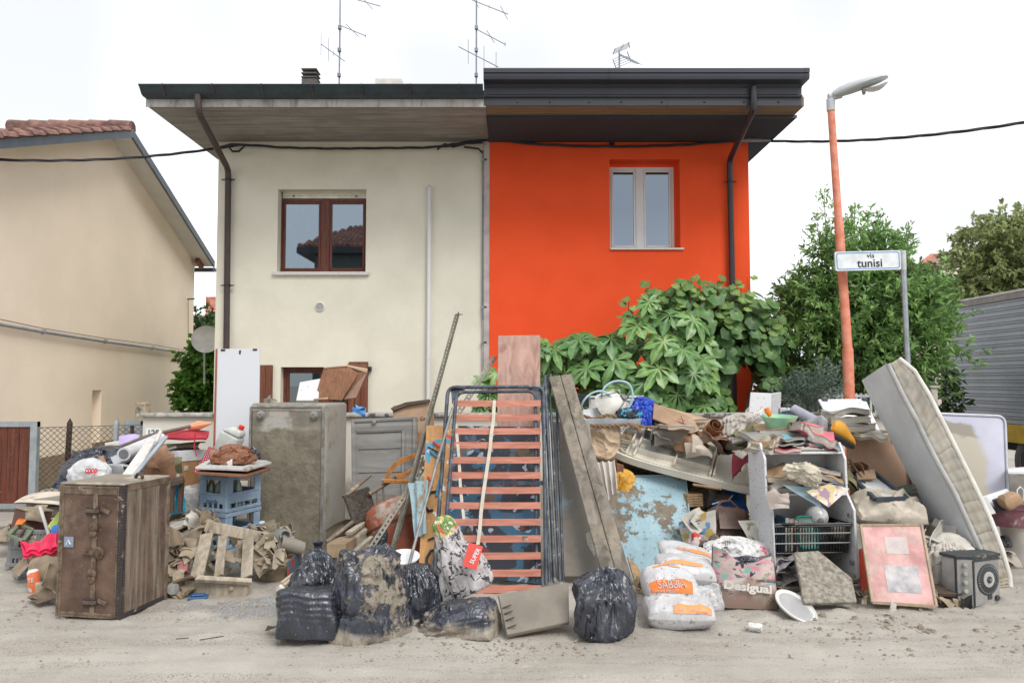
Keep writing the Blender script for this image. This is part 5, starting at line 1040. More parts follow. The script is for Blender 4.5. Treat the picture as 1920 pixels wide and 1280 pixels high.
# on and behind the trunk
def bag(name, label, px, py, D, rx, ry, h, seed, mt, prof=TIED, tilt=(0,0,0), cat='bag', group=None, ground=None, **kw):
    T = Matrix.Translation(at(px,py,D)) @ Euler([R(a) for a in tilt]).to_matrix().to_4x4()
    return tag(sack(T, prof, rx, ry, h, seed, ground=ground, **kw).build(name, mt, smooth=38), label, cat, group)
bag('black_bag', 'black bin bag heaped behind the white carrier bag on the trunk', 195, 905, 6.6, .34, .25, .32, 21, BLACKBAG, SLUMP, cre=.22)
bag('navy_bag', 'dark navy cloth bundle behind the top left corner of the trunk', 140, 915, 6.2, .20, .15, .12, 22, mat('navy cloth', (.045,.055,.085), .6, bump=.2), SLUMP, cre=.25)
cb = bag('carrier_bag', 'white supermarket carrier bag with red lettering on top of the trunk', 170, 906, 5.9, .155, .12, .20, 23, mat('thin white bag', (.58,.59,.60), .35, bump=.2, bs=18, trans=.15, fleck=.05), SLUMP, cre=.13, pleat=.06)
text('coop', TR(at(171,884,5.715), -12, 0, 4), .09, mat('red print', (.62,.02,.03), .5, bump=0), cb, h=.05, bold=.03)
panel('wood_offcut', 'short reddish wood offcut sticking up behind the carrier bag', 'wood', [(184,856,6.1),(194,852,6.15),(206,880,6.0),(196,884,6.0)], .02, mat('reddish raw wood', (.28,.15,.10), .8, grain=(20,20,3), bump=.2))
panel('grey_board', 'flat pale grey board lying under the white plastic tube', 'board', [(203,850,6.5),(258,832,6.6),(264,848,6.4),(214,872,6.3)], .03, mat('pale grey plastic', (.36,.37,.40), .5))
tt = thing('plastic_tube', 'white plastic pipe length lying across the grey board', 'pipe', at(255,845,6.4)); m = M(); a, b = at(232,851,6.2), at(300,822,6.9); m.tube([a,b], .055, 18); m.build('tube', mat('pale plastic', (.58,.59,.62), .4), tt, smooth=50); m = M(); d_ = (b-a).normalized(); m.tube([a-d_*.004, a+d_*.03], .040, 16); m.build('bore', mat('bore shade grey', (.16,.16,.17), .8), tt, smooth=50)
panel('white_plank', 'paint splashed white plank leaning on the back of the trunk', 'plank', [(222,898,5.75),(250,898,5.75),(291,824,6.3),(279,818,6.3)], .025, mat('splashed white plank', (.56,.54,.51), .6, grain=(12,12,2), var=.15, mud=.2, bump=.15, pat=lambda N,L,mix,mth,step,noise,pos,c: mix(step(noise(6,3,.5),.62,.66), c, (.55,.30,.28))))
panel('white_plank', 'narrow white frame strip leaning behind the paint splashed plank', 'plank', [(276,852,6.4),(284,852,6.4),(304,806,6.6),(298,806,6.6)], .02, WPAINT)
for k, (a, b) in enumerate((((250,893,5.8),(312,818,6.25)),((245,893,5.95),(293,828,6.4)))):
    m = M(); m.bar(at(*a), at(*b), .035, .02); tag(m.build('metal_bar', GALV, bevel=.003), ('longer grey metal bar leaning beside the white plank on the trunk','shorter grey metal bar wedged behind the white plank')[k], 'metal bar')
stick('broomstick', 'long grey wooden handle resting across the rubbish to the white cabinet', 'handle', [(192,850,6.7),(280,816,6.9),(357,799,7.2)], .016, mat('grey old wood', (.14,.11,.085), .8, grain=(6,20,20), bump=.2))
m = M(); P = [at(352,801,7.2),at(372,797,7.25),at(395,793,7.3)]; m.tube(P, [.02,.045,.012], 8); tag(m.build('paper_cone', mat('salmon paper', (.72,.30,.17), .7, fleck=.1), smooth=40), 'salmon paper wrap on the end of the long handle', 'paper')
rag('lilac_cloth', 'small lilac cloth bundle beside the long wooden handle', 'cloth', 240, 823, 6.95, .20, .15, mat('lilac cloth', (.42,.34,.58), .8, bump=.2), 31, 55, 20, .35, 18)
panel('low_block', 'small white rendered block by the chain link fence', 'block', [(196,830,8.2),(226,827,8.2),(226,862,8.2),(196,862,8.2)], .25, mat('white garden wall', (.6,.6,.5)))
tb = thing('white_cabinet', 'overturned white cabinet with brown back beside the checked cloth', 'cabinet', at(355,930,7.0)); T = frame(at(336,935,6.85), at(404,925,7.3), at(336,845,6.85)); m = M(T)
hb = (at(336,845,6.85)-at(336,935,6.85)).length; m.box(-.002,.52,-.001,.03,hb-.10,hb); m.build('top_rail', WLAM, tb, bevel=.003); m = M(T); m.box(.0,.5,.006,.02,-.1,hb-.101); m.build('back_panel', mat('orange brown hardboard', (.34,.185,.085), .7, vs=5, var=.12, mud=.1, line=(.62,.1)), tb)
m = M(T); m.box(-.02,-.003,0,.5,-.1,hb); m.build('side_panel', WLAM, tb, bevel=.003); m = M(); m.slab([at(271,848,7.0),at(334,845,6.86),at(334,905,6.86),at(290,900,7.0)], .018); m.build('door', WLAM, tb, bevel=.003); m = M(T); m.box(.05,.10,.0,.005,hb-.18,hb-.14); m.build('paper_label', PAGES, tb)
tag(drape([at(302,812,7.2),at(392,803,7.35),at(388,826,6.95),at(304,820,6.9)], 24, 16, 4, .02, 9, .02).build('red_cushion', REDC, smooth=40), 'dark red fabric seat pad lying on the overturned white cabinet', 'cushion')
rag('wet_papers', 'mud soaked papers layered beneath the dark red seat pad', 'paper', 335, 832, 7.15, .46, .30, mat('muddy papers', (.27,.26,.20), .85, mud=.5, bump=.3), 33, 15, 5, .16, 16, .05, layers=2)
stick('red_ribbon', 'dark red ribbon hanging from the seat pad over the white cabinet', 'ribbon', [(366,812,6.86),(364,838,6.82),(369,855,6.81)], .006, REDC)
rag('brown_paper', 'crushed brown packing paper piled behind the trunk top', 'paper', 295, 875, 6.35, .34, .28, BPAPER, 41, 60, 10, .5, 18, .2, layers=3)
def check_pat(N, L, mix, mth, step, noise, pos, c):
    sp = N.new('ShaderNodeSeparateXYZ'); L.new(pos, sp.inputs[0]); w = lambda o, k: step(mth('SINE', mth('MULTIPLY', o, k)), -.2, .2)
    c = mix(w(sp.outputs[2], 330), c, (.50,.30,.30)); return mix(w(sp.outputs[0], 330), c, (.16,.015,.03))
tag(drape([at(392,838,6.95),at(404,842,6.9),at(388,905,6.6),at(362,885,6.7)], 22, 22, 6, .02, 8, .006).build('checked_cloth', mat('red check cloth', (.42,.05,.07), .9, pat=check_pat), smooth=40), 'red checked cloth hanging between white cabinet and bottle crates', 'cloth')
tb = thing('small_stool', 'dark brown stool corner standing behind the trunk', 'stool', at(330,935,6.4)); m = M(); m.slab([at(316,898,6.4),at(344,891,6.5),at(343,898,6.3),at(318,906,6.2)], .03); m.build('seat', DWOOD, tb)
for a, b in (((341,898,6.35),(337,960,6.35)),((322,902,6.25),(322,960,6.25))): m = M(); m.bar(at(*a), at(*b), .035, .035); m.build('leg', DWOOD, tb)
bag('cyan_bag', 'bright cyan plastic bag wedged between trunk and dark stool', 322, 962, 6.45, .10, .08, .26, 44, CYAN, SLUMP, cre=.2)
bag('white_tarp', 'grey white plastic sack slumped left of the bottle crates', 356, 965, 6.75, .17, .14, .30, 45, mat('dusty white tarp', (.42,.41,.39), .6, mud=.35, bump=.3), SLUMP, tilt=(0,28,0), cre=.18)

# ------------------------------------------------------------------ bottle crates
BLUEP = mat('pale blue crate plastic', (.22,.31,.41), .5, (.25,.34,.44), vs=5, var=.1, mud=.17, ms=5, mudcol=(.30,.27,.23), bump=.06); GLS = mat('dusty green bottle', (.10,.16,.13), .25, (.20,.24,.21), vs=9, var=.2, mud=.25, ms=8, bump=.08, spec=.7)
Tc = frame(at(373,956,6.55), at(437,963,6.40), at(373,889,6.55)); cw, cd, ch = .305, .42, .305
o3 = Tc.to_translation(); crates = []
for k, lb in enumerate(('topmost pale blue bottle crate printed norda, under the boards','middle pale blue bottle crate in the stack, caught in muddy paper','lowest pale blue bottle crate half buried behind the broken pallet')):
    Tk = Tc.copy(); Tk.translation = o3-Tc.to_3x3()@Vector((0,0,1))*(k*.312); crates.append(crate(Tk, cw, cd, ch, BLUEP, lb, 'stack of blue bottle crates', 'bottle_crate', word='norda' if k == 0 else None))
    if k < 2:
        for i in range(3):
            for j in range(2-k):
                m = M(); m.lathe([(.036,.0),(.038,.01),(.038,.16),(.034,.19),(.016,.235),(.013,.285),(.016,.29),(.014,.298)], 12, Tk @ TR((.06+i*.092,.075+j*.12,.016)))
                b_ = thing('bottle', ('dusty green glass bottle standing in the topmost blue crate','dusty green glass bottle standing in the middle blue crate')[k], 'bottle', (Tk @ Vector((.06+i*.092,.075+j*.12,.016))), ('bottles in the topmost blue crate','bottles in the middle blue crate')[k]); m.build('glass', GLS, b_, smooth=50); m = M(); m.lathe([(.0175,.282),(.0175,.300),(.0,.302)], 10, Tk @ TR((.06+i*.092,.075+j*.12,.016))); m.build('cap', mat('bottle cap', (.33,.33,.30), .5, metal=.4), b_)
panel('board', 'rusty brown board lying flat on the topmost blue crate', 'board', [(365,884,6.30),(462,890,6.20),(508,876,6.9),(395,872,7.1)], .025, mat('rust stained board', (.22,.10,.06), .75, grain=(14,14,6), var=.2, mud=.25, bump=.2))
td = thing('cabinet_door', 'muddy white cabinet door laid on top of the brown board', 'door', at(430,875,6.6)); Pq = [at(366,880,6.32),at(464,884,6.24),at(509,870,6.92),at(398,864,7.05)]; nrm = Vector((0,0,1)); m = M(); m.prism([p+nrm*.002 for p in Pq], (0,0,.022)); m.build('panel', mat('smeared white door', (.50,.49,.47), .6, mud=.38, ms=4, bump=.2), td, bevel=.003)
for k in range(4): m = M(); m.bar(Pq[k].lerp(Pq[(k+2)%4],.08)+nrm*.03, Pq[(k+1)%4].lerp(Pq[(k+3)%4],.08)+nrm*.03, .05, .012); m.build('moulding', WPAINT, td)
bag('brown_handbag', 'crumpled brown leather bag lying on the white cabinet door', 437, 868, 6.55, .165, .12, .165, 51, mat('brown creased leather', (.17,.065,.032), .5, (.22,.095,.05), vs=6, var=.2, mud=.15, bump=.25), SLUMP, cre=.3)
rag('brown_paper', 'torn tan paper crumpled left of the brown leather bag', 'paper', 408, 852, 6.55, .16, .13, mat('tan torn paper', (.30,.17,.10), .8, mud=.2), 52, 50, 0, .5, 14, .2, layers=2)
rag('white_paper', 'white crumpled tissue on the cabinet door beside brown bag', 'paper', 425, 866, 6.42, .13, .08, mat('white tissue', (.62,.60,.58), .8), 53, 40, 0, .45, 14, .2)
bag('black_pouch', 'small black pouch behind the brown leather bag', 470, 862, 6.7, .07, .06, .12, 54, BLACKBAG, SLUMP, cre=.25)
tj = thing('jerrycan', 'translucent white jerrycan with red cap tilted behind the bottle crates', 'jerrycan', at(424,842,7.0)); T = TR(at(422,850,7.0), 0, 24, -12); JM = mat('milky jerrycan plastic', (.60,.62,.58), .4, mud=.2, ms=6, trans=.25, bump=.06)
m = M(T); m.box(-.10,.10,-.07,.07,0,.20); m.hexa([(-.10,-.07,.201),(.10,-.07,.201),(.10,.07,.201),(-.10,.07,.201),(-.02,-.05,.27),(.085,-.05,.27),(.085,.05,.27),(-.02,.05,.27)]); m.build('body', JM, tj, bevel=.025, seg=3, smooth=50); m = M(); m.lathe([(.026,0),(.026,.03),(.0,.032)], 14, T @ TR((.05,0,.275))); m.build('cap', mat('red cap', (.62,.03,.02), .5), tj); m = M(T); m.T = T; m.tube([(.015,0,.268),(-.03,0,.25),(-.075,0,.20)], .013, 8); m.build('handle', JM, tj, smooth=50)
# white wardrobe door
tw = thing('wardrobe_door', 'tall white wardrobe door with hinge cutouts leaning by the muddy fridge', 'door', at(440,930,7.75)); Pq = [at(407,654,7.9),at(487,653,7.9),at(484,900,7.6),at(401,900,7.6)]; m = M(); m.slab(Pq, .02); m.build('panel', mat('white door laminate', (.52,.54,.57), .6, var=.006, line=(.90,.03), bump=.03), tw, bevel=.002)
m = M(); m.bar(Pq[0]+Vector((-.004,0,0)), Pq[3]+Vector((-.004,0,0)), .02, .012, (0,1,0)); m.build('edge_band', mat('red brown edge', (.25,.08,.05), .6), tw)
for px, py, w, h in ((418,656,8,3),(478,655,8,3),(450,661,3,9),(412,682,3,9),(413,682,8,2)): p = at(px,py,7.89); M().box(p.x-w/360,p.x+w/360,p.y-.004,p.y+.006,p.z-h/360,p.z+h/360).build('fitting', BLACKM, tw)

# ------------------------------------------------------------------ fridges
A, B = at(461,1030,7.18), gp(606,1036); top = at(608,756,B.y+.02); T = frame((A.x,A.y,B.z), B, Vector((A.x,A.y,B.z))+(top-B)); Wf = (Vector((A.x,A.y,B.z))-B).length; Hf = (top-B).length; Df = .60
def fr_pat(N, L, mix, mth, step, noise, pos, c):
    return mix(step(noise(1.4,7,.6),.52,.56), c, (.36,.345,.31))
FMUD = mat('mud coated enamel', (.185,.165,.13), .85, (.215,.195,.158), vs=9, var=.1, bump=1.0, bs=18, line=(1.15,.10), mudcol=(.185,.163,.122), pat=fr_pat); FTOP = mat('mud smeared enamel', (.27,.255,.225), .6, vs=2, var=.1, mud=.5, ms=1.3, mudcol=(.22,.20,.16), bump=.2)
tf = thing('fridge', 'upside down fridge coated in grey mud with two round feet at its top', 'fridge', A); m = M(T); m.box(0,Wf,.02,Df,0,Hf); m.build('cabinet', FTOP, tf, bevel=.03, seg=3, smooth=40); m = M(T); m.box(.03,Wf-.045,.012,.021,.03,Hf-.05); m.build('base_plate', FMUD, tf)
m = M(T); m.box(Wf-.042,Wf-.012,-.004,.0195,.02,Hf-.03); m.build('edge_strip', METG, tf, bevel=.006); m = M(T); m.box(0.0,.018,.0,.0195,.02,Hf-.03); m.build('edge_strip', METG, tf, bevel=.005); m = M(T); m.box(.02,Wf-.045,.0,.0195,Hf-.045,Hf-.02); m.build('top_strip', METG, tf, bevel=.006); m = M(T); m.box(.02,Wf-.045,.008,.0195,Hf-.075,Hf-.046); m.build('top_lip', FTOP, tf)
for x in (.12, Wf-.115):
    m = M(); m.lathe([(.044,0),(.044,.012),(.030,.016),(.028,.034),(.016,.038),(.014,.030)], 20, T @ TR((x,.010,Hf-.115),90)); m.build('foot', METG, tf, smooth=40)
Tg = [at(662,786,7.75),at(781,780,7.65),at(778,960,7.4),at(664,960,7.5)]
GRP = mat('muddy translucent panel', (.20,.195,.18), .55, (.25,.245,.235), grain=(.8,.8,9), var=.15, mud=.30, ms=1.5, mudcol=(.215,.19,.15), bump=.25); tg2 = thing('fridge_front', 'grey fridge door with recessed lining standing right of the muddy fridge', 'door', Tg[3]); m = M(); m.slab(Tg, .06); m.build('shell', GRP, tg2, bevel=.015, seg=2)
fr_ = lambda u, v: (Tg[0]*(1-u)+Tg[1]*u)*(1-v)+(Tg[3]*(1-u)+Tg[2]*u)*v+Vector((0,-.008,0))
for (u0,v0),(u1,v1) in (((.0,.02),(1,.02)),((.0,.0),(.0,1)),((.97,.0),(.97,1)),((.06,.14),(.80,.14)),((.80,.14),(.80,1))): m = M(); m.bar(fr_(u0,v0), fr_(u1,v1), .035, .02, (0,1,0)); m.build('rim', GRP, tg2, bevel=.006)
for v in (.33,.58): m = M(); m.bar(fr_(.08,v), fr_(.77,v), .010, .006, (0,1,0)); m.build('rib', GRP, tg2, bevel=.004)
m = M(); m.lathe([(.022,0),(.022,.01),(.01,.014)], 12, TR(fr_(.34,.04)+Vector((0,-.012,0)),90)); m.build('knob', METG, tg2)
tl = thing('laminate_board', 'wide wood grain laminate boards propped behind the muddy fridge', 'board', at(640,750,7.9)); LAM = mat('brown wood laminate', (.19,.085,.042), .45, grain=(40,10,4), var=.28, bump=.05)
m = M(); m.slab([at(590,746,7.75),at(607,689,7.9),at(652,686,7.9),at(672,700,7.8),at(640,750,7.7)], .02); m.build('board', LAM, tl, bevel=.002); m = M(); m.slab([at(607,690,7.88),at(650,686,7.88),at(689,693,8.0),at(689,699,8.0)], .015); m.build('edge_strip', mat('pale laminate edge', (.42,.30,.2), .5), tl); m = M(); m.slab([at(652,700,7.83),at(689,697,7.95),at(668,745,7.8),at(638,750,7.75)], .02); m.build('board', LAM, tl, bevel=.002)
m = M(); m.slab([at(652,681,8.0),at(689,683,8.05),at(689,694,8.05),at(652,692,8.0)], .02); m.build('board', LAM, tl)
panel('white_sheet', 'small white panel leaning against the lower window of the cream house', 'board', [(562,716,7.9),(601,709,7.9),(596,750,7.7),(555,750,7.7)], .025, WLAM); stick('brown_strip', 'thin brown strip lying on top of the muddy fridge', 'wood', [(588,749,7.3),(615,747,7.3)], .012, TWOOD, 4)
rag('blue_film', 'crumpled bright blue plastic film beside the fridge top', 'plastic film', 674, 768, 7.9, .17, .12, mat('bright blue film', (.03,.22,.60), .4, (.15,.35,.65), vs=14, var=.3, bump=.1), 61, 60, 0, .5, 18, .2, layers=2)
tb = thing('carton', 'torn brown carton printed Dark Gra behind the perforated angle bar', 'carton', at(770,815,7.9)); m = M(); m.slab([at(736,760,7.9),at(806,751,7.9),at(808,812,7.8),at(738,812,7.8)], .30); m.build('box', BCARD, tb, bevel=.006); m = M(); m.slab([at(732,765,7.86),at(760,754,7.86),at(806,748,7.86),at(806,752,7.84),at(762,760,7.84),at(736,770,7.84)], .02); m.build('flap', DWOOD, tb)
Tt = frame(at(738,788,7.84), at(806,783,7.84), at(738,740,7.84)); text('Dark Gra', Tt @ Matrix.Translation((.255,-.006,.0)), .22, mat('brown print', (.06,.04,.03), .7, bump=0), tb)
panel('red_board', 'short rusty board edge standing below the printed carton', 'board', [(782,812,7.4),(806,806,7.4),(806,850,7.3),(782,850,7.3)], .03, mat('rust stained board', (.2,.1,.06)))
# ------------------------------------------------------------------ left foot of the heap: broken pallet and muddy things
PAL = mat('mud caked pallet wood', (.33,.28,.21), .88, (.38,.33,.26), grain=(14,14,2), var=.18, mud=.4, mudcol=(.28,.24,.185), fleck=.1, bump=.4)
tp = thing('broken_pallet', 'mud caked broken pallet frame with three slats leaning on the crates', 'pallet', gp(410,1112)); pb = lambda x,y: at(x,y,lerp(6.15,5.72,(y-985)/125))
for a, b, w in (((388,1000),(368,1085),.105),((418,1003),(410,1080),.075),((466,1008),(462,1082),.095)): m = M(); m.bar(pb(*a), pb(*b), w, .02, (0,1,.3)); m.build('slat', PAL, tp, bevel=.003)
m = M(); m.bar(pb(384,986)+Vector((0,.02,.0)), pb(488,1008)+Vector((0,.02,.0)), .02, .09, (0,.3,1)); m.build('top_rail', PAL, tp, bevel=.004); m = M(); m.bar(pb(400,1046)+Vector((0,.045,0)), pb(470,1055)+Vector((0,.045,0)), .02, .03, (0,.3,1)); m.build('cross_rail', PAL, tp)
m = M(); m.slab([at(372,1077,5.66),at(472,1083,5.66),at(472,1091,5.62),at(364,1085,5.62)], .03); m.build('bottom_board', PAL, tp, bevel=.003); a, b = at(351,1098,5.75), at(468,1104,5.70); m = M(); m.bar(a, b, .09, .115, (0,0,1)); m.build('beam', PAL, tp, bevel=.006)
m = M(); m.lathe([(.018,0),(.014,.01),(.0,.012)], 10, TR(at(434,1103,5.65),90)); m.build('knot', MUDM, tp)
debris('muddy_litter', 'mud caked paper and cardboard heaped between the trunk and the pallet', [(316,965,375,1010,6.2,6.6,22),(316,1000,360,1080,5.85,6.2,22),(318,1070,352,1120,5.6,5.8,16),(380,1000,470,1075,6.0,6.25,14),(350,960,420,1000,6.2,6.4,14)], MCARD, 12, (.07,.2))
debris('muddy_litter', 'mud caked clothing and paper heaped on the carton right of the pallet', [(474,985,540,1035,6.15,6.45,26),(480,1000,530,1060,5.95,6.15,22),(520,985,550,1000,6.4,6.5,6)], mat('mud caked cloth', (.30,.25,.18), .9, (.35,.30,.23), vs=7, var=.15, mud=.3, mudcol=(.25,.21,.155), bump=.4), 14, (.07,.17))
panel('white_carton', 'dusty white carton flap lying on the litter behind the trunk', 'cardboard', [(318,978,6.4),(374,960,6.6),(368,974,6.3),(318,992,6.2)], .03, mat('dusty white card', (.45,.42,.37), .8, mud=.3))
corrug(0, 'corrugated_sheet', 'ribbed muddy plastic sheet standing between trunk and pallet', [(316,990,6.1),(336,998,6.1),(346,1024,5.95),(318,1030,5.95)], MCARD, 8, 9)
panel('pink_box', 'small dull pink box buried in the litter left of the pallet', 'box', [(331,1048,5.95),(352,1050,5.95),(350,1070,5.9),(332,1068,5.9)], .08, mat('dull pink card', (.40,.16,.16), .8, mud=.3))
tj = thing('glass_jar', 'dark glass jar lying at the right foot of the trunk', 'jar', gp(322,1122)); T = TR(gp(320,1116)+Vector((0,0,.055)), 80, 0, 35); m = M(); m.lathe([(.035,-.06),(.05,-.055),(.054,-.03),(.054,.04),(.045,.06),(.04,.07)], 18, T); m.build('glass', mat('dark muddy glass', (.045,.055,.055), .15, mud=.2, ms=9, spec=.8), tj, smooth=50); m = M(); m.lathe([(.044,.071),(.044,.085),(.0,.087)], 16, T); m.build('lid', METG, tj)
tl = thing('blue_lid', 'blue plastic box lid lying on the road before the pallet', 'lid', gp(367,1124)); T = frame(gp(351,1126), gp(384,1124), gp(351,1126)+Vector((0,0,1))); m = M(T); m.box(0,.135,0,.09,.0,.022); m.build('base', mat('blue plastic', (.035,.10,.22), .4, mud=.2, ms=12), tl, bevel=.008, seg=2); m = M(T); m.box(.02,.115,.015,.075,.0225,.036); m.build('raised_top', mat('blue plastic', (.03,.1,.2)), tl, bevel=.008)
tb = thing('muddy_carton', 'mud caked carton with a blue and red side right of the pallet', 'carton', gp(510,1092)); T = frame(gp(481,1090), gp(540,1093), gp(481,1090)+Vector((0,0,1))); m = M(T); m.box(0,.245,0,.30,0,.165); m.build('box', MCARD, tb, bevel=.01); m = M(); m.slab([at(541,1052,5.93),at(566,1030,6.3),at(565,1066,6.3),at(541,1092,5.92)], .01); m.build('printed_side', mat('blue red print', (.07,.11,.15), .7, mud=.3, pat=lambda N,L,mix,mth,step,noise,pos,c: mix(step(noise(5,2,.4),.54,.57), c, (.30,.05,.05))), tb); m = M(T); m.box(.02,.08,-.012,-.001,.05,.10); m.build('flap', MCARD, tb)
def vessel(name, label, cat, px, py, D, prof, mt, tilt, handle=None, n=22):
    T = Matrix.Translation(at(px,py,D)) @ Euler([R(a) for a in tilt]).to_matrix().to_4x4(); t = thing(name, label, cat, at(px,py,D)); m = M(); m.lathe(prof, n, T); m.build('body', mt, t, smooth=50)
    if handle: m = M(T); m.T = T; m.tube(handle, .010, 8); m.build('handle', mt, t, smooth=50)
    return t
CER = mat('muddy stoneware', (.22,.20,.165), .6, mud=.4, ms=5, bump=.25)
vessel('jug', 'round mud covered jug lying on the heap beside the fridge', 'jug', 527, 1010, 6.3, [(.02,-.09),(.075,-.07),(.092,0),(.075,.06),(.045,.085),(.05,.11),(.038,.11),(.03,.06)], mat('grey muddy jug', (.20,.205,.19), .5, mud=.35), (60,35,20), [(.08,0,-.02),(.13,0,.01),(.12,0,.06),(.05,0,.08)])
vessel('clay_pot', 'muddy clay pot lying open towards the road beside the jug', 'pot', 548, 1023, 6.15, [(.0,-.09),(.055,-.09),(.062,.0),(.055,.07),(.062,.085),(.062,.10),(.045,.10),(.04,.0),(.03,-.07),(0,-.07)], CER, (70,0,-62))
vessel('small_bottle', 'small muddy bottle with pale cap lying left of the clay pot', 'bottle', 476, 992, 6.4, [(.03,-.06),(.034,-.05),(.034,.02),(.018,.045),(.018,.07),(.0,.072)], CER, (35,-30,0)); vessel('pale_cup', 'pale blue cup upside down on the muddy clothing heap', 'cup', 492, 985, 6.5, [(.0,-.035),(.024,-.035),(.034,.03),(.036,.035),(.03,.03),(.0,-.02)], mat('pale blue glaze', (.40,.50,.55), .4, mud=.2, ms=12), (200,0,0))
tk2 = thing('wood_strips', 'two thin pale strips lying beside the black bag on the road', 'wood', gp(550,1085))
for a, b in (((528,1092,5.72),(572,1058,6.0)),((532,1096,5.68),(576,1064,5.95))): m = M(); m.bar(at(*a), at(*b), .022, .012); m.build('strip', mat('pale raw strip', (.45,.38,.27), .7, grain=(6,6,6), bump=.1), tk2)
rag('white_rag', 'small white knotted rag at the end of the pale strips', 'rag', 525, 1100, 5.68, .08, .06, CLOTHW, 71, 40, 0, .5, 14, .2); rag('brown_leaf_scrap', 'dark brown scrap on the road left of the boxy black bag', 'scrap', 508, 1176, 4.86, .07, .05, DWOOD, 72, 20, 0, .3, 8)
stick('twig', 'thin twig lying on the bare muddy road', 'twig', [(374,1199,4.62),(398,1195,4.65),(419,1192,4.68)], .0035, DWOOD, 5); stick('twig', 'short thin twig lying on the road near the trunk', 'twig', [(330,1197,4.63),(354,1195,4.65)], .003, DWOOD, 5)

# ------------------------------------------------------------------ chair, planks, drum, bars
LOG = mat('muddy chair wood', (.16,.13,.10), .8, mud=.5, bump=.3); tc3 = thing('rush_seat_chair', 'overturned rustic chair with dark woven rush seat beside the fridge', 'chair', at(690,985,6.9))
Pq = [at(646,930,6.75),at(690,915,7.0),at(703,962,6.9),at(664,982,6.6)]; c_ = sum(Pq, Vector())/4; m = M()
for k in range(4):
    a, b = Pq[k], Pq[(k+1)%4]
    for j in range(9):
        f = j/9; m.tube([a.lerp(c_,f), b.lerp(c_,f)], .016, 6)
m.build('rush_seat', mat('dark wet rush', (.055,.045,.036), .85, vs=30, var=.4, bump=.5, bs=90), tc3, smooth=60)
for a, b, r in (((644,932,6.75),(694,890,7.0),.020),((692,926,6.9),(742,895,7.05),.021),((662,978,6.6),(612,1016,6.45),.020),((700,965,6.9),(662,1004,6.6),.018),((613,1016,6.45),(664,1003,6.6),.014),((628,1003,6.5),(676,992,6.7),.012),((640,992,6.55),(684,983,6.75),.012),((706,918,6.95),(710,962,6.9),.010),((718,912,6.98),(721,960,6.92),.010)): m = M(); m.tube([at(*a), at(*b)], r, 8); m.build('rail' if r < .015 else 'leg', LOG, tc3, smooth=50)
for k, (a, b, w, lb) in enumerate((((653,1000,6.4),(690,975,6.8),.05,'short pale plank end resting on the overturned chair'),((612,1046,6.2),(690,988,6.7),.07,'muddy plank leaning up from behind the big black bag'),((655,1042,6.2),(700,1005,6.6),.04,'thin muddy batten beside the red brown drum'))): m = M(); m.bar(at(*a), at(*b), w, .03); tag(m.build('plank', PAL, bevel=.003), lb, 'plank', 'planks by the overturned chair')
tb = thing('wooden_block', 'cut wooden beam end showing behind the big black bag', 'beam', at(625,1035,6.0)); m = M(); m.bar(at(630,1032,5.95), at(652,1018,6.5), .15, .11); m.build('beam', mat('sawn muddy beam', (.26,.19,.12), .85, grain=(10,3,10), mud=.3, bump=.3), tb, bevel=.004)
bag('black_wrap', 'twisted black plastic wrap hanging between planks and drum', 694, 1050, 6.35, .07, .06, .30, 76, BLACKBAG, SLUMP, tilt=(0,25,0), cre=.25)
DRM = mat('rusty red drum paint', (.23,.055,.026), .5, (.30,.085,.045), vs=3, var=.25, mud=.28, ms=2.2, mudcol=(.30,.245,.20), fleck=.12, bump=.15); tdm = thing('red_drum', 'rusty red metal drum tipped on its side behind the angle bars', 'drum', at(750,1045,6.5)); T = Matrix.Translation(at(752,1000,6.75)) @ Euler((R(-14),R(-22),0)).to_matrix().to_4x4()
m = M(); m.lathe([(.0,-.35),(.28,-.34),(.285,-.3),(.285,.10),(.275,.20),(.24,.27),(.16,.31),(.0,.325)], 36, T); m.build('body', DRM, tdm, smooth=50); m = M(); m.lathe([(.288,.085),(.292,.095),(.288,.105)], 36, T); m.build('seam', mat('dark seam', (.10,.04,.03), .6), tdm, smooth=50)
lump('pink_cushion', 'small mottled pink cushion wedged under the red drum', 'cushion', 703, 1035, 6.35, .16, .12, .17, mat('mottled pink cloth', (.36,.25,.24), .9, mud=.4, ms=9), 77, 70)
tcw = thing('bentwood_chair', 'orange bentwood chair arm and rail lying above the red drum', 'chair part', at(755,905,7.0)); OW = mat('orange varnished wood', (.42,.18,.05), .4, grain=(12,12,12), var=.25, mud=.08, bump=.06)
arc = [at(724,898,7.0),at(731,883,7.0),at(742,870,7.02),at(757,861,7.05),at(772,856,7.1),at(786,852,7.15)]
for a, b in zip(arc[:-1], arc[1:]): m = M(); m.bar(a, b+(b-a)*.08, .022, .04); m.build('arm', OW, tcw)
m = M(); m.bar(at(719,901,6.95), at(775,903,6.95), .04, .035); m.build('rail', OW, tcw, bevel=.005); m = M(); m.bar(at(748,898,7.0), at(796,864,7.1), .05, .03); m.build('slat', OW, tcw); m = M(); m.bar(at(742,890,7.02), at(762,890,7.02), .03, .03); m.build('block', OW, tcw); m = M(); m.lathe([(.018,0),(.02,.03),(.01,.04)], 10, TR(at(716,900,6.95),0,90)); m.build('knob', CER, tcw)
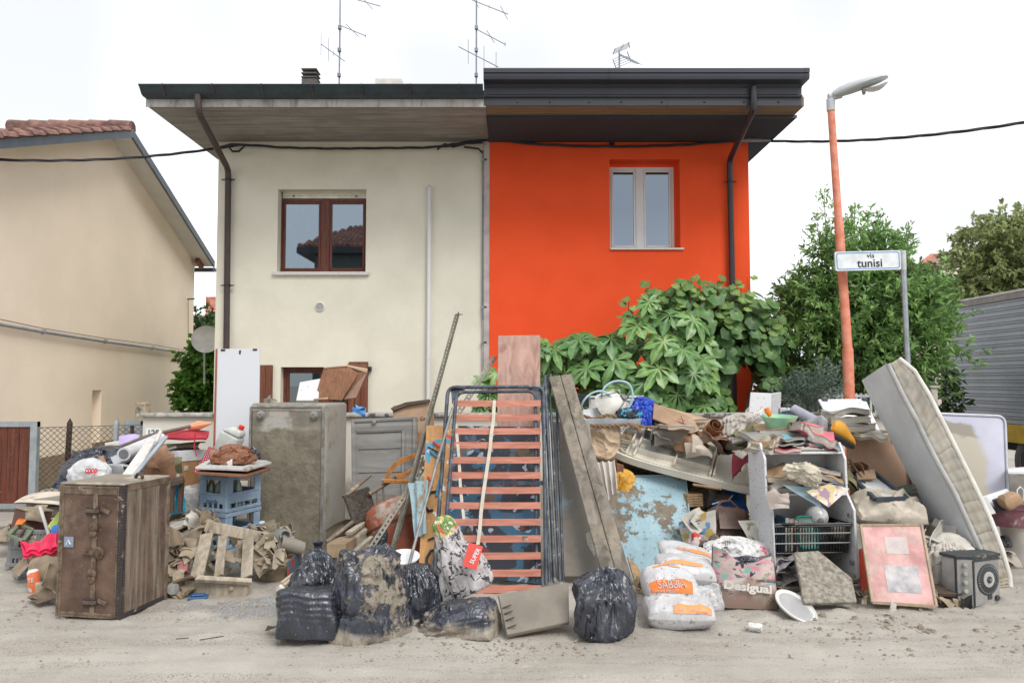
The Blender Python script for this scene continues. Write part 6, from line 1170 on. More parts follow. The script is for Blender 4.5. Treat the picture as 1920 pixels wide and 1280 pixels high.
def angle_bar(label, a, b, face, w=.042):
    a, b = Vector(a), Vector(b); t = thing('angle_bar', label, 'metal bar', a); d = (b-a).normalized(); L_ = (b-a).length; s = d.cross(Vector(face)).normalized(); u = s.cross(d).normalized(); m = M(); th = u*.003
    def strip(p, q, x0, x1): m.hexa([p+s*x0,p+s*x1,q+s*x1,q+s*x0,p+s*x0+th,p+s*x1+th,q+s*x1+th,q+s*x0+th])
    strip(a, b, 0, w*.34); strip(a, b, w*.66, w); n = int(L_/.042)
    for k in range(n+1): c = a+d*(k*.042); strip(c, c+d*min(.022, L_-k*.042+.002), w*.335, w*.665)
    for k in range(1): m.hexa([a,b,b+u*w,a+u*w,a+s*.003,b+s*.003,b+u*w+s*.003,a+u*w+s*.003])
    m.build('flange', mat('mud grey slotted steel', (.155,.145,.115), .55, (.21,.20,.165), vs=9, var=.2, mud=.35, mudcol=(.24,.21,.155), metal=.2, bump=.15), t, recalc=False); return t
ab_ = angle_bar('longest perforated steel bar leaning far above the heap towards the cream wall', at(862,589,7.3), at(738,1045,6.1), (-.3,-1,.15), .05)
tip = at(862,589,7.3); m = M(); m.box(tip.x-.035,tip.x+.03,tip.y-.03,tip.y+.02,tip.z-.005,tip.z+.004); m.build('foot_plate', METG, ab_, bevel=.002)
angle_bar('perforated steel bar leaning behind the bed frame with its end by the plank', at(932,671,7.1), at(698,1034,6.15), (.2,-1,.4), .05)
angle_bar('short perforated steel bar crossing the red drum', at(795,858,6.9), at(738,1040,6.2), (-.2,-1,.2), .042)
stick('rod', 'thin muddy rod leaning from bed frame down to the white bowl', 'rod', [(849,764,6.25),(822,858,6.1),(793,962,5.85),(766,1062,5.6)], .012, METG)
tbw = thing('white_bowl', 'white plastic basin behind the black bags', 'basin', at(757,1062,5.75)); T = TR(at(757,1060,5.8), 14, 0, 0); m = M(); m.lathe([(.0,0),(.08,0),(.115,.07),(.122,.074),(.112,.066),(.078,.006),(.0,.006)], 30, T); m.build('bowl', mat('white basin plastic', (.70,.72,.74), .4, fleck=.05), tbw, smooth=50); m = M(); m.lathe([(.115,.068),(.124,.072),(.124,.078),(.113,.076)], 30, T); m.build('rim', mat('white basin plastic', (.7,.7,.7)), tbw, smooth=50)
tag(drape([at(764,905,6.35),at(802,898,6.3),at(800,1000,6.1),at(778,1010,6.15)], 20, 26, 5, .02, 8, .004, .015, 2).build('blue_cloth', mat('pale blue cloth', (.30,.43,.47), .85, mud=.38, ms=5, bump=.2), smooth=40), 'pale blue muddy cloth hanging at the edge of the graffiti board', 'cloth')

# ------------------------------------------------------------------ graffiti board, planks, bed frame
def graf_pat(N, L, mix, mth, step, noise, pos, c):
    sp = N.new('ShaderNodeSeparateXYZ'); L.new(pos, sp.inputs[0]); x, z = sp.outputs[0], sp.outputs[2]
    dk = step(mth('ADD', mth('SUBTRACT', x, mth('MULTIPLY', z, .10)), mth('MULTIPLY', mth('SUBTRACT', noise(4,4,.6),.5), .14)), -.66, -.56)
    c = mix(step(noise(3.2,3,.5,dist=1.2),.63,.65), c, (.10,.30,.42)); c = mix(step(noise(5,2,.5,dist=1.5),.66,.675), c, (.55,.08,.06)); c = mix(step(noise(4.1,2,.5,dist=2.2),.63,.645), c, (.72,.74,.76))
    d2 = mix(step(noise(2.6,3,.5,dist=1.4),.49,.52), (.022,.026,.038), (.03,.105,.18)); d2 = mix(step(noise(5,3,.5,dist=2),.62,.64), d2, (.16,.035,.03)); d2 = mix(step(noise(4.4,2,.5,dist=3),.63,.645), d2, (.33,.38,.45)); d2 = mix(step(noise(3.6,5,.6),.60,.66), d2, (.12,.09,.06))
    return mix(dk, c, d2)
tgb = thing('graffiti_board', 'tan wooden board sprayed with blue and black graffiti behind the bed frame', 'board', at(900,1090,5.95)); m = M(); m.slab([at(800,797,6.55),at(1008,800,6.55),at(1016,1095,5.98),at(785,1068,6.02)], .02); gb = m.build('panel', mat('graffiti plywood', (.50,.27,.10), .6, grain=(14,14,1.5), var=.2, bump=.1, fleck=.05, pat=graf_pat), tgb)
gpt = lambda x, y: at(x, y, lerp(6.53,5.98,(y-797)/280)-.006)
def stroke(pts, r, mt):
    m = M(); P = [gpt(*p) for p in pts]; Q = []
    for i in range(len(P)-1): Q += [P[i].lerp(P[i+1],k/4) for k in range(4)]
    m.tube(Q+[P[-1]], r, 6); m.build('spray_line', mt, tgb, smooth=60)
INKB = mat('black spray', (.015,.016,.025), .5, bump=0); INKU = mat('blue spray', (.03,.22,.42), .5, bump=0); INKR = mat('red spray', (.55,.06,.05), .5, bump=0)
for pts, r, mt in (([(802,838),(812,842),(822,848),(828,856)],.010,INKB),([(825,920),(808,922),(799,935),(797,948),(804,958),(812,955)],.012,INKB),([(820,1028),(808,1032),(800,1045),(800,1055),(808,1062)],.013,INKB),([(802,1012),(816,1006),(826,1006)],.009,INKB),([(806,845),(818,855),(826,862)],.014,INKU),([(830,880),(822,910),(818,930)],.014,INKU),([(802,893),(808,900)],.012,INKR),([(805,908),(810,914)],.010,INKR),([(812,828),(824,838)],.014,INKR),([(812,1055),(820,1020)],.012,INKU)): stroke(pts, r*.8, mt)
RPL = mat('dusty red brown plank', (.32,.175,.13), .6, (.40,.25,.205), grain=(10,10,1.2), var=.2, mud=.22, ms=2.2, mudcol=(.40,.33,.29), fleck=.08, bump=.12, edge=.15)
panel('plank', 'tall wide red brown plank rising behind the bed frame', 'plank', [(934,629,7.0),(1013,628,7.0),(1012,1000,6.5),(930,1000,6.5)], .03, RPL)
FRM = mat('chipped dark blue frame paint', (.045,.055,.07), .45, (.07,.085,.105), vs=14, var=.3, mud=.35, ms=11, mudcol=(.26,.265,.26), bump=.2, metal=.2); SLT = mat('salmon painted slat', (.54,.215,.15), .65, (.59,.26,.19), grain=(2.5,20,20), var=.15, mud=.22, ms=4, mudcol=(.36,.28,.235), bump=.12)
Db = lambda y: lerp(6.36, 5.80, (y-725)/375); bp = lambda x, y, o=0: at(x, y, Db(y)+o); tbd = thing('bed_frame', 'dark metal folding bed frame with salmon red slats leaning upright in the heap', 'bed frame', bp(920,1108))
def corner(pts, n=5):
    P = [Vector(p) for p in pts]; Q = [P[0]]
    for i in range(1, len(P)-1):
        a = P[i]+(P[i-1]-P[i]).normalized()*.07; b = P[i]+(P[i+1]-P[i]).normalized()*.07
        Q += [(a*(1-t)**2+P[i]*2*t*(1-t)+b*t*t) for t in [k/n for k in range(n+1)]]
    return Q+[P[-1]]
m = M(); m.tube(corner([bp(813,1092),bp(840,726),bp(1019,725),bp(1024,1096)]), .0165, 10); m.build('outer_tube', FRM, tbd, smooth=50)
m = M(); m.tube(corner([bp(827,1096,-.03),bp(856,735,-.03),bp(1004,733,.03),bp(1006,1090,.05)]), .0145, 8); m.build('inner_tube', FRM, tbd, smooth=50)
for a, b, c in (((845,728),(872,730),(848,757)),((990,728),(1017,731),(1016,757))): m = M(); m.slab([bp(*a,.012),bp(*b,.012),bp(*c,.012)], .006); m.build('gusset', FRM, tbd)
m = M(); m.bar(bp(847,905,.02), bp(1020,905,.02), .03, .03); m.build('cross_tube', FRM, tbd); 
for k, y in enumerate((756,782,808,834,862,890.5,918.5,947,978,1009,1041,1073,1103)):
    xl_ = lerp(852,819,k/12) if k else 850; a, b = bp(xl_,y,-.02), bp(1014,y,-.005); n = 9; hh = .026; P = []
    for i in range(n):
        q = a.lerp(b, i/(n-1)); q = q+Vector((0,-.012*math.sin(math.pi*i/(n-1)),0)); P.append(q)
    m = M()
    for z0, z1 in ((-hh,hh),): 
        vs2 = []
        for q in P: vs2 += [q+Vector((0,.004,z0)), q+Vector((0,-.008,z0)), q+Vector((0,-.012,z1)), q+Vector((0,0,z1))]
        m.add(vs2, [(4*i+j,4*i+(j+1)%4,4*i+4+(j+1)%4,4*i+4+j) for i in range(n-1) for j in range(4)]+[(0,1,2,3),tuple(range(4*n-4,4*n))])
    m.build('slat', SLT, tbd)
WEB = mat('dirty cream webbing', (.52,.48,.40), .9, vs=20, var=.1, mud=.2, bump=.2)
def strap(pts, w=.028):
    P = [bp(*p) for p in pts]; m = M(); vs2 = []
    for q in P: vs2 += [q+Vector((-w/2,-.008,0)), q+Vector((w/2,-.008,0)), q+Vector((w/2,-.004,0)), q+Vector((-w/2,-.004,0))]
    n = len(P); m.add(vs2, [(4*i+j,4*i+(j+1)%4,4*i+4+(j+1)%4,4*i+4+j) for i in range(n-1) for j in range(4)]+[(0,1,2,3),tuple(range(4*n-4,4*n))]); m.build('webbing_strap', WEB, tbd, smooth=60)
strap([(927,750,-.045),(925,790,-.05),(921,815,-.06),(919,840,-.055),(913,880,-.05),(907,920,-.06),(902,960,-.05),(900,990,-.05),(896,1020,-.05)]); strap([(855,795,.0),(858,830,-.03),(861,862,.005),(863,905,-.02),(866,940,.0),(870,972,-.03)], .024)
tfl = thing('bed_frame', 'folded bare side rails of the second bed leaf beside the long plank', 'bed frame', bp(1040,1095))
for a, b, r in (((1022,704,6.6),(1040,1092,5.86),.016),((1030,716,6.6),(1050,1090,5.9),.013),((1016,745,6.5),(1030,1090,5.84),.013),((1044,760,6.5),(1056,1085,5.95),.012)): m = M(); m.tube([at(*a), at(*b)], r, 8); m.build('side_rail', FRM, tfl, smooth=50)
m = M(); m.tube([at(1016,745,6.5),at(1022,704,6.6),at(1032,702,6.62),at(1044,760,6.5)], .012, 8); m.build('end_tube', FRM, tfl, smooth=50)
panel('grey_sheet', 'flat mud grey panel standing between bed frame and long plank', 'panel', [(1036,790,6.60),(1105,790,6.60),(1140,1080,6.05),(1050,1080,6.05)], .025, mat('mud washed grey panel', (.24,.225,.20), .85, (.28,.265,.24), vs=1.5, var=.12, mud=.4, ms=1.3, mudcol=(.235,.205,.165), bump=.25, pat=lambda N,L,mix,mth,step,noise,pos,c: mix(step(noise(2.2,5,.6),.60,.68), c, (.25,.33,.38)), edge=.12))
tlp = thing('long_plank', 'long thick mud grey double plank leaning over the grey panel', 'plank', at(1160,1090,5.75))
PLK = mat('weathered mud plank', (.155,.135,.11), .88, (.205,.18,.15), grain=(10,10,.9), var=.3, mud=.42, ms=3, mudcol=(.24,.205,.16), bump=.55, bs=30)
for pts in ([(1029,706,6.55),(1050,703,6.55),(1160,1092,5.70),(1130,1082,5.72)],[(1051,703,6.55),(1071,700,6.55),(1188,1094,5.70),(1161,1092,5.70)]): m = M(); m.slab([at(*p) for p in pts], .05); m.build('board', PLK, tlp, bevel=.006)
panel('paper_scrap', 'torn white paper scrap stuck between plank and grey panel', 'paper', [(1098,1000,6.05),(1106,997,6.05),(1118,1035,5.92),(1114,1042,5.92),(1102,1020,5.98)], .003, PAGES, 0)
td = thing('cupboard_front', 'mud coated cupboard door lying tilted between the black bags', 'door', gp(1000,1185)); Pq = [at(934,1113,5.0),at(1066,1091,5.15),at(1067,1165,4.86),at(951,1189,4.72)]; m = M(); m.slab(Pq, .03); m.build('panel', mat('mud coated door', (.19,.17,.14), .85, (.225,.20,.165), vs=3, var=.12, mud=.4, ms=3, bump=.4, bs=30), td, bevel=.004)
for u in (.35,.5,.66,.84): p = (Pq[0]*(1-u)+Pq[3]*u); m = M(); m.bar(p+Vector((.01,-.006,0)), p+Vector((.065,-.006,.02)), .008, .006); m.build('scratch', DWOOD, td)
rag('mud_splash', 'dried mud clump stuck to the lower bed slat', 'mud clump', 985, 1008, 5.86, .06, .045, MUDM, 80, 85, 0, .5, 14, .3)

# ------------------------------------------------------------------ black bags and compost sack
GB = 'black bin bags along the road'
BIG = [(0,0),(.75,0),(.98,.04),(1.08,.2),(1.02,.36),(.90,.43),(.99,.49),(.96,.62),(.84,.78),(.70,.88),(.62,.97),(.5,1.02),(.42,.96),(.25,.9),(0,.9)]
def boxbag(T, w, d, h, seed):
    n = 30; u = np.linspace(0, 2*math.pi, 84, endpoint=False); v = np.linspace(0, 1, 46); U, V = np.meshgrid(u, v); c, s = np.cos(U), np.sin(U); k = (np.abs(c)**7+np.abs(s)**7)**(-1/7)
    cap = np.clip(np.minimum(V, 1-V)*14, 0, 1)**.5; X = np.stack([c*k*cap*w/2, s*k*cap*d/2, V*h], -1); g = X/np.array([w/2,d/2,h])
    X = X+np.stack([c,s,0*c],-1)*(.045*creases(g, 40, seed, 1.0)+.012*rf(g,5,seed)+.007*np.sin(V*52+1.5*rf(g,2,seed+1))*np.clip(V-.25,0,1)*(s < .3))[...,None]*cap[...,None]; X[...,2] += .03*creases(g, 20, seed+3, 1.0)
    Y = X.reshape(-1,3); A_ = np.array(T); Y = Y @ A_[:3,:3].T+A_[:3,3]; Y[:,2] = np.where(Y[:,2] < .0, Y[:,2]*.1, Y[:,2]); m = M(); m.grid(Y.reshape(X.shape), cv=True); m.f += [tuple(range(84))[::-1], tuple(range(84*45, 84*46))]; return m
tag(boxbag(TR(gp(567,1208)+Vector((0,.16,0)), 0, 2, 8), .36, .34, .31, 91).build('bin_bag', BLACKBAG, smooth=38), 'boxy black bin bag, leftmost on the road, wrapped tight round a carton', 'bin bag', GB)
bag('bin_bag', 'upright black bin bag tied at its top above the boxy one', 588, 1138, 5.15, .175, .16, .44, 92, BLACKBAG, TIED, (0,3,20), 'bin bag', GB, cre=.16, pleat=.16, npl=13)
bag('bin_bag', 'biggest black bin bag with open crumpled top and mud smeared belly', 692, 1214, 4.88, .275, .24, .60, 93, MUDBAG, BIG, (0,0,40), 'bin bag', GB, ground=-.01, cre=.16, lump=.07, pleat=.05, nu=130, nv=80, K=46)
bag('bin_bag', 'black bin bag tucked behind the biggest one below the white basin', 782, 1160, 5.3, .18, .16, .38, 94, BLACKBAG, SLUMP, (0,-4,0), 'bin bag', GB, cre=.16, pleat=.14)
T = Matrix.Translation(at(935,1160,4.95)) @ Euler((R(8),R(-102),R(-16))).to_matrix().to_4x4()
tag(sack(T, [(.0,0),(.6,0),(.92,.06),(1.0,.22),(.98,.42),(.86,.60),(.62,.76),(.36,.87),(.14,.93),(.11,.95),(.19,.99),(.26,1.04),(.12,1.02),(0,.99)], .165, .22, .64, 95, ground=-.008, cre=.17, pleat=.16, npl=14, nu=120, nv=70).build('bin_bag', MUDBAG, smooth=38), 'muddy black bin bag lying down with its knot towards the biggest bag', 'bin bag', GB)
bag('bin_bag', 'black bin bag rightmost of the row, beside the white pellet sacks', 1134, 1194, 4.88, .235, .20, .44, 96, BLACKBAG, SLUMP, (0,2,60), 'bin bag', GB, ground=-.01, cre=.19, lump=.08, pleat=.13, nu=120, nv=72, K=44)
def comp_pat(N, L, mix, mth, step, noise, pos, c):
    c = mix(step(noise(16,3,.6,dist=1.5),.56,.59), c, (.05,.047,.05)); sp = N.new('ShaderNodeSeparateXYZ'); L.new(pos, sp.inputs[0]); z = mth('ADD', sp.outputs[2], mth('MULTIPLY', sp.outputs[0], -.35)); zz = mth('ADD', z, mth('MULTIPLY', mth('SUBTRACT', noise(5,3,.5),.5), .2))
    g_ = mix(step(noise(12,3,.5,dist=1.2),.50,.53), (.13,.23,.06), (.55,.47,.16)); g_ = mix(step(noise(10,3,.5,dist=1.5),.56,.59), g_, (.55,.12,.07)); g_ = mix(step(noise(15,2,.5),.60,.62), g_, (.55,.56,.48)); return mix(step(zz,.67,.71), c, g_)
tcs = thing('compost_sack', 'floppy printed compost sack with red label slumped on the black bags', 'sack', at(870,1108,5.3)); T = Matrix.Translation(at(884,1112,5.25)) @ Euler((R(-8),R(-24),0)).to_matrix().to_4x4()
sack(T, [(.0,0),(.85,0),(1.0,.06),(1.0,.25),(.88,.42),(.68,.56),(.55,.72),(.5,.88),(.42,.97),(.2,1.0),(.0,1.0)], .19, .10, .56, 97, cre=.13, pleat=.06, lump=.06).build('film', mat('compost print film', (.42,.40,.40), .45, vs=14, var=.3, bump=.25, bs=20, mud=.12, ms=6, pat=comp_pat), tcs, smooth=38)
Tl = frame(at(872,1062,5.06), at(893,1068,5.06), at(880,1020,5.12)); m = M(Tl); m.box(-.02,.08,-.006,.0,.0,.16); m.build('label', mat('red label print', (.60,.05,.035), .45, fleck=.05), tcs); text('SUPER', Tl @ TR((.045,-.008,.085),0,-78), .11, WHITEP, tcs, bold=.01)
# ------------------------------------------------------------------ right half of the heap
lump('beige_cushion', 'plump beige cushion squeezed beside the long plank', 'cushion', 1128, 830, 6.9, .34, .36, .28, mat('beige cushion cover', (.50,.37,.25), .8, (.55,.42,.30), vs=3, var=.1, mud=.12, bump=.12), 101, 80, 8, 0, .05)
lump('striped_cushion', 'tan cushion in the shade under the white oval table', 'cushion', 1160, 842, 7.2, .34, .3, .26, mat('tan striped cover', (.26,.18,.11), .9, grain=(40,6,6), var=.3), 102, 75)
tag(drape([at(1118,866,6.6),at(1152,862,6.6),at(1158,915,6.45),at(1136,945,6.45)], 24, 24, 11, .02, 9, .004, .022, 3).build('white_cloth', CLOTHW, smooth=45), 'off white ribbed cloth hanging beside the yellow bag', 'cloth')
bag('yellow_bag', 'mustard yellow plastic bag behind the pale blue mattress', 1158, 936, 6.75, .13, .10, .28, 103, mat('mustard film', (.55,.27,.025), .5, (.60,.33,.05), vs=6, var=.2, mud=.12, bump=.2), SLUMP, (0,14,0), cre=.2)
panel('brown_block', 'small red brown block above the mustard yellow bag', 'block', [(1156,868,6.7),(1170,872,6.7),(1169,886,6.7),(1156,884,6.7)], .06, mat('rust stained board', (.2,.1,.06)))
# pale blue mattress
def rpoly(pts, r=.09, n=5):
    P = [Vector(p) for p in pts]; Q = []
    for i in range(len(P)):
        a = P[i]+(P[i-1]-P[i]).normalized()*r; b = P[i]+(P[(i+1)%len(P)]-P[i]).normalized()*r
        Q += [(a*(1-t)**2+P[i]*2*t*(1-t)+b*t*t) for t in [k/n for k in range(n+1)]]
    return Q
tm = thing('blue_mattress', 'pale blue foam mattress smeared with mud standing under the oval table', 'mattress', at(1240,1060,6.2)); BLM = mat('pale blue vinyl', (.27,.415,.475), .6, (.31,.455,.515), vs=3, var=.08, mud=.47, ms=2.8, mudcol=(.20,.17,.13), fleck=.26, bump=.4, bs=16, edge=.015, film=5)
Pq = rpoly([at(1128,893,6.75),at(1285,890,6.75),at(1303,1075,6.15),at(1150,1090,6.15)], .07); m = M(); m.slab(Pq, .12); m.build('pad', BLM, tm, bevel=.02, seg=2, smooth=40); m = M(); m.tube([p+Vector((0,-.004,0)) for p in Pq], .007, 6, True); m.build('piping', mat('pale blue piping', (.33,.45,.50), .6), tm, smooth=50)
panel('tan_board', 'narrow tan plywood board at the foot of the blue mattress', 'board', [(1176,1042,6.0),(1196,1060,5.9),(1214,1100,5.65),(1192,1096,5.7)], .02, TWOOD)
panel('dark_filler', 'added dark filler box for the shaded hollow under the white oval table', 'cabinet', [(1135,850,7.35),(1400,865,7.35),(1400,1060,7.0),(1180,1060,7.0)], .5, DWOOD)  # added filler box, its dark brown stands for the shaded inside of the heap
stick('dark_rail', 'dark wooden rail running under the white oval table', 'rail', [(1158,868,6.9),(1270,892,6.8),(1330,905,6.8)], .02, DWOOD, 6)
# white oval garden table, upside down
IV = mat('aged white garden plastic', (.68,.645,.55), .5, (.72,.68,.59), vs=4, var=.06, mud=.14, ms=5, mudcol=(.27,.23,.17), fleck=.12, bump=.1); tot = thing('garden_table', 'upturned ivory plastic oval garden table with moulded ribs', 'table', at(1270,860,6.7))
c0 = at(1298,850,6.95); ex = (at(1395,878,6.75)-at(1150,818,7.1)).normalized(); ey0 = Vector((.02,1,.42)); ez = ex.cross(ey0).normalized(); ez = -ez if ez.z < 0 else ez; ey = ez.cross(ex); T = Matrix(((ex.x,ey.x,ez.x,c0.x),(ex.y,ey.y,ez.y,c0.y),(ex.z,ey.z,ez.z,c0.z),(0,0,0,1)))
La, Lb = .80, .46; N_ = 48; el = lambda s: [(La*s*abs(math.cos(a))**.50*math.copysign(1,math.cos(a)), Lb*s*abs(math.sin(a))**.62*math.copysign(1,math.sin(a))) for a in np.linspace(0,2*math.pi,N_,endpoint=False)]
m = M(T); m.prism([(x,y,-.03) for x,y in el(.98)], (0,0,.012)); m.build('top', IV, tot)
def ring(m, s0, s1, z0, z1): a, b = el(s0), el(s1); m.add([(x,y,z0) for x,y in a]+[(x,y,z0) for x,y in b]+[(x,y,z1) for x,y in a]+[(x,y,z1) for x,y in b], [(k,(k+1)%N_,N_+(k+1)%N_,N_+k) for k in range(N_)]+[(2*N_+k,2*N_+(k+1)%N_,3*N_+(k+1)%N_,3*N_+k) for k in range(N_)]+[(k,(k+1)%N_,2*N_+(k+1)%N_,2*N_+k) for k in range(N_)]+[(N_+k,N_+(k+1)%N_,3*N_+(k+1)%N_,3*N_+k) for k in range(N_)])
m = M(T); ring(m, .965, 1.0, -.035, .028); m.build('rim', IV, tot, smooth=35); m = M(T); ring(m, .84, .86, -.018, .012); m.build('rib', IV, tot, smooth=35)
def inb(x0,y0,x1,y1,w=.018,h=.05): m = M(T); m.bar((x0,y0,-.018+h/2),(x1,y1,-.018+h/2),w,h); m.build('rib', IV, tot, bevel=.002)
for x in (-.55,-.48,-.12,.20,.23,.50): inb(x,-.36,x,.36)
for y in (-.22,.0,.2): inb(-.47,y,.19,y); 
for k in range(9): inb(-.70,-.24+k*.06,-.56,-.24+k*.06,.010,.022)
for x,y,w,d in ((-.30,.1,.12,.09),(.04,.1,.12,.09),(-.30,-.11,.12,.09),(.05,-.11,.12,.09)): m = M(T); m.box(x-w,x+w,y-d,y+d,-.017,.004); m.build('recess_plate', mat('white garden plastic', (.70,.69,.65), .5, fleck=.08), tot, bevel=.004)
tot2 = thing('table_leaf', 'second ivory plastic table leaf beneath the upturned oval table', 'table', at(1350,905,6.6)); m = M(Matrix.Translation((.33,-.02,-.17)) @ T); m.prism([(x,y,-.03) for x,y in el(.62)], (0,0,.035)); m.build('top', IV, tot2, bevel=.006)
# hoops, lamp shade, blue bag and other things on the table
tho = thing('plant_hoops', 'pair of pale blue wire hoops standing on top of the heap', 'hoops', at(1140,790,6.9)); HB = mat('pale blue tube', (.36,.50,.58), .4, bump=.03)
for c in ([(1088,770),(1094,752),(1108,738),(1126,733),(1142,740),(1152,757),(1158,778),(1160,795)],[(1128,752),(1130,732),(1142,719),(1160,714),(1178,719),(1186,736),(1184,755),(1175,768),(1166,776)]):
    m = M(); P = [at(x,y,6.9 if k else 6.95) for k,(x,y) in enumerate(c)]; Q = []
    for i in range(len(P)-1):
        p0, p1, p2, p3 = P[max(i-1,0)], P[i], P[i+1], P[min(i+2,len(P)-1)]
        Q += [.5*((2*p1)+(p2-p0)*t+(2*p0-5*p1+4*p2-p3)*t*t+(3*p1-p0-3*p2+p3)*t**3) for t in (0,.25,.5,.75)]
    m.tube(Q+[P[-1]], .010, 8); m.build('hoop', HB, tho, smooth=60)
tls = thing('dome_lamp', 'dirty white dome lamp shade tipped over beneath the hoops', 'lamp shade', at(1150,765,7.0)); T = Matrix.Translation(at(1148,762,7.0)) @ Euler((R(30),R(48),0)).to_matrix().to_4x4(); m = M(); m.lathe([(.03,.14),(.06,.13),(.13,.07),(.165,-.02),(.175,-.05),(.168,-.05),(.125,.055),(.05,.115),(.03,.12)], 28, T); m.build('shade', mat('dirty white enamel', (.60,.585,.53), .5, mud=.15, ms=6, fleck=.2), tls, smooth=50)
for a_ in range(5): a2 = a_*1.25; m = M(T); m.T = T; m.tube([(.03*math.cos(a2),.03*math.sin(a2),.15),(.10*math.cos(a2),.10*math.sin(a2),.16),(.20*math.cos(a2),.2*math.sin(a2),.02)], .004, 5); m.build('wire', BLACKM, tls)
m = M(); m.lathe([(.035,.13),(.035,.16),(.02,.175),(.0,.176)], 14, T); m.build('cap', METG, tls)
panel('white_box', 'small white box beside the dirty lamp shade', 'box', [(1092,768,7.0),(1126,762,7.0),(1126,785,6.95),(1092,786,6.95)], .18, WLAM)
tgf = thing('grey_frame', 'pale grey moulded frame panel behind the lamp shade', 'panel', at(1155,770,7.4)); m = M(); m.slab([at(1104,742,7.4),at(1207,741,7.4),at(1207,775,7.35),at(1104,775,7.35)], .04); m.build('panel', mat('pale grey moulding', (.42,.43,.43), .6, mud=.15), tgf, bevel=.004)
for q in ([(1107,744),(1204,744),(1204,772),(1107,772)],[(1130,750),(1196,750),(1196,768),(1130,768)]): m = M(); m.tube([at(x,y,7.385) for x,y in q], .012, 6, True); m.build('moulding', mat('pale moulding', (.52,.53,.53), .5), tgf)
panel('black_box', 'black plastic box behind the top of the long plank', 'box', [(1078,738,7.3),(1104,740,7.3),(1104,762,7.3),(1078,762,7.3)], .1, BLACKM)
m = M(); m.bar(at(1086,790,6.75), at(1212,789,6.8), .06, .05); tag(m.build('metal_strip', GALV, bevel=.004), 'flat galvanised strip lying across the heap under the hoops', 'metal strip')
WIC = mat('tan wicker', (.24,.15,.085), .8, vs=60, var=.4, bump=.5, bs=150, mud=.2)
for lb, P in (('tan twisted rope along the back edge of the oval table',[(1086,795,6.75),(1130,799,6.7),(1180,795,6.7),(1210,800,6.75),(1260,803,6.8),(1320,815,6.85)]),('tan rope coil beneath the lamp shade',[(1090,778,6.8),(1112,785,6.75),(1140,778,6.75),(1160,782,6.75)]),('short tan rope end lying on the upturned table',[(1182,797,6.65),(1196,802,6.6),(1201,810,6.55)])):
    t = thing('rope', lb, 'rope', at(*P[0])); V3 = [at(*p) for p in P]; Q = []
    for a, b in zip(V3[:-1], V3[1:]): n = max(2,int((b-a).length/.015)); Q += [a.lerp(b,i/n) for i in range(n)]
    for s in range(3): m = M(); m.tube([q+Vector((0,math.cos(i*.8+s*2.09)*.009,math.sin(i*.8+s*2.09)*.009)) for i,q in enumerate(Q)], .008, 5); m.build('strand', WIC, t, smooth=60)
bag('blue_bag', 'royal blue plastic bag lying on top of the heap behind the hoops', 1198, 790, 7.15, .20, .14, .24, 111, BLUEF, SLUMP, (0,28,0), cre=.22); bag('blue_bag', 'small crumpled royal blue bag hanging beside the metal strip', 1212, 800, 6.8, .06, .06, .14, 112, BLUEF, SLUMP, cre=.3)
bag('striped_bundle', 'dark bundle with turquoise stripes beneath the royal blue bag', 1182, 785, 6.85, .12, .1, .10, 113, mat('turquoise stripe cloth', (.025,.03,.04), .6, pat=lambda N,L,mix,mth,step,noise,pos,c: mix(step(noise(14,2,.5,dist=1.5),.58,.61), c, (.05,.32,.50))), SLUMP, cre=.25)
# cardboard and sacks in the middle top
tcb = thing('folded_carton', 'flattened brown carton folded over the top of the heap', 'carton', at(1265,800,6.9)); m = M(); m.slab([at(1226,755,7.1),at(1300,783,7.0),at(1312,806,6.8),at(1296,812,6.75),at(1224,784,6.95)], .02); m.build('side', BCARD, tcb, bevel=.004); m = M(); m.slab([at(1228,757,7.12),at(1330,785,7.3),at(1300,786,7.02)], .015); m.build('flap', mat('pale cardboard', (.40,.29,.19), .85, mud=.15), tcb)
for k,(a,b) in enumerate((((1268,784),(1284,788)),((1270,790),(1290,796)),((1276,779),(1282,796)))): m = M(); m.bar(at(*a,6.90)+Vector((0,-.02,0)), at(*b,6.87)+Vector((0,-.02,0)), .010, .004); m.build('red_mark', mat('faded red stamp', (.38,.09,.09), .8, bump=0), tcb)
panel('board_edge', 'pale board edge lying behind the folded carton', 'board', [(1290,784,7.4),(1385,788,7.4),(1385,800,7.2),(1300,800,7.2)], .03, mat('pale brown board', (.35,.27,.2), .85, mud=.3))
rag('grey_papers', 'grey sodden newspaper layers in front of the folded carton', 'paper', 1262, 806, 6.8, .44, .20, mat('grey wet newspaper', (.30,.28,.25), .85, mud=.3), 121, 35, 12, .3, 14, .08, layers=2)
rag('brown_paper', 'large crumpled brown paper bundle on the oval table', 'paper', 1345, 825, 6.6, .40, .32, mat('glossy brown paper', (.17,.095,.062), .5, (.22,.13,.09), vs=5, var=.2, mud=.2, bump=.15), 123, 60, 15, .5, 18, .25, layers=3)
rag('pale_paper', 'pale crumpled tissue paper at the front of the brown bundle', 'paper', 1310, 838, 6.45, .28, .20, mat('pale dirty tissue', (.42,.36,.30), .85, mud=.2), 125, 50, -10, .5, 20, .2, layers=2)
bag('grey_sack', 'crumpled pale grey sack above the white shelf unit', 1388, 838, 6.75, .24, .18, .30, 127, mat('pale grey sacking', (.38,.355,.31), .85, (.43,.40,.36), vs=5, var=.1, mud=.25, bump=.25), SLUMP, (0,-14,0), cre=.26)
tb_ = thing('brown_roll', 'rolled brown corrugated card standing in the paper bundle', 'cardboard roll', at(1335,805,6.65)); m = M(); P = [(.02+.055*k/26) for k in range(27)]; T = Matrix.Translation(at(1335,805,6.65)) @ Euler((R(55),R(20),0)).to_matrix().to_4x4()
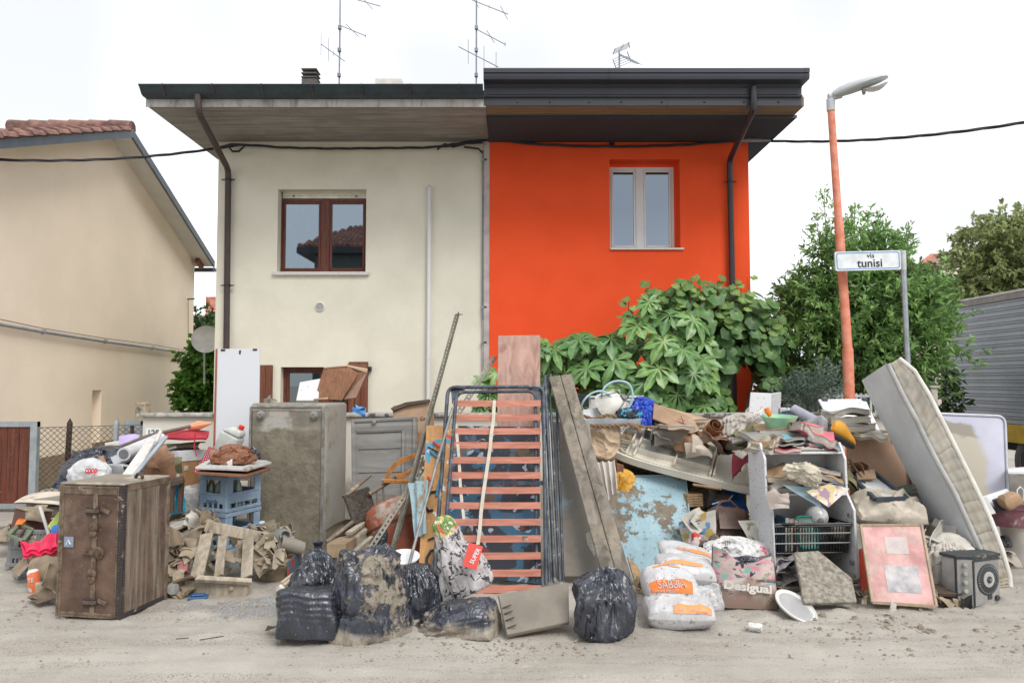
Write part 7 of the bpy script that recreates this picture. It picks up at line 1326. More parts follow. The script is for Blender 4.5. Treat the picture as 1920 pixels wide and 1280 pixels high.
m.sheet(np.array([[T @ Vector((P[k]*math.cos(k*.5),P[k]*math.sin(k*.5),z)) for z in (-.09,0,.09)] for k in range(27)]), .003); m.build('roll', mat('rust brown card', (.24,.11,.045), .7, bump=.1), tb_, smooth=60)
# dark hollow in the middle
rag('brown_cloth', 'dark brown cloth bundle in the hollow below the oval table', 'cloth', 1340, 935, 6.7, .34, .26, mat('dark mud cloth', (.15,.12,.09), .9, mud=.3, bump=.3), 131, 60, 0, .45, 18, .25, layers=3)
tb_ = thing('paper_stack', 'tan block of wet paper beside the dark brown cloth bundle', 'paper stack', at(1305,955,6.6)); T = frame(at(1290,950,6.55), at(1322,948,6.6), at(1288,928,6.55)); m = M(T)
for k in range(5): m.box(-.004*(k%2),.15,0,.2,k*.022,k*.022+.018)
m.build('sheets', TWOOD, tb_)
panel('yellow_box', 'flat mustard coloured box below the tan paper block', 'box', [(1302,952,6.4),(1334,962,6.35),(1338,975,6.3),(1300,968,6.35)], .10, mat('dull yellow card', (.42,.30,.10), .8, mud=.25))
tag(drape([at(1330,935,6.7),at(1382,908,6.85),at(1405,962,6.6),at(1345,968,6.5)], 18, 18, 7, .012, 6, .004).build('blue_sheet', mat('strong blue plastic sheet', (.02,.11,.40), .45, mud=.1, bump=.1), smooth=45), 'strong blue plastic sheet beside the white shelf side', 'plastic sheet')
stick('white_cable', 'thin white cable over the strong blue plastic sheet', 'cable', [(1335,945,6.5),(1350,940,6.48),(1365,938,6.5),(1374,928,6.55)], .005, WHITEP)
tbg = thing('leather_bag', 'dark brown wet leather satchel above the white plastic bag', 'bag', at(1363,1012,6.3)); LB = mat('dark brown leather', (.085,.045,.033), .42, (.12,.07,.052), vs=5, var=.25, mud=.25, ms=4, bump=.25); T = TR(at(1365,1012,6.3), -12, 4, 6)
sack(T, [(.0,0),(.9,0),(1.0,.08),(.97,.5),(.88,.85),(.7,1.0),(.0,1.0)], .19, .10, .27, 133, cre=.13, pleat=.05).build('body', LB, tbg, smooth=38); m = M(T); m.T = T; m.tube([(-.10,-.02,.26),(-.06,-.03,.31),(.02,-.03,.32),(.08,-.02,.27)], .012, 8); m.build('handle', LB, tbg, smooth=50); crumple(T @ TR((0,-.11,.17),75), .24, .18, 134, 14, 8, .12).build('flap', LB, tbg, smooth=40)
bag('white_bag', 'crumpled white plastic bag with pink print behind the patterned shopping bag', 1368, 1072, 5.9, .27, .17, .28, 135, mat('white film with print', (.58,.575,.57), .4, vs=5, var=.04, mud=.12, ms=5, fleck=.24, mudcol=(.17,.14,.10), bump=.25, bs=20, pat=lambda N,L,mix,mth,step,noise,pos,c: mix(step(noise(7,2,.4),.65,.67), c, (.60,.12,.18))), SLUMP, cre=.22, pleat=.12)
rag('magazine_scraps', 'torn magazine pages behind the white plastic bag', 'paper', 1308, 990, 6.2, .30, .26, mat('magazine print', (.45,.43,.38), .6, mud=.2, pat=lambda N,L,mix,mth,step,noise,pos,c: mix(step(noise(11,2,.4),.57,.59), mix(step(noise(9,2,.4),.6,.62), c, (.10,.22,.40)), (.40,.28,.08))), 136, 60, 0, .35, 16, .1, layers=3)
rag('patterned_cloth', 'white and olive patterned cloth between satchel and shelf side', 'cloth', 1420, 1000, 6.05, .24, .26, mat('olive pattern cloth', (.50,.48,.42), .8, mud=.25, pat=lambda N,L,mix,mth,step,noise,pos,c: mix(step(noise(16,3,.5),.55,.57), c, (.22,.21,.14))), 137, 75, 20, .3, 14, .1)
debris('packed_litter', 'dark packed litter and wet paper filling the hollows of the heap', [(1290,915,1400,1010,6.6,7.0,26),(1300,985,1340,1060,6.05,6.3,12),(1230,790,1400,830,6.8,7.1,14),(1395,800,1420,840,6.6,6.8,6)], mat('dark wet litter', (.14,.115,.09), .85, (.24,.21,.17), vs=5, var=.3, mud=.35, bump=.3), 40, (.08,.2))
# pellet sacks
PELM = mat('white pellet sack', (.50,.50,.51), .38, vs=4, var=.04, mud=.22, ms=5, mudcol=(.30,.265,.22), fleck=.38, bump=.3, bs=14, film=9)
ORL = mat('orange sack print', (.72,.17,.03), .42, vs=5, var=.06, fleck=.2, mudcol=(.30,.22,.16), bump=.1); ORL2 = mat('light orange sack print', (.78,.29,.10), .42, vs=5, var=.06, fleck=.18, mudcol=(.30,.24,.18), bump=.1)
GPS = 'white pellet sacks stacked on the road'
def psack(label, px, py, D, w, d, h, seed, rx, ry, rz, lab, words, ground=None):
    t = thing('pellet_sack', label, 'sack', at(px,py,D), GPS); T = TR(at(px,py,D), rx, ry, rz) @ Matrix.Translation((0,0,-h/2)); n = 48; q = pillow(T, w, d, h, seed, n=n, cre=.03, lump=.05, pinch=.42, ground=ground); q.build('film', PELM, t, smooth=40)
    V = np.array(q.v)[:n*n].reshape(n,n,3); V2 = np.array(q.v)[n*n:].reshape(n,n,3)[::-1]
    for u0,u1,v0,v1,mt in lab:                     # the print follows the sack's own surface
        i0,i1,j0,j1 = int(u0*n),int(u1*n),int(v0*n),int(v1*n); P = V[i0:i1+1, j0:j1+1]; A_ = np.array(T)[:3,2]; m = M(); m.sheet(P+A_*.0025+np.array([0,-.0025,0]), .0012); m.build('print_band', mt, t, smooth=50, recalc=False)
    for wd, bi, dx, dz, ww in words:               # printed across the band's own middle
        u0,u1,v0,v1,_ = lab[bi]; B = V[int(u0*n):int(u1*n)+1, int(v0*n):int(v1*n)+1]; c = Vector(B.mean((0,1))); a_ = math.atan2(*(B[-1].mean(0)-B[0].mean(0))[[2,0]])
        text(wd, Matrix.Translation(c) @ Matrix.Rotation(-a_, 4, 'Y') @ Matrix.Translation((dx,0,dz)), ww, WHITEP, t, bold=.008); FV = V.reshape(-1,3); o0 = np.array(ORG[t.name])
        for v in t.children[-1].data.vertices if t.children[-1].name.startswith('lettering') else [c_ for c_ in t.children if c_.name.startswith('lettering')][-1].data.vertices:   # lay the print on the sack
            w_ = np.array(v.co)+o0; dd = (FV[:,0]-w_[0])**2+(FV[:,2]-w_[2])**2+1e-6; k4 = np.argsort(dd)[:24]; v.co.y = FV[k4,1][np.argsort(FV[k4,1])[:6]].mean()-.014-o0[1]
    return t
psack('lowest white pellet sack lying on the road with an orange label', 1272, 1142, 5.05, .46, .34, .19, 141, 6, 0, -4, [(.38,.92,.03,.17,ORL2)], [('PURO',0,-.085,0,.055),('100% legno vergine',0,.04,0,.12)], ground=-.005)
psack('middle white pellet sack with a big orange band, on the lowest one', 1256, 1100, 5.25, .385, .32, .20, 142, 16, 4, 4, [(.06,.80,.03,.28,ORL),(.2,.7,.74,.78,ORL2)], [('SABBIA',0,0,.014,.19),('DI PELLET',0,-.02,-.026,.12)])
psack('upper white pellet sack with a narrow orange band, second from the top', 1284, 1066, 5.50, .42, .30, .16, 143, 14, 7, 4, [(.08,.72,.20,.33,ORL2)], [('PURO',0,-.08,0,.06)])
psack('topmost white pellet sack with a narrow orange band, beside the blue mattress', 1286, 1040, 5.75, .41, .30, .12, 144, 14, 11, 6, [(.25,.92,.25,.42,ORL2)], [('PURO',0,-.08,0,.06)])
psack('white pellet sack half hidden behind the stack, standing on the road', 1318, 1120, 5.45, .26, .26, .24, 145, 60, 0, 10, [], [])
# patterned shopping bag
def des_pat(N, L, mix, mth, step, noise, pos, c):
    mp = N.new('ShaderNodeMapping'); L.new(pos, mp.inputs[0]); mp.inputs['Rotation'].default_value = (0, R(-28), 0); mp.inputs['Scale'].default_value = (2.2,2.2,6)
    v = mp.outputs[0]; c = mix(step(noise(1.6,3,.5,v,1.5),.54,.58), c, (.55,.22,.28)); c = mix(step(noise(1.9,3,.5,v,2.0),.57,.60), c, (.16,.38,.33)); c = mix(step(noise(2.3,4,.5,v,2.0),.60,.63), c, (.09,.085,.085)); c = mix(step(noise(1.3,3,.5,v,1),.60,.64), c, (.50,.44,.40))
    sp = N.new('ShaderNodeSeparateXYZ'); L.new(pos, sp.inputs[0]); return mix(mth('SUBTRACT', 1.0, step(mth('ADD', sp.outputs[2], mth('MULTIPLY', mth('SUBTRACT', noise(4,4,.5),.5),.5)),.10,.22)), c, (.24,.165,.13))
tdb = thing('shopping_bag', 'stuffed shiny patterned shopping bag lettered Desigual before the shelf unit', 'shopping bag', at(1405,1150,5.2)); T = TR(gp(1406,1146)+Vector((0,.13,.0)), -6, 0, -6); DES = mat('patterned bag film', (.46,.36,.34), .3, vs=5, var=.2, mud=.36, ms=5, fleck=.2, bump=.25, bs=16, spec=.6, pat=des_pat)
n = 60; U, V = np.meshgrid(np.linspace(-1,1,n), np.linspace(0,1,40), indexing='ij'); top = .345-.075*np.cos(U*math.pi)*.5-.03*U; bulge = np.sqrt(np.clip(1-U**4,0,1))*np.sin(np.clip(V*1.25+.18,0,math.pi/2))**.6
for sg, nm in ((-1,'front'),(1,'back')):
    P = np.stack([U*.225*(1-.06*V), sg*(.02+.13*bulge*(1-.45*V)), V*top], -1); Q = P*6; P[...,1] += .035*creases(Q/1.6, 34, 150+sg, 1.0)+.010*rf(Q,1.2,150); X = P.reshape(-1,3); A_ = np.array(T); X = X @ A_[:3,:3].T+A_[:3,3]; m = M(); m.sheet(X.reshape(P.shape), .002); m.build(nm, DES, tdb, smooth=40)
    if sg < 0: FR = X.reshape(P.shape)
m = M(); m.tube([Vector(FR[0,j])+Vector((0,-.002,0)) for j in range(0,40,3)], .005, 6); m.build('piping', BLACKM, tdb, smooth=50); m = M(); m.tube([Vector(FR[-1,j])+Vector((0,-.002,0)) for j in range(0,40,3)], .005, 6); m.build('piping', BLACKM, tdb, smooth=50)
c = Vector(FR[int(n*.52), 17]); text('Desigual', frame(c, c+Vector((1,-.05,-.10)), c+Vector((.0,.1,1))) @ Matrix.Translation((-.01,-.035,.01)), .33, mat('pale grey lettering', (.55,.53,.50), .45, fleck=.15, bump=0), tdb, h=.075, bold=.035)
bag('black_liner', 'black bin liner stuffed in the mouth of the patterned shopping bag', 1400, 1085, 5.45, .17, .10, .16, 152, BLACKBAG, SLUMP, cre=.25); 

# ------------------------------------------------------------------ white shelf unit and what it holds
A, B = gp(1452,1112), gp(1613,1094); A.z = B.z = .012; A = at(1452,1108,5.75); A.z = .05; B = at(1612,1094,5.80); B.z = .05; T = frame(A, B, A+Vector((-.03,.05,1))); Ws = (B-A).length; tsu = thing('shelf_unit', 'stepped white shelf unit full of wet books standing in the heap', 'shelf unit', A); Hs = 1.075; sp_ = [(0,0),(0,.56),(.10,.68),(.10,.95),(.18,Hs),(.42,Hs),(.42,0)]
for x, nm in ((0,'side_panel'),(Ws-.02,'side_panel')): m = M(T); m.prism([(x,y,z) for y,z in sp_], (.02,0,0)); m.build(nm, WLAM, tsu, bevel=.003)
m = M(T); m.box(.0205,Ws-.0205,.405,.418,.06,.70); m.build('back_panel', mat('white back board', (.55,.55,.54), .6, mud=.1, line=(.32,.1)), tsu); m = M(T); m.box(.0205,Ws-.0205,.405,.418,.702,1.0); m.build('back_panel', mat('white back board', (.5,.5,.5)), tsu)
for z, y0 in ((.665,.085),(.985,.13)): m = M(T); m.box(.0205,Ws-.0205,y0,.404,z,z+.02); m.build('shelf', WLAM, tsu, bevel=.002)
m = M(T); m.box(.0205,Ws-.0205,.01,.404,.05,.07); m.build('shelf', mat('muddy white board', (.45,.43,.40), .7, mud=.5), tsu); m = M(T); m.box(.0205,Ws-.0205,.02,.035,-.03,.049); m.build('plinth', MCARD, tsu)
m = M(T); m.box(-.004,.008,-.006,-.001,.03,.55); m.build('edge_strip', GALV, tsu)
for x,z in ((Ws-.03,.50),(Ws-.03,.14)): m = M(T); m.box(x-.012,x+.008,.02,.06,z,z+.035); m.build('hinge', METG, tsu, bevel=.004)
tsl = thing('wooden_slats', 'muddy wooden slat base under the white shelf unit', 'slats', gp(1530,1115))
for k in range(3): m = M(); m.bar(at(1455,1092+k*12,5.72-.08*k)+Vector((0,0,0)), at(1622,1086+k*12,5.80-.08*k), .06, .022); m.build('slat', GBOARD, tsl)
COV = [mat('wet book cover %s' % n, c, .55, mud=.25, ms=6, fleck=.1, bump=.1) for n, c in (('crimson',(.40,.03,.06)),('blue',(.06,.13,.25)),('grey',(.26,.25,.23)),('tan',(.33,.22,.13)),('teal',(.10,.30,.36)),('pink',(.58,.16,.20)),('black',(.04,.04,.045)),('cream',(.52,.48,.38)))]
g = random.Random(11); names = ['crimson','blue','grey','tan','teal','pink','black','cream']
def placed_book(px, py, D, w, d, h, rz, ry, ci, label, rx=0, warp=0, group='wet books on and around the shelf'):
    """a swollen book lying flat: wavy cover boards and a page block"""
    t = thing('book', label, 'book', at(px,py,D), group); T = TR(at(px,py,D), rx, ry, rz); n = 10; u = np.linspace(-.5,.5,n); U, V = np.meshgrid(u, u, indexing='ij'); sd = g.randint(0,999)
    wv = warp*(rf(np.stack([U,V,0*U],-1), 5, sd)*.5+1.2*U**2)
    def sheet(z, th, s, mt, nm):
        P = np.stack([U*w*s, V*d*s, wv+z], -1); X = P.reshape(-1,3); A_ = np.array(T); X = X @ A_[:3,:3].T+A_[:3,3]; m = M(); m.sheet(X.reshape(P.shape), th); return m.build(nm, mt, t, smooth=30, recalc=False)
    sheet(0, .004, 1, COV[ci], 'cover')
    k = max(2, int(h/.010))
    for i in range(min(k,5)): sheet(.005+i*(h-.008)/min(k,5), (h-.010)/min(k,5)*.86, .96+.02*g.random(), PAGES, 'pages')
    sheet(h-.002, .004, 1, COV[ci], 'cover'); return t
pos = lambda x, y, z: T @ Vector((x*Ws, y, z))
def shelf_book(x, y, z, w, d, h, rz, ry, ci, label, rx=0, warp=0, group='wet books on and around the shelf'):
    p = pos(x,y,z); global at; old = at; at = lambda *_: p
    try: t = placed_book(0,0,0,w,d,h,rz,ry,ci,label,rx,warp,group)
    finally: at = old
    return t
sb = [(.30,.24,1.007,.22,.26,.030,4,0,0,'crimson book lying flat on the top shelf'),(.36,.25,1.042,.24,.24,.022,-6,2,6,'black covered magazine pile on the crimson book'),(.34,.26,1.068,.24,.25,.018,9,1,4,'teal magazine lying on the black magazine pile'),(.36,.25,1.090,.24,.25,.020,-3,2,2,'grey wet magazine on the top shelf stack'),(.78,.24,1.045,.26,.24,.030,-8,13,4,'turquoise picture book slanting at the right of the top shelf'),(.74,.25,1.085,.26,.26,.060,-12,14,5,'thick pink edged book slanting over the turquoise one'),(.64,.28,1.155,.20,.22,.065,6,8,5,'fat fanned pink and white book at the top of the shelf'),(.10,.24,1.03,.17,.24,.040,30,-34,7,'cream book curled over the left side of the shelf'),(.12,.20,1.07,.17,.22,.030,24,-28,3,'tan book curled over the cream one'),
 (.24,.22,.695,.26,.28,.035,-5,-4,2,'grey book lying lowest on the middle shelf'),(.22,.20,.735,.25,.26,.045,10,-14,2,'swollen grey book sloping on the middle shelf'),(.20,.22,.80,.24,.26,.045,6,-12,3,'tan book sloping near the top of the middle shelf'),(.60,.18,.745,.30,.24,.020,-4,8,6,'dark opened magazine across the middle shelf'),(.78,.23,.690,.22,.26,.016,3,0,1,'blue magazine lowest at the right of the middle shelf'),(.79,.22,.708,.22,.26,.016,-3,1,2,'grey magazine upon the blue one'),(.78,.23,.726,.22,.26,.016,5,2,7,'cream magazine upon the grey magazine'),(.79,.22,.745,.22,.26,.018,-2,6,1,'navy magazine topmost of the right pile'),(.80,.22,.79,.24,.24,.035,-4,10,3,'thick brown book sloping at the right of the middle shelf'),(.76,.24,.83,.24,.24,.030,5,9,2,'grey book at the top right of the middle shelf')]
for k, q in enumerate(sb): shelf_book(*q, warp=.02+.015*(k%3))
tag(drape([pos(.16,.02,.755),pos(.52,-.01,.74),pos(.55,-.09,.56),pos(.50,-.10,.60)], 16, 16, 8, .006, 8, .002).build('magazine_page', mat('pale blue page', (.36,.50,.56), .5, mud=.12, bump=.08), smooth=45), 'open pale blue magazine page hanging over the middle shelf edge', 'magazine')
tmg = thing('illustrated_magazine', 'yellow illustrated magazine hanging over the pale blue page', 'magazine', pos(.55,-.09,.68)); drape([pos(.36,-.08,.715),pos(.64,-.08,.77),pos(.86,-.10,.735),pos(.58,-.13,.60)], 14, 14, 9, .005, 8, .002).build('cover', mat('yellow picture print', (.55,.45,.22), .5, mud=.08, pat=lambda N,L,mix,mth,step,noise,pos,c: mix(step(noise(20,3,.5),.55,.57), mix(step(noise(14,3,.5),.55,.57), c, (.58,.54,.50)), (.30,.18,.26))), tmg, smooth=45)
rag('grey_rag', 'knotted greyish rag hanging from the left edge of the middle shelf', 'rag', 1462, 938, 5.70, .20, .15, mat('greyish pink rag', (.42,.36,.32), .9, mud=.2, bump=.3), 161, 65, 0, .5, 22, .3, layers=3)
bag('cloth_hat', 'crumpled cream cloth sun hat on the middle shelf books', 1503, 886, 5.80, .125, .10, .14, 162, mat('cream hat cloth', (.50,.46,.37), .85, mud=.25, bump=.25), [(.0,.25),(.3,.2),(.6,.1),(.95,0),(1.05,.1),(.9,.35),(.75,.7),(.55,.95),(.2,1.0),(0,1)], (62,8,0), 'hat', cre=.2, pleat=.05, npl=8)
# wire basket with things
tbk = thing('wire_basket', 'black plastic shopping basket sitting inside the white shelf unit', 'basket', pos(.5,.2,.25)); BK = mat('black basket plastic', (.018,.018,.020), .4, mud=.15, ms=10, fleck=.15, mudcol=(.3,.3,.29), bump=.05); Tb = T @ Matrix.Translation((.045,.05,.235)); wb, db, hb2 = Ws-.10, .30, .22
for z, s in ((0,.0),(.075,.012),(.15,.018),(.205,.022),(.22,.026)):
    m = M(Tb); m.T = Tb; m.tube([(-s,-s,z),(wb+s,-s,z),(wb+s,db+s,z),(-s,db+s,z)], .006 if z < .2 else .009, 6, True); m.build('ring', mat('pale scuffed basket rim', (.25,.25,.24), .5) if z in (.075,.15) else BK, tbk, smooth=50)
m = M(Tb); m.T = Tb
for k in range(26): x = wb*k/25; m.tube([(x,0,0),(x,-.022,.21)], .005, 5)
for k in range(14): y = db*k/13; m.tube([(0,y,0),(-.022,y,.21)], .005, 5); m.tube([(wb,y,0),(wb+.022,y,.21)], .005, 5)
tag(m.build('bar', BK, tbk, smooth=50), kind='stuff'); m = M(Tb); m.box(0,wb,0,db,-.006,.0); m.build('floor', BK, tbk); m = M(Tb); m.T = Tb; m.tube([(-.02,.28,.22),(.02,-.02,.225),(.12,-.06,.23),(.17,-.06,.20),(.15,-.06,.18)], .008, 6); m.build('handle', BK, tbk, smooth=50)
for k, (x, h, c, lb) in enumerate(((.09,.26,1,'dark upright book at the left in the black basket'),(.13,.25,7,'cream upright book second in the black basket'),(.18,.24,3,'tan upright book third in the black basket'),(.22,.235,7,'pale upright book right of the tan one in the basket'))):
    t = thing('book', lb, 'book', Tb @ Vector((x,.05,0)), 'upright books in the basket'); Tk = Tb @ TR((x,.05,.004),0,4-k*2,0); m = M(Tk); m.box(0,.004,0,.18,0,h); m.box(.032,.036,0,.18,0,h); m.build('cover', COV[c], t); m = M(Tk); m.box(.0045,.0315,.003,.177,.003,h-.004); m.build('pages', PAGES, t)
tt = thing('teal_tray', 'teal plastic tray standing in the black basket', 'tray', Tb @ Vector((.28,.03,.1))); Tk = Tb @ TR((.20,.035,.02),-12,0,0); m = M(Tk); m.prism([(x,0,z) for x,z in rrect(0,.165,0,.255,.03)], (0,.006,0)); m.build('base', mat('teal plastic dusty', (.25,.36,.33), .5, mud=.3, ms=9), tt); m = M(Tk); m.T = Tk; m.tube([(x,-.008,z) for x,z in rrect(.006,.159,.006,.249,.028)], .009, 6, True); m.build('rim', mat('teal plastic', (.02,.30,.25), .4), tt, smooth=50)
tgl = thing('lamp_globe', 'round mottled glass globe lying in the black basket', 'globe', Tb @ Vector((.42,.15,.25))); m = M(); c = Tb @ Vector((.40,.13,.255)); m.lathe([(.088*math.sin(a),-.088*math.cos(a)) for a in np.linspace(.25,math.pi-.02,18)], 26, TR(c,-70,10,0)); m.build('glass', mat('mottled glass', (.42,.43,.43), .2, (.55,.55,.54), vs=14, var=.2, mud=.2, ms=12, spec=.6), tgl, smooth=60); m = M(); m.lathe([(.024,.082),(.024,.094),(.010,.096)], 12, TR(c,-260,10,0)); m.build('collar', METG, tgl)
lump('clay_ball', 'brown muddy ball beside the glass globe in the basket', 'ball', 1571, 996, 5.95, .13, .12, .12, CER, 165, 0, 0, 0, .03, .03, .35)
debris('page_stack', 'sagging stack of wet grey pages at the bottom of the shelf unit', [(1455,1050,1498,1085,5.72,5.82,16)], mat('wet grey pages', (.30,.28,.285), .85, vs=8, var=.2, bump=.2), 44, (.16,.26))
tgb2 = thing('grit_board', 'grit covered grey board leaning against the foot of the shelf unit', 'board', gp(1550,1130)); m = M(); m.slab([at(1489,1034,5.62),at(1535,1031,5.64),at(1598,1083,5.5),at(1607,1127,5.32),at(1508,1130,5.28)], .035); m.build('board', mat('gritty grey board', (.20,.18,.15), .95, (.26,.24,.20), vs=30, var=.3, mud=.35, ms=4, bump=1.0, bs=90), tgb2, bevel=.006)
tpl = thing('round_dish', 'round white plastic lid lying on the muddy road', 'lid', gp(1488,1168)); Tk = TR(gp(1489,1149)+Vector((0,-.02,.045)), 24, 22, 0); m = M(); m.lathe([(.0,0),(.14,0),(.15,.006),(.152,.018),(.145,.020),(.138,.010),(.0,.009)], 40, Tk); m.build('disc', mat('scuffed white plastic', (.60,.59,.56), .5, mud=.3, ms=7, fleck=.35, bump=.1), tpl, smooth=40); m = M(); m.lathe([(.125,.0105),(.128,.013),(.131,.0105)], 40, Tk); m.build('ring', WHITEP, tpl)
tcn = thing('crushed_can', 'crushed white drink can lying on the road before the lid', 'can', gp(1412,1184)); q = sack(TR(gp(1402,1180)+Vector((0,0,.025)), 90, 0, 70), [(0,0),(.8,0),(1,.05),(1,.9),(.8,1),(0,1)], .026, .026, .085, 171, nu=24, nv=16, cre=.3); q.build('body', mat('white print can', (.58,.57,.55), .4, fleck=.2, mudcol=(.1,.1,.1)), tcn, smooth=30)
# things on top of the shelf unit
placed_book(1448, 822, 6.3, .46, .34, .05, 8, -8, 2, 'huge grey swollen ledger lying over the top left of the shelf', warp=.05); placed_book(1462, 806, 6.35, .40, .30, .035, -6, -5, 3, 'tan bound ledger under the green basket', warp=.04)
tgk = thing('green_basket', 'mint green fluted plastic bowl on top of the books', 'bowl', at(1461,802,6.3)); n = 36; Tk = TR(at(1461,803,6.3), 6, 0, 0); P = []
for r, z in ((.09,0),(.10,.02),(.125,.06),(.148,.105),(.142,.105),(.12,.06),(.09,.012),(.03,.010)): P.append([Tk @ Vector(((r+(.004 if k%2 else -.002)*(z>.01))*math.cos(2*math.pi*k/n), (r+(.004 if k%2 else -.002)*(z>.01))*math.sin(2*math.pi*k/n)*.8, z)) for k in range(n)])
m = M(); m.grid(np.array(P), cv=True); m.f += [tuple(range(n))[::-1], tuple(range(7*n,8*n))]; m.build('bowl', mat('mint plastic', (.34,.60,.40), .45, bump=.03, trans=.15, fleck=.04), tgk, smooth=35); p = Tk @ Vector((.05,-.125,.06)); m = M(); m.slab([p+Vector((-.012,-.01,0)),p+Vector((0,-.012,.016)),p+Vector((.012,-.01,.002)),p+Vector((0,-.008,-.016))], .004); m.build('mud_spot', DWOOD, tgk)
m = M(); m.tube([at(1444,780,6.3),at(1440,772,6.3),at(1437,765,6.3)], [.016,.024,.022], 10); tag(m.build('tool', mat('orange handle', (.80,.20,.02), .4), smooth=50), 'bright orange tool handle sticking out of the mint bowl', 'handle')
twc = thing('white_cabinet', 'small white cabinet carcass standing on top of the heap', 'cabinet', at(1435,790,6.9)); 
for pts, th in (([(1408,735,6.9),(1447,737,6.9),(1446,795,6.85),(1402,795,6.85)],.02),([(1450,737,6.9),(1465,735,7.2),(1463,780,7.2),(1448,780,6.9)],.02),([(1398,768,6.95),(1404,762,6.95),(1404,795,6.9),(1392,795,6.9)],.02),([(1463,764,7.1),(1482,764,7.1),(1482,790,7.1),(1463,790,7.1)],.04)): m = M(); m.slab([at(*p) for p in pts], th); m.build('panel', WLAM, twc, bevel=.003)
m = M(); m.slab([at(1445,738,7.0),at(1452,738,7.0),at(1450,785,6.95),at(1445,785,6.95)], .02); m.build('rail', METG, twc)
bag('white_tissue', 'white tissue bundle beside the orange handle', 1430, 788, 6.5, .08, .06, .10, 175, mat('white tissue', (.6,.6,.6)), SLUMP, cre=.2)
m = M(); m.tube([at(1486,768,6.75),at(1530,792,6.6)], .055, 14); tag(m.build('cloth_roll', mat('grey lilac cloth', (.30,.30,.35), .9, vs=8, var=.12, bump=.2), smooth=50), 'grey lilac rolled blanket on top of the shelf books', 'blanket')
rag('grey_cloth', 'crumpled grey white cloth in front of the rolled blanket', 'cloth', 1532, 796, 6.45, .22, .16, mat('grey white cloth', (.40,.40,.42), .9, bump=.2), 176, 50, 0, .45, 18, .2, layers=2); bag('navy_cloth', 'dark navy cloth under the rolled blanket', 1478, 790, 6.7, .08, .06, .10, 177, mat('navy cloth', (.04,.05,.08)), SLUMP, cre=.2)
twp = thing('cupboard_front', 'white cupboard door with two dark hinges lying behind the book stack', 'door', at(1590,800,7.0)); Pq = [at(1534,748,7.1),at(1622,747,7.1),at(1650,806,6.7),at(1556,790,6.75)]; m = M(); m.slab(Pq, .02); m.build('panel', WLAM, twp, bevel=.003)
for px, py in ((1546,750),(1621,749)): p = at(px,py,7.08); m = M(); m.lathe([(.028,0),(.028,.012),(.012,.016)], 12, TR(p,75)); m.build('hinge', mat('dark hinge', (.04,.045,.06), .4, metal=.4), twp)
panel('brown_board', 'dark brown board edge below the white cupboard door', 'board', [(1515,775,7.0),(1538,773,7.0),(1556,785,6.8),(1530,792,6.75)], .02, DWOOD)
for k, q in enumerate(((1592,808,6.45,.34,.26,.055,6,2,2,'grey directory lowest of the stack beside the leaning mattress'),(1588,794,6.5,.33,.25,.050,-8,-2,7,'cream directory second in the stack beside the leaning mattress'),(1586,780,6.55,.33,.25,.045,4,-4,2,'grey directory topmost of the stack beside the leaning mattress'))): placed_book(*q, warp=.03, group='directories stacked on the brown cabinet')
rag('paper_sheets', 'wet paper sheets sliding over the brown cabinet edge', 'paper', 1630, 812, 6.45, .26, .18, PAGES, 179, 12, 8, .12, 10, .05)
tsh = thing('work_boot', 'yellow and black work boot lying beside the directories', 'boot', at(1578,832,6.2)); Tk = TR(at(1577,822,6.2), 0, 28, 20); YB_ = mat('yellow boot leather', (.62,.30,.03), .5, mud=.12, ms=8, bump=.1)
m = M(); P = []
for t, w, h0, h1 in ((0,.02,.02,.10),(.04,.036,.0,.13),(.10,.042,0,.125),(.17,.046,0,.085),(.22,.042,0,.06),(.255,.025,.005,.04)): P.append([Tk @ Vector((t-.12, math.cos(a)*w, (h0+h1)/2+math.sin(a)*(h1-h0)/2)) for a in np.linspace(0,2*math.pi,14,endpoint=False)])
m.grid(np.array(P), cv=True); m.f += [tuple(range(14))[::-1], tuple(range(70,84))]; m.build('upper', YB_, tsh, smooth=50); m = M(Tk); m.prism([(x,y,-.025) for x,y in ((-.12,-.03),(-.05,-.045),(.05,-.052),(.11,-.045),(.145,-.02),(.145,.02),(.11,.045),(.05,.052),(-.05,.045),(-.12,.03))], (0,0,.026)); m.build('sole', BLACKM, tsh, bevel=.004)
# cabinet, framed sheet, sacks and pink board
tcab = thing('brown_cabinet', 'brown hardboard backed cabinet standing under the directories', 'cabinet', at(1650,930,6.5)); m = M(); m.slab([at(1588,814,6.5),at(1702,814,6.5),at(1714,945,6.3),at(1592,905,6.4)], .016); m.build('back_panel', mat('tan hardboard', (.33,.205,.135), .7, (.37,.24,.165), vs=2, var=.08, mud=.12, bump=.08), tcab); m = M(); m.slab([at(1703,812,6.48),at(1736,818,6.9),at(1738,945,6.7),at(1716,948,6.28)], .02); m.build('side_panel', mat('dark green black panel', (.05,.055,.05), .5, mud=.25), tcab); m = M(); m.slab([at(1586,808,6.52),at(1706,808,6.48),at(1735,806,7.0),at(1600,805,7.0)], .018); m.build('top_panel', METG, tcab)
p = at(1683,824,6.47); m = M(); m.box(p.x-.04,p.x+.04,p.y-.006,p.y,p.z-.012,p.z+.012); m.build('bracket', BLACKM, tcab); m = M(); m.bar(at(1703,816,6.47), at(1713,938,6.29), .03, .012, (0,1,0)); m.build('edge_strip', DWOOD, tcab)
panel('carton_flap', 'small brown carton flap before the brown cabinet', 'cardboard', [(1606,884,6.25),(1640,878,6.3),(1644,896,6.2),(1608,898,6.2)], .02, BCARD)
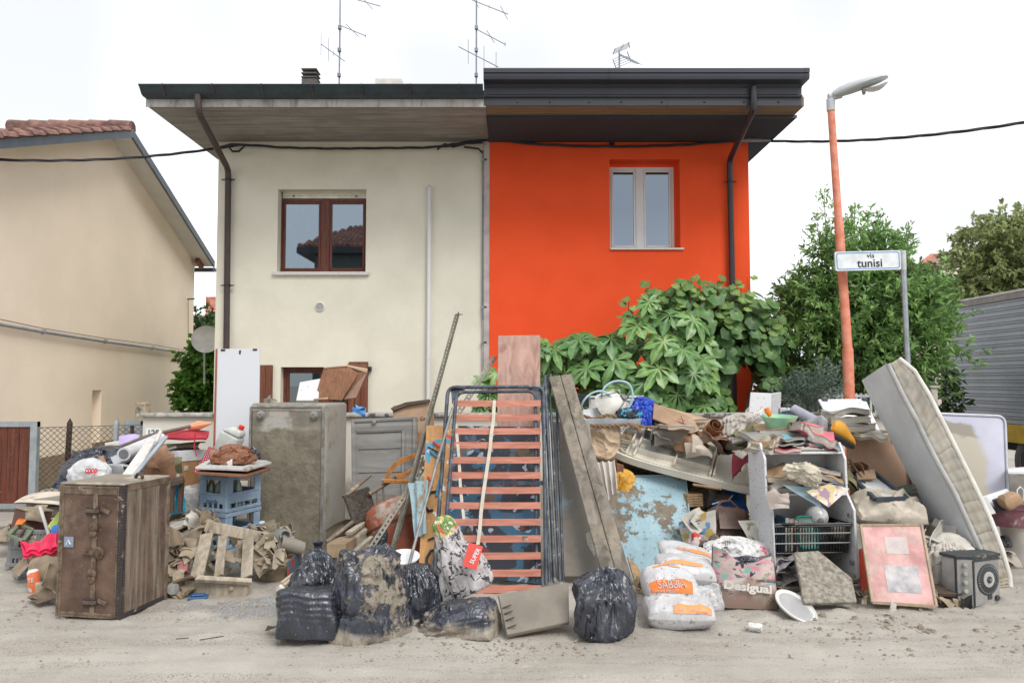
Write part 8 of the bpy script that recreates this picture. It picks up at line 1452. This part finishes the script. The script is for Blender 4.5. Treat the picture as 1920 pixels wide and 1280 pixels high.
tfs = thing('framed_sheet', 'dark framed white sheet lying tilted on the beige sack', 'frame', at(1650,930,6.1)); Pq = [at(1590,890,6.35),at(1636,887,6.4),at(1700,936,6.0),at(1640,938,5.9)]; m = M(); m.slab(Pq, .012); m.build('sheet', mat('pale sheet glass', (.56,.58,.58), .35, mud=.2, ms=4), tfs); FB = mat('blue black frame', (.035,.05,.065), .45, mud=.2, ms=8)
for k in range(4): m = M(); m.bar(Pq[k]+Vector((0,-.008,.01)), Pq[(k+1)%4]+Vector((0,-.008,.01)), .03, .035); m.build('frame_bar', FB, tfs, bevel=.003)
rag('green_cloth', 'dark green cloth scrap at the corner of the framed sheet', 'cloth', 1692, 925, 6.1, .14, .14, mat('dark green cloth', (.05,.085,.065), .8), 181, 60, 0, .4)
lump('beige_sack', 'long beige sack lying above the faded pink board', 'sack', 1664, 956, 6.0, .54, .34, .24, mat('beige sacking', (.43,.385,.31), .85, (.48,.43,.36), vs=4, var=.1, mud=.32, mudcol=(.26,.225,.17), bump=.3), 182, 25, 3, -4, .10, .07)
panel('grey_block', 'grey box wedged between beige sack and leaning mattress', 'box', [(1720,940,6.2),(1744,930,6.3),(1762,962,6.2),(1738,985,6.0)], .2, METG); panel('dark_box', 'dark green grey box behind the white electronic box', 'box', [(1745,925,6.5),(1770,935,6.5),(1775,985,6.4),(1745,975,6.4)], .2, mat('dark green black panel', (.05,.05,.05)))
tpb = thing('pink_board', 'faded pink framed board with pale patches leaning on the heap', 'board', gp(1690,1137)); Pq = [at(1613,984,5.72),at(1727,983,5.72),at(1755,1136,5.34),at(1635,1128,5.36)]; PKM = mat('sun faded pink card', (.50,.255,.245), .75, (.56,.33,.315), vs=5, var=.2, mud=.36, ms=6, mudcol=(.46,.36,.32), fleck=.12, bump=.1, edge=.12)
m = M(); m.slab(Pq, .02); m.build('panel', PKM, tpb); bl_ = lambda u, v, o=-.004: (Pq[0]*(1-u)+Pq[1]*u)*(1-v)+(Pq[3]*(1-u)+Pq[2]*u)*v+Vector((0,o,0))
for k in range(4): m = M(); m.bar(bl_(*((0,0),(1,0),(1,1),(0,1))[k]), bl_(*((1,0),(1,1),(0,1),(0,0))[k]), .018, .016, (0,1,0)); m.build('frame_bar', mat('pale raw frame wood', (.36,.28,.20), .8, grain=(12,12,3), var=.2, mud=.2), tpb)
for (u0,v0,u1,v1), mt in (((.36,.16,.72,.38),mat('pale paper patch', (.50,.44,.42), .8, mud=.35, ms=5, mudcol=(.30,.28,.28))),((.28,.53,.82,.86),mat('grey paper patch', (.27,.28,.30), .8, (.45,.42,.42), vs=7, var=.2, mud=.3, mudcol=(.40,.30,.29)))): m = M(); m.slab([bl_(u0,v0,-.003),bl_(u1,v0,-.003),bl_(u1,v1,-.003),bl_(u0,v1,-.003)], .004); m.build('paper_patch', mt, tpb)
panel('red_panel', 'strong red plastic panel edge between shelf unit and pink board', 'panel', [(1611,1028,5.85),(1620,1025,5.85),(1632,1106,5.6),(1614,1106,5.65)], .03, mat('strong red plastic', (.50,.045,.015), .5, mud=.1))
rag('white_scrap', 'white fluffy scrap on the road below the pink board', 'scrap', 1675, 1138, 5.2, .07, .05, CLOTHW, 183, 40, 0, .5, 14, .2)
bag('white_sack', 'large muddy white plastic sack between pink board and radio', 1787, 1112, 5.75, .25, .20, .46, 184, mat('muddy white sack', (.47,.44,.385), .6, (.52,.49,.44), vs=4, var=.08, mud=.30, ms=2.6, mudcol=(.25,.215,.16), bump=.3, bs=20), SLUMP, (0,-8,30), 'sack', cre=.17, pleat=.10, nu=110, nv=66)
panel('red_tray', 'flat reddish tray under the muddy white sack', 'tray', [(1745,1092,5.55),(1800,1100,5.5),(1805,1112,5.4),(1750,1110,5.42)], .03, DWOOD)
teb = thing('electronic_box', 'dented off white electronic box lying on the white sack', 'electronic box', at(1785,1000,5.9)); Tk = frame(at(1746,982,5.95), at(1800,1012,5.85), at(1754,966,6.0)); m = M(Tk); m.box(0,.27,0,.2,0,.085); m.build('casing', mat('off white casing', (.44,.42,.38), .5, mud=.25, ms=6), teb, bevel=.012, seg=2); Tk2 = frame(at(1790,1002,5.8), at(1824,1014,5.85), at(1796,988,5.82)); m = M(Tk2); m.box(0,.14,0,.12,-.02,.07); m.build('end_cap', mat('off white casing', (.4,.4,.4)), teb, bevel=.008); m = M(); m.lathe([(.012,0),(.010,.004)], 12, Tk2 @ TR((.06,-.001,.02),90)); m.build('socket', BLACKM, teb)
# radio
tra = thing('radio_player', 'muddy old radio record player with dark dial standing on the road', 'radio', gp(1850,1135)); A, B = gp(1826,1138), gp(1876,1130); Tk = frame(A, B, A+(at(1822,1048,A.y)-A)); wr = (A-B).length; hr = (at(1822,1048,A.y)-A).length; RG = mat('mud grey radio face', (.25,.245,.23), .6, (.31,.30,.285), vs=6, var=.12, mud=.3, ms=6, bump=.15); RD = mat('dark radio trim', (.035,.04,.045), .5, mud=.25, ms=9, fleck=.1, bump=.15)
m = M(Tk); m.box(0,wr,.0,.16,.0,hr); m.build('front_block', RG, tra, bevel=.004); m = M(Tk @ TR((0,0,0),0,0,-52)); m.T = Tk; m.hexa([(-.095,.05,0),(-.003,-.004,0),(-.003,.16,0),(-.095,.17,0),(-.095,.05,hr),(-.003,-.004,hr),(-.003,.16,hr),(-.095,.17,hr)]); m.build('side_block', RG, tra, bevel=.003)
m = M(Tk); m.hexa([(-.105,.045,hr+.002),(-.002,-.012,hr+.002),(-.002,.18,hr+.002),(-.105,.18,hr+.002),(-.105,.045,hr+.024),(-.002,-.012,hr+.024),(-.002,.18,hr+.024),(-.105,.18,hr+.024)]); m.box(-.0015,wr+.006,-.012,.17,hr+.002,hr+.024); m.build('lid', RD, tra, bevel=.003); m = M(Tk); m.box(-.002,.012,-.008,-.001,.0,hr-.01); m.box(.014,wr,-.006,-.001,hr-.02,hr-.006); m.build('trim', RD, tra); m = M(Tk); m.box(-.104,-.096,.045,.06,0,hr); m.build('trim', RD, tra)
c = (wr*.55,-.001,hr*.54); r = wr*.40
for r0, r1, z, mt in ((0,r,.006,RD),(0,r*.50,.012,mat('pale dial plate', (.38,.37,.35), .5, mud=.2, ms=9)),(0,r*.22,.018,RD)): m = M(); m.lathe([(r1,0),(r1,z-.002),(r1*.96,z),(0,z)], 40, Tk @ TR(c,90)); m.build('dial', mt, tra, smooth=40)
m = M()
for k in range(36): a_ = k*math.pi/18; m.tube([Vector((c[0]+r*.84*math.cos(a_),-.008,c[2]+r*.84*math.sin(a_))),Vector((c[0]+r*.92*math.cos(a_),-.008,c[2]+r*.92*math.sin(a_)))], .0018, 4)
m.v = [tuple(Tk @ Vector(p)) for p in m.v]; tag(m.build('scale_mark', mat('pale dial plate', (.3,.3,.3)), tra), kind='stuff'); m = M(); m.lathe([(r*.10,.018),(r*.08,.026),(0,.027)], 14, Tk @ TR(c,90)); m.build('spindle', METG, tra)
for k in range(5): p = Vector((-.055,.018,hr*(.16+.18*k))); m = M(); m.lathe([(.017,0),(.017,.012),(.012,.020),(0,.021)], 16, Tk @ TR(p,90,0,-30)); m.build('knob', mat('silver knob', (.42,.42,.40), .35, metal=.4, mud=.2, ms=14), tra, smooth=40)
m = M(Tk); m.box(wr*.52,wr*.68,-.006,-.001,hr*.12,hr*.24); m.build('window', RD, tra, bevel=.002); m = M(); m.lathe([(.02,0),(.02,.012),(0,.014)], 16, Tk @ TR((wr*.86,-.001,hr*.13),90)); m.build('knob', RD, tra, smooth=40)
for k,(px,py) in enumerate(((1812,1134),(1768,1124))): rag('cable_tangle', ('small black cable tangle at the foot of the radio','black wire tangle on the road below the white sack')[k], 'cable', px, py, gd(py+6), .10, .07, BLACKM, 190+k, 20, 0, .6, 24, .2, layers=2)

# ------------------------------------------------------------------ mattresses, tub and bucket at the right
tlm = thing('leaning_mattress', 'thin quilted mattress leaning to the left over the rubbish heap', 'mattress', gp(1875,1108)); Lp = [(1667,682),(1692,735),(1722,790),(1737,822),(1763,872),(1793,925),(1820,985),(1845,1040),(1862,1088),(1866,1103)]; Rp = [(1684,673),(1712,696),(1738,738),(1767,795),(1797,855),(1827,915),(1855,975),(1876,1030),(1890,1080),(1892,1101)]
dm = lambda y: lerp(6.0, 5.55, (y-673)/430); LV = [at(x,y,dm(y)) for x,y in Lp]; RV = [at(x,y,dm(y)) for x,y in Rp]; ext = Vector((0,.42,-.13)); sv = lambda V, t: (lambda i, f: V[i].lerp(V[min(i+1,len(V)-1)], f))(min(int(t*(len(V)-1)), len(V)-2), t*(len(V)-1)-min(int(t*(len(V)-1)), len(V)-2))
nt, ns = 200, 17; P = []; gq = np.random.default_rng(3); rowph = gq.uniform(.8,1.2,40)
for i in range(nt):
    t = i/(nt-1); a, b = sv(LV,t), sv(RV,t); row = []
    for j in range(ns):
        s = j/(ns-1); q = a.lerp(b, s); q2 = t*27; cell = abs(math.sin(math.pi*q2))**.35*(.45+.55*abs(math.sin(math.pi*s*3))**.4); row.append(q+Vector((0,-1,0))*(.016*cell+.008*math.sin(q2*1.7+s*5)*math.sin(s*3.14))*min(1,8*s,8*(1-s)))
    row += [b+ext*.5+Vector((.012,0,.0)), b+ext, a.lerp(b,.5)+ext, a+ext, a+ext*.66+Vector((-.02,0,0)), a+ext*.33+Vector((-.02,0,0))]; P.append(row)
m = M(); m.grid(np.array(P), cv=True); k = len(P[0]); m.f += [tuple(range(k))[::-1], tuple(range(k*(nt-1), k*nt))]
m.build('cover', mat('muddy quilted ticking', (.27,.25,.212), .85, (.32,.298,.255), vs=4, var=.1, mud=.32, ms=2.2, mudcol=(.30,.265,.205), bump=.2, bs=90, edge=.14, line=(.22,.15)), tlm, smooth=45)
m = M(); m.tube([p+Vector((.006,-.004,.004)) for p in RV], .020, 8); m.build('piping', mat('cream piping', (.60,.58,.53), .8, mud=.15), tlm, smooth=50); m = M(); m.tube([p+Vector((-.010,0,0)) for p in LV], .020, 8); m.build('piping', mat('grey piping', (.36,.36,.35), .8), tlm, smooth=50)
P = [[sv(LV,i/30)+Vector((-.025,.004,0))+ext*(j/6) for j in range(7)] for i in range(31)]; m = M(); m.sheet(np.array(P), .004); m.build('side_ticking', mat('blue grey ticking', (.50,.53,.55), .8, (.55,.58,.59), vs=3, var=.06, bump=.12, bs=60), tlm, smooth=50)
tm2 = thing('standing_mattress', 'bluish white mattress with a dried mud tide mark standing behind the leaning one', 'mattress', at(1820,1010,6.9)); Pq = rpoly([at(1730,774,7.15),at(1884,780,7.15),at(1893,1030,6.85),at(1730,1030,6.85)], .08); m = M(); m.slab(Pq, .18)
def tide(N, L, mix, mth, step, noise, pos, c):
    sp = N.new('ShaderNodeSeparateXYZ'); L.new(pos, sp.inputs[0]); wv = mth('MULTIPLY', mth('SUBTRACT', noise(2.4,6,.6),.5), .30); zz = mth('ADD', sp.outputs[2], wv); xx = mth('ADD', sp.outputs[0], wv)
    inx = mth('SUBTRACT', 1.0, step(xx,4.38,4.46)); c = mix(mth('MULTIPLY', mth('SUBTRACT', 1.0, step(zz,1.06,1.12)), inx), c, (.42,.385,.32)); return mix(mth('MULTIPLY', mth('MULTIPLY', step(zz,1.06,1.10), mth('SUBTRACT', 1.0, step(zz,1.20,1.24))), inx), c, (.27,.245,.205))
m.build('pad', mat('bluish white ticking', (.43,.44,.54), .8, (.47,.475,.555), vs=2, var=.06, bump=.12, bs=60, pat=tide), tm2, bevel=.025, seg=3, smooth=40); m = M(); m.tube([p+Vector((0,-.004,0)) for p in Pq], .012, 6, True); m.build('piping', mat('lilac white piping', (.52,.52,.58), .8), tm2, smooth=50)
tbu = thing('white_bucket', 'white plastic bucket with red smears under the maroon tub', 'bucket', at(1916,1055,6.5)); Tk = TR(at(1918,1050,6.55)); Tk.translation.z = .0; hbk = at(1918,985,6.55).z; m = M(); m.lathe([(0,.0),(.125,0),(.13,.01),(.168,hbk),(.178,hbk+.002),(.178,hbk+.022),(.165,hbk+.02),(.12,.02),(0,.02)], 36, Tk); m.build('bucket', mat('smeared white bucket', (.58,.56,.52), .5, mud=.2, ms=4, mudcol=(.40,.36,.30), bump=.06, pat=lambda N,L,mix,mth,step,noise,pos,c: mix(step(noise(5,4,.6),.62,.65), c, (.55,.17,.13))), tbu, smooth=40)
ttb = thing('maroon_tub', 'muddy maroon plastic tub resting on the white bucket', 'tub', at(1890,985,6.5)); Tk = TR(at(1889,984,6.5), 0, 3, 0); P = []; n = 36; 
for r, z in ((.0,0),(.20,0),(.215,.02),(.255,.15),(.268,.155),(.268,.168),(.245,.165),(.20,.03),(.0,.03)): P.append([Tk @ Vector((r*math.cos(2*math.pi*k/n), r*.7*math.sin(2*math.pi*k/n), z)) for k in range(n)])
m = M(); m.grid(np.array(P), cv=True); m.build('tub', mat('muddy maroon plastic', (.17,.06,.085), .5, (.22,.09,.11), vs=5, var=.2, mud=.42, ms=4, mudcol=(.36,.31,.29), bump=.1), ttb, smooth=40)
for lb, pts, th, mt in (('white appliance casing sticking out of the maroon tub',[(1842,930,6.45),(1888,915,6.6),(1898,925,6.5),(1862,962,6.35)],.05,mat('pale casing', (.56,.57,.58), .4, mud=.15)),('small pale box leaning in the maroon tub',[(1836,934,6.35),(1850,930,6.35),(1868,962,6.3),(1854,965,6.3)],.04,mat('pale casing', (.5,.5,.5))),('dark grille lying in the maroon tub',[(1862,935,6.38),(1880,930,6.38),(1888,955,6.33),(1872,960,6.33)],.03,RD)): panel('appliance', lb, 'appliance', pts, th, mt)
lump('brown_gourd', 'brown string wrapped gourd lying in the maroon tub', 'gourd', 1893, 938, 6.3, .16, .12, .12, mat('tan gourd skin', (.34,.22,.13), .6, mud=.15), 195, 0, -25, 0, .02, .03, .35)
m = M(); m.tube([at(1908,935,6.4),at(1907,918,6.4),at(1913,912,6.4),at(1919,918,6.4),at(1919,938,6.4)], .006, 6); tag(m.build('wire_hoop', WHITEP, smooth=50), 'white wire handle standing up in the maroon tub', 'handle')
panel('white_tray', 'white tray edge above the tub at the right border', 'tray', [(1889,877,7.0),(1960,872,7.0),(1960,884,6.8),(1889,882,6.8)], .03, WHITEP); panel('grey_box', 'plain grey box under the white tray at the right border', 'box', [(1892,890,7.2),(1970,890,7.2),(1970,1010,7.1),(1892,1010,7.1)], .4, mat('plain grey box', (.20,.19,.17), .8, mud=.3))
rag('muddy_rags', 'grey muddy rags on the road below the maroon tub', 'rag', 1893, 1042, 6.1, .22, .15, mat('grey muddy rag', (.30,.27,.23), .9, mud=.35), 197, 25, 0, .45, 18, .2, layers=3)
bag('black_scrap_bag', 'small black bag scrap between standing mattress and bucket', 1882, 1025, 6.5, .07, .05, .10, 198, BLACKBAG, SLUMP, cre=.25)
# ------------------------------------------------------------------ more of the tangle: small pieces between the big ones
WETG = mat('grey wet cloth', (.21,.20,.18), .9, (.27,.255,.23), vs=7, var=.2, mud=.35, bump=.3); MAROON = mat('maroon cloth', (.20,.025,.04), .85, vs=8, var=.2, mud=.2, bump=.2); OLIVE = mat('olive cloth', (.17,.155,.085), .9, mud=.25, bump=.3)
for nm, lb, ct, px, py, D, w, d, mt, sd in (
 ('plastic_film','crushed grey plastic film between the carrier bag and the white planks','plastic film',214,880,6.0,.22,.16,mat('grey plastic film', (.30,.31,.32), .4, mud=.2),301),
 ('cloth','olive cloth wad pressed behind the brown packing paper','cloth',322,868,6.6,.22,.18,OLIVE,302),
 ('cloth','grey wet cloth hanging from the left of the white cabinet','cloth',300,900,6.5,.22,.2,WETG,303),
 ('paper','dirty white paper wad on the litter left of the lower blue crate','paper',366,968,6.3,.18,.15,mat('dirty white paper', (.45,.43,.39), .8, mud=.3),304),
 ('cloth','grey muddy cloth at the bottom edge of the tall muddy fridge','cloth',592,1048,6.4,.26,.2,WETG,305),
 ('cloth','dark muddy cloth stuffed under the overturned chair','cloth',640,1000,6.9,.3,.22,mat('dark mud cloth', (.15,.12,.09)),306),
 ('cloth','maroon cloth strip caught beside the top of the white shelf side','cloth',1384,872,6.4,.16,.24,MAROON,307),
 ('cloth','grey wet cloth crumpled on the far edge of the oval table','cloth',1228,808,6.95,.3,.2,WETG,308),
 ('paper','tan wet paper folds between folded carton and oval table','paper',1290,822,6.75,.3,.2,mat('tan torn paper', (.3,.17,.1)),309),
 ('paper','wad of grey newspaper behind the pale grey sack','paper',1352,795,6.95,.3,.22,mat('grey wet newspaper', (.3,.28,.25)),310),
 ('cloth','olive cloth bundle left of the huge grey ledger','cloth',1398,812,6.5,.22,.2,OLIVE,311),
 ('paper','loose white sheets draped over the right end of the huge ledger','paper',1500,812,6.25,.24,.16,PAGES,312),
 ('cloth','olive cloth squeezed between shelf unit and brown cabinet','cloth',1600,905,6.2,.14,.2,OLIVE,313),
 ('paper','brown paper wad on the brown carton flap by the shelf','paper',1612,872,6.3,.18,.14,BPAPER,314),
 ('cloth','grey wet cloth between the beige sack and grey box','cloth',1712,925,6.2,.22,.18,WETG,315),
 ('paper','pale wet paper below the white electronic box','paper',1752,1000,5.75,.2,.14,mat('dirty white paper', (.45,.43,.39)),316),
 ('cloth','black wet cloth at the foot of the white shelf unit','cloth',1470,1105,5.6,.16,.1,mat('dark mud cloth', (.15,.12,.09)),317),
 ('cloth','brown cloth fold below the dark leather satchel','cloth',1330,1020,6.1,.22,.2,mat('dark mud cloth', (.15,.12,.09)),318),
 ('paper','red and white printed paper beside the satchel','paper',1300,1015,6.05,.16,.14,mat('red printed paper', (.50,.46,.42), .7, mud=.2, pat=lambda N,L,mix,mth,step,noise,pos,c: mix(step(noise(12,2,.4),.55,.57), c, (.45,.05,.04))),319),
 ('cloth','grey muddy rag lying on the lid of the tall muddy fridge','cloth',500,752,7.4,.2,.1,WETG,320)):
    rag(nm, lb, ct, px, py, D, w, d, mt, sd, 45, sd*37, .42, 16, .3, layers=2)
for lb, pts, r, mt in (('thin grey batten lying across the rubbish behind the trunk',[(250,862,6.6),(330,838,6.9)],.012,GBOARD),('brown batten sticking out under the oval table towards the shelf',[(1300,908,6.5),(1352,916,6.3)],.012,TWOOD),('dark batten leaning by the left side of the brown cabinet',[(1592,860,6.3),(1622,905,6.2)],.010,DWOOD),('muddy stick lying over the litter before the blue crates',[(378,985,6.1),(330,1012,6.0)],.010,GBOARD),('thin dark stick standing in the rubbish behind the mattress foot',[(1845,985,6.5),(1832,930,6.6)],.008,DWOOD)): stick('batten', lb, 'batten', pts, r, mt, 5)
for q in ((1268,806,6.7,.26,.2,.03,14,4,3,'tan book lying open on the far edge of the oval table'),(1405,826,6.45,.28,.22,.035,-20,-10,2,'grey book wedged under the huge grey ledger'),(1530,838,6.1,.24,.2,.03,8,3,0,'crimson book under the fanned pink book'),(1310,975,6.3,.2,.16,.025,20,-8,1,'blue book in the hollow left of the satchel'),(1625,822,6.35,.26,.2,.025,12,5,7,'cream book sliding off the brown cabinet top')): placed_book(*q, warp=.03, group='loose wet books in the heap')
debris('muddy_litter', 'mud caked scraps wedged along the foot of the whole heap', [(575,1040,640,1070,5.9,6.3,8),(1180,1090,1215,1110,5.5,5.7,4),(1455,1100,1500,1122,5.45,5.6,6),(1600,1108,1640,1128,5.4,5.55,5),(1752,1112,1800,1132,5.3,5.5,7),(60,1090,104,1122,5.5,5.7,4)], MCARD, 330, (.05,.12))
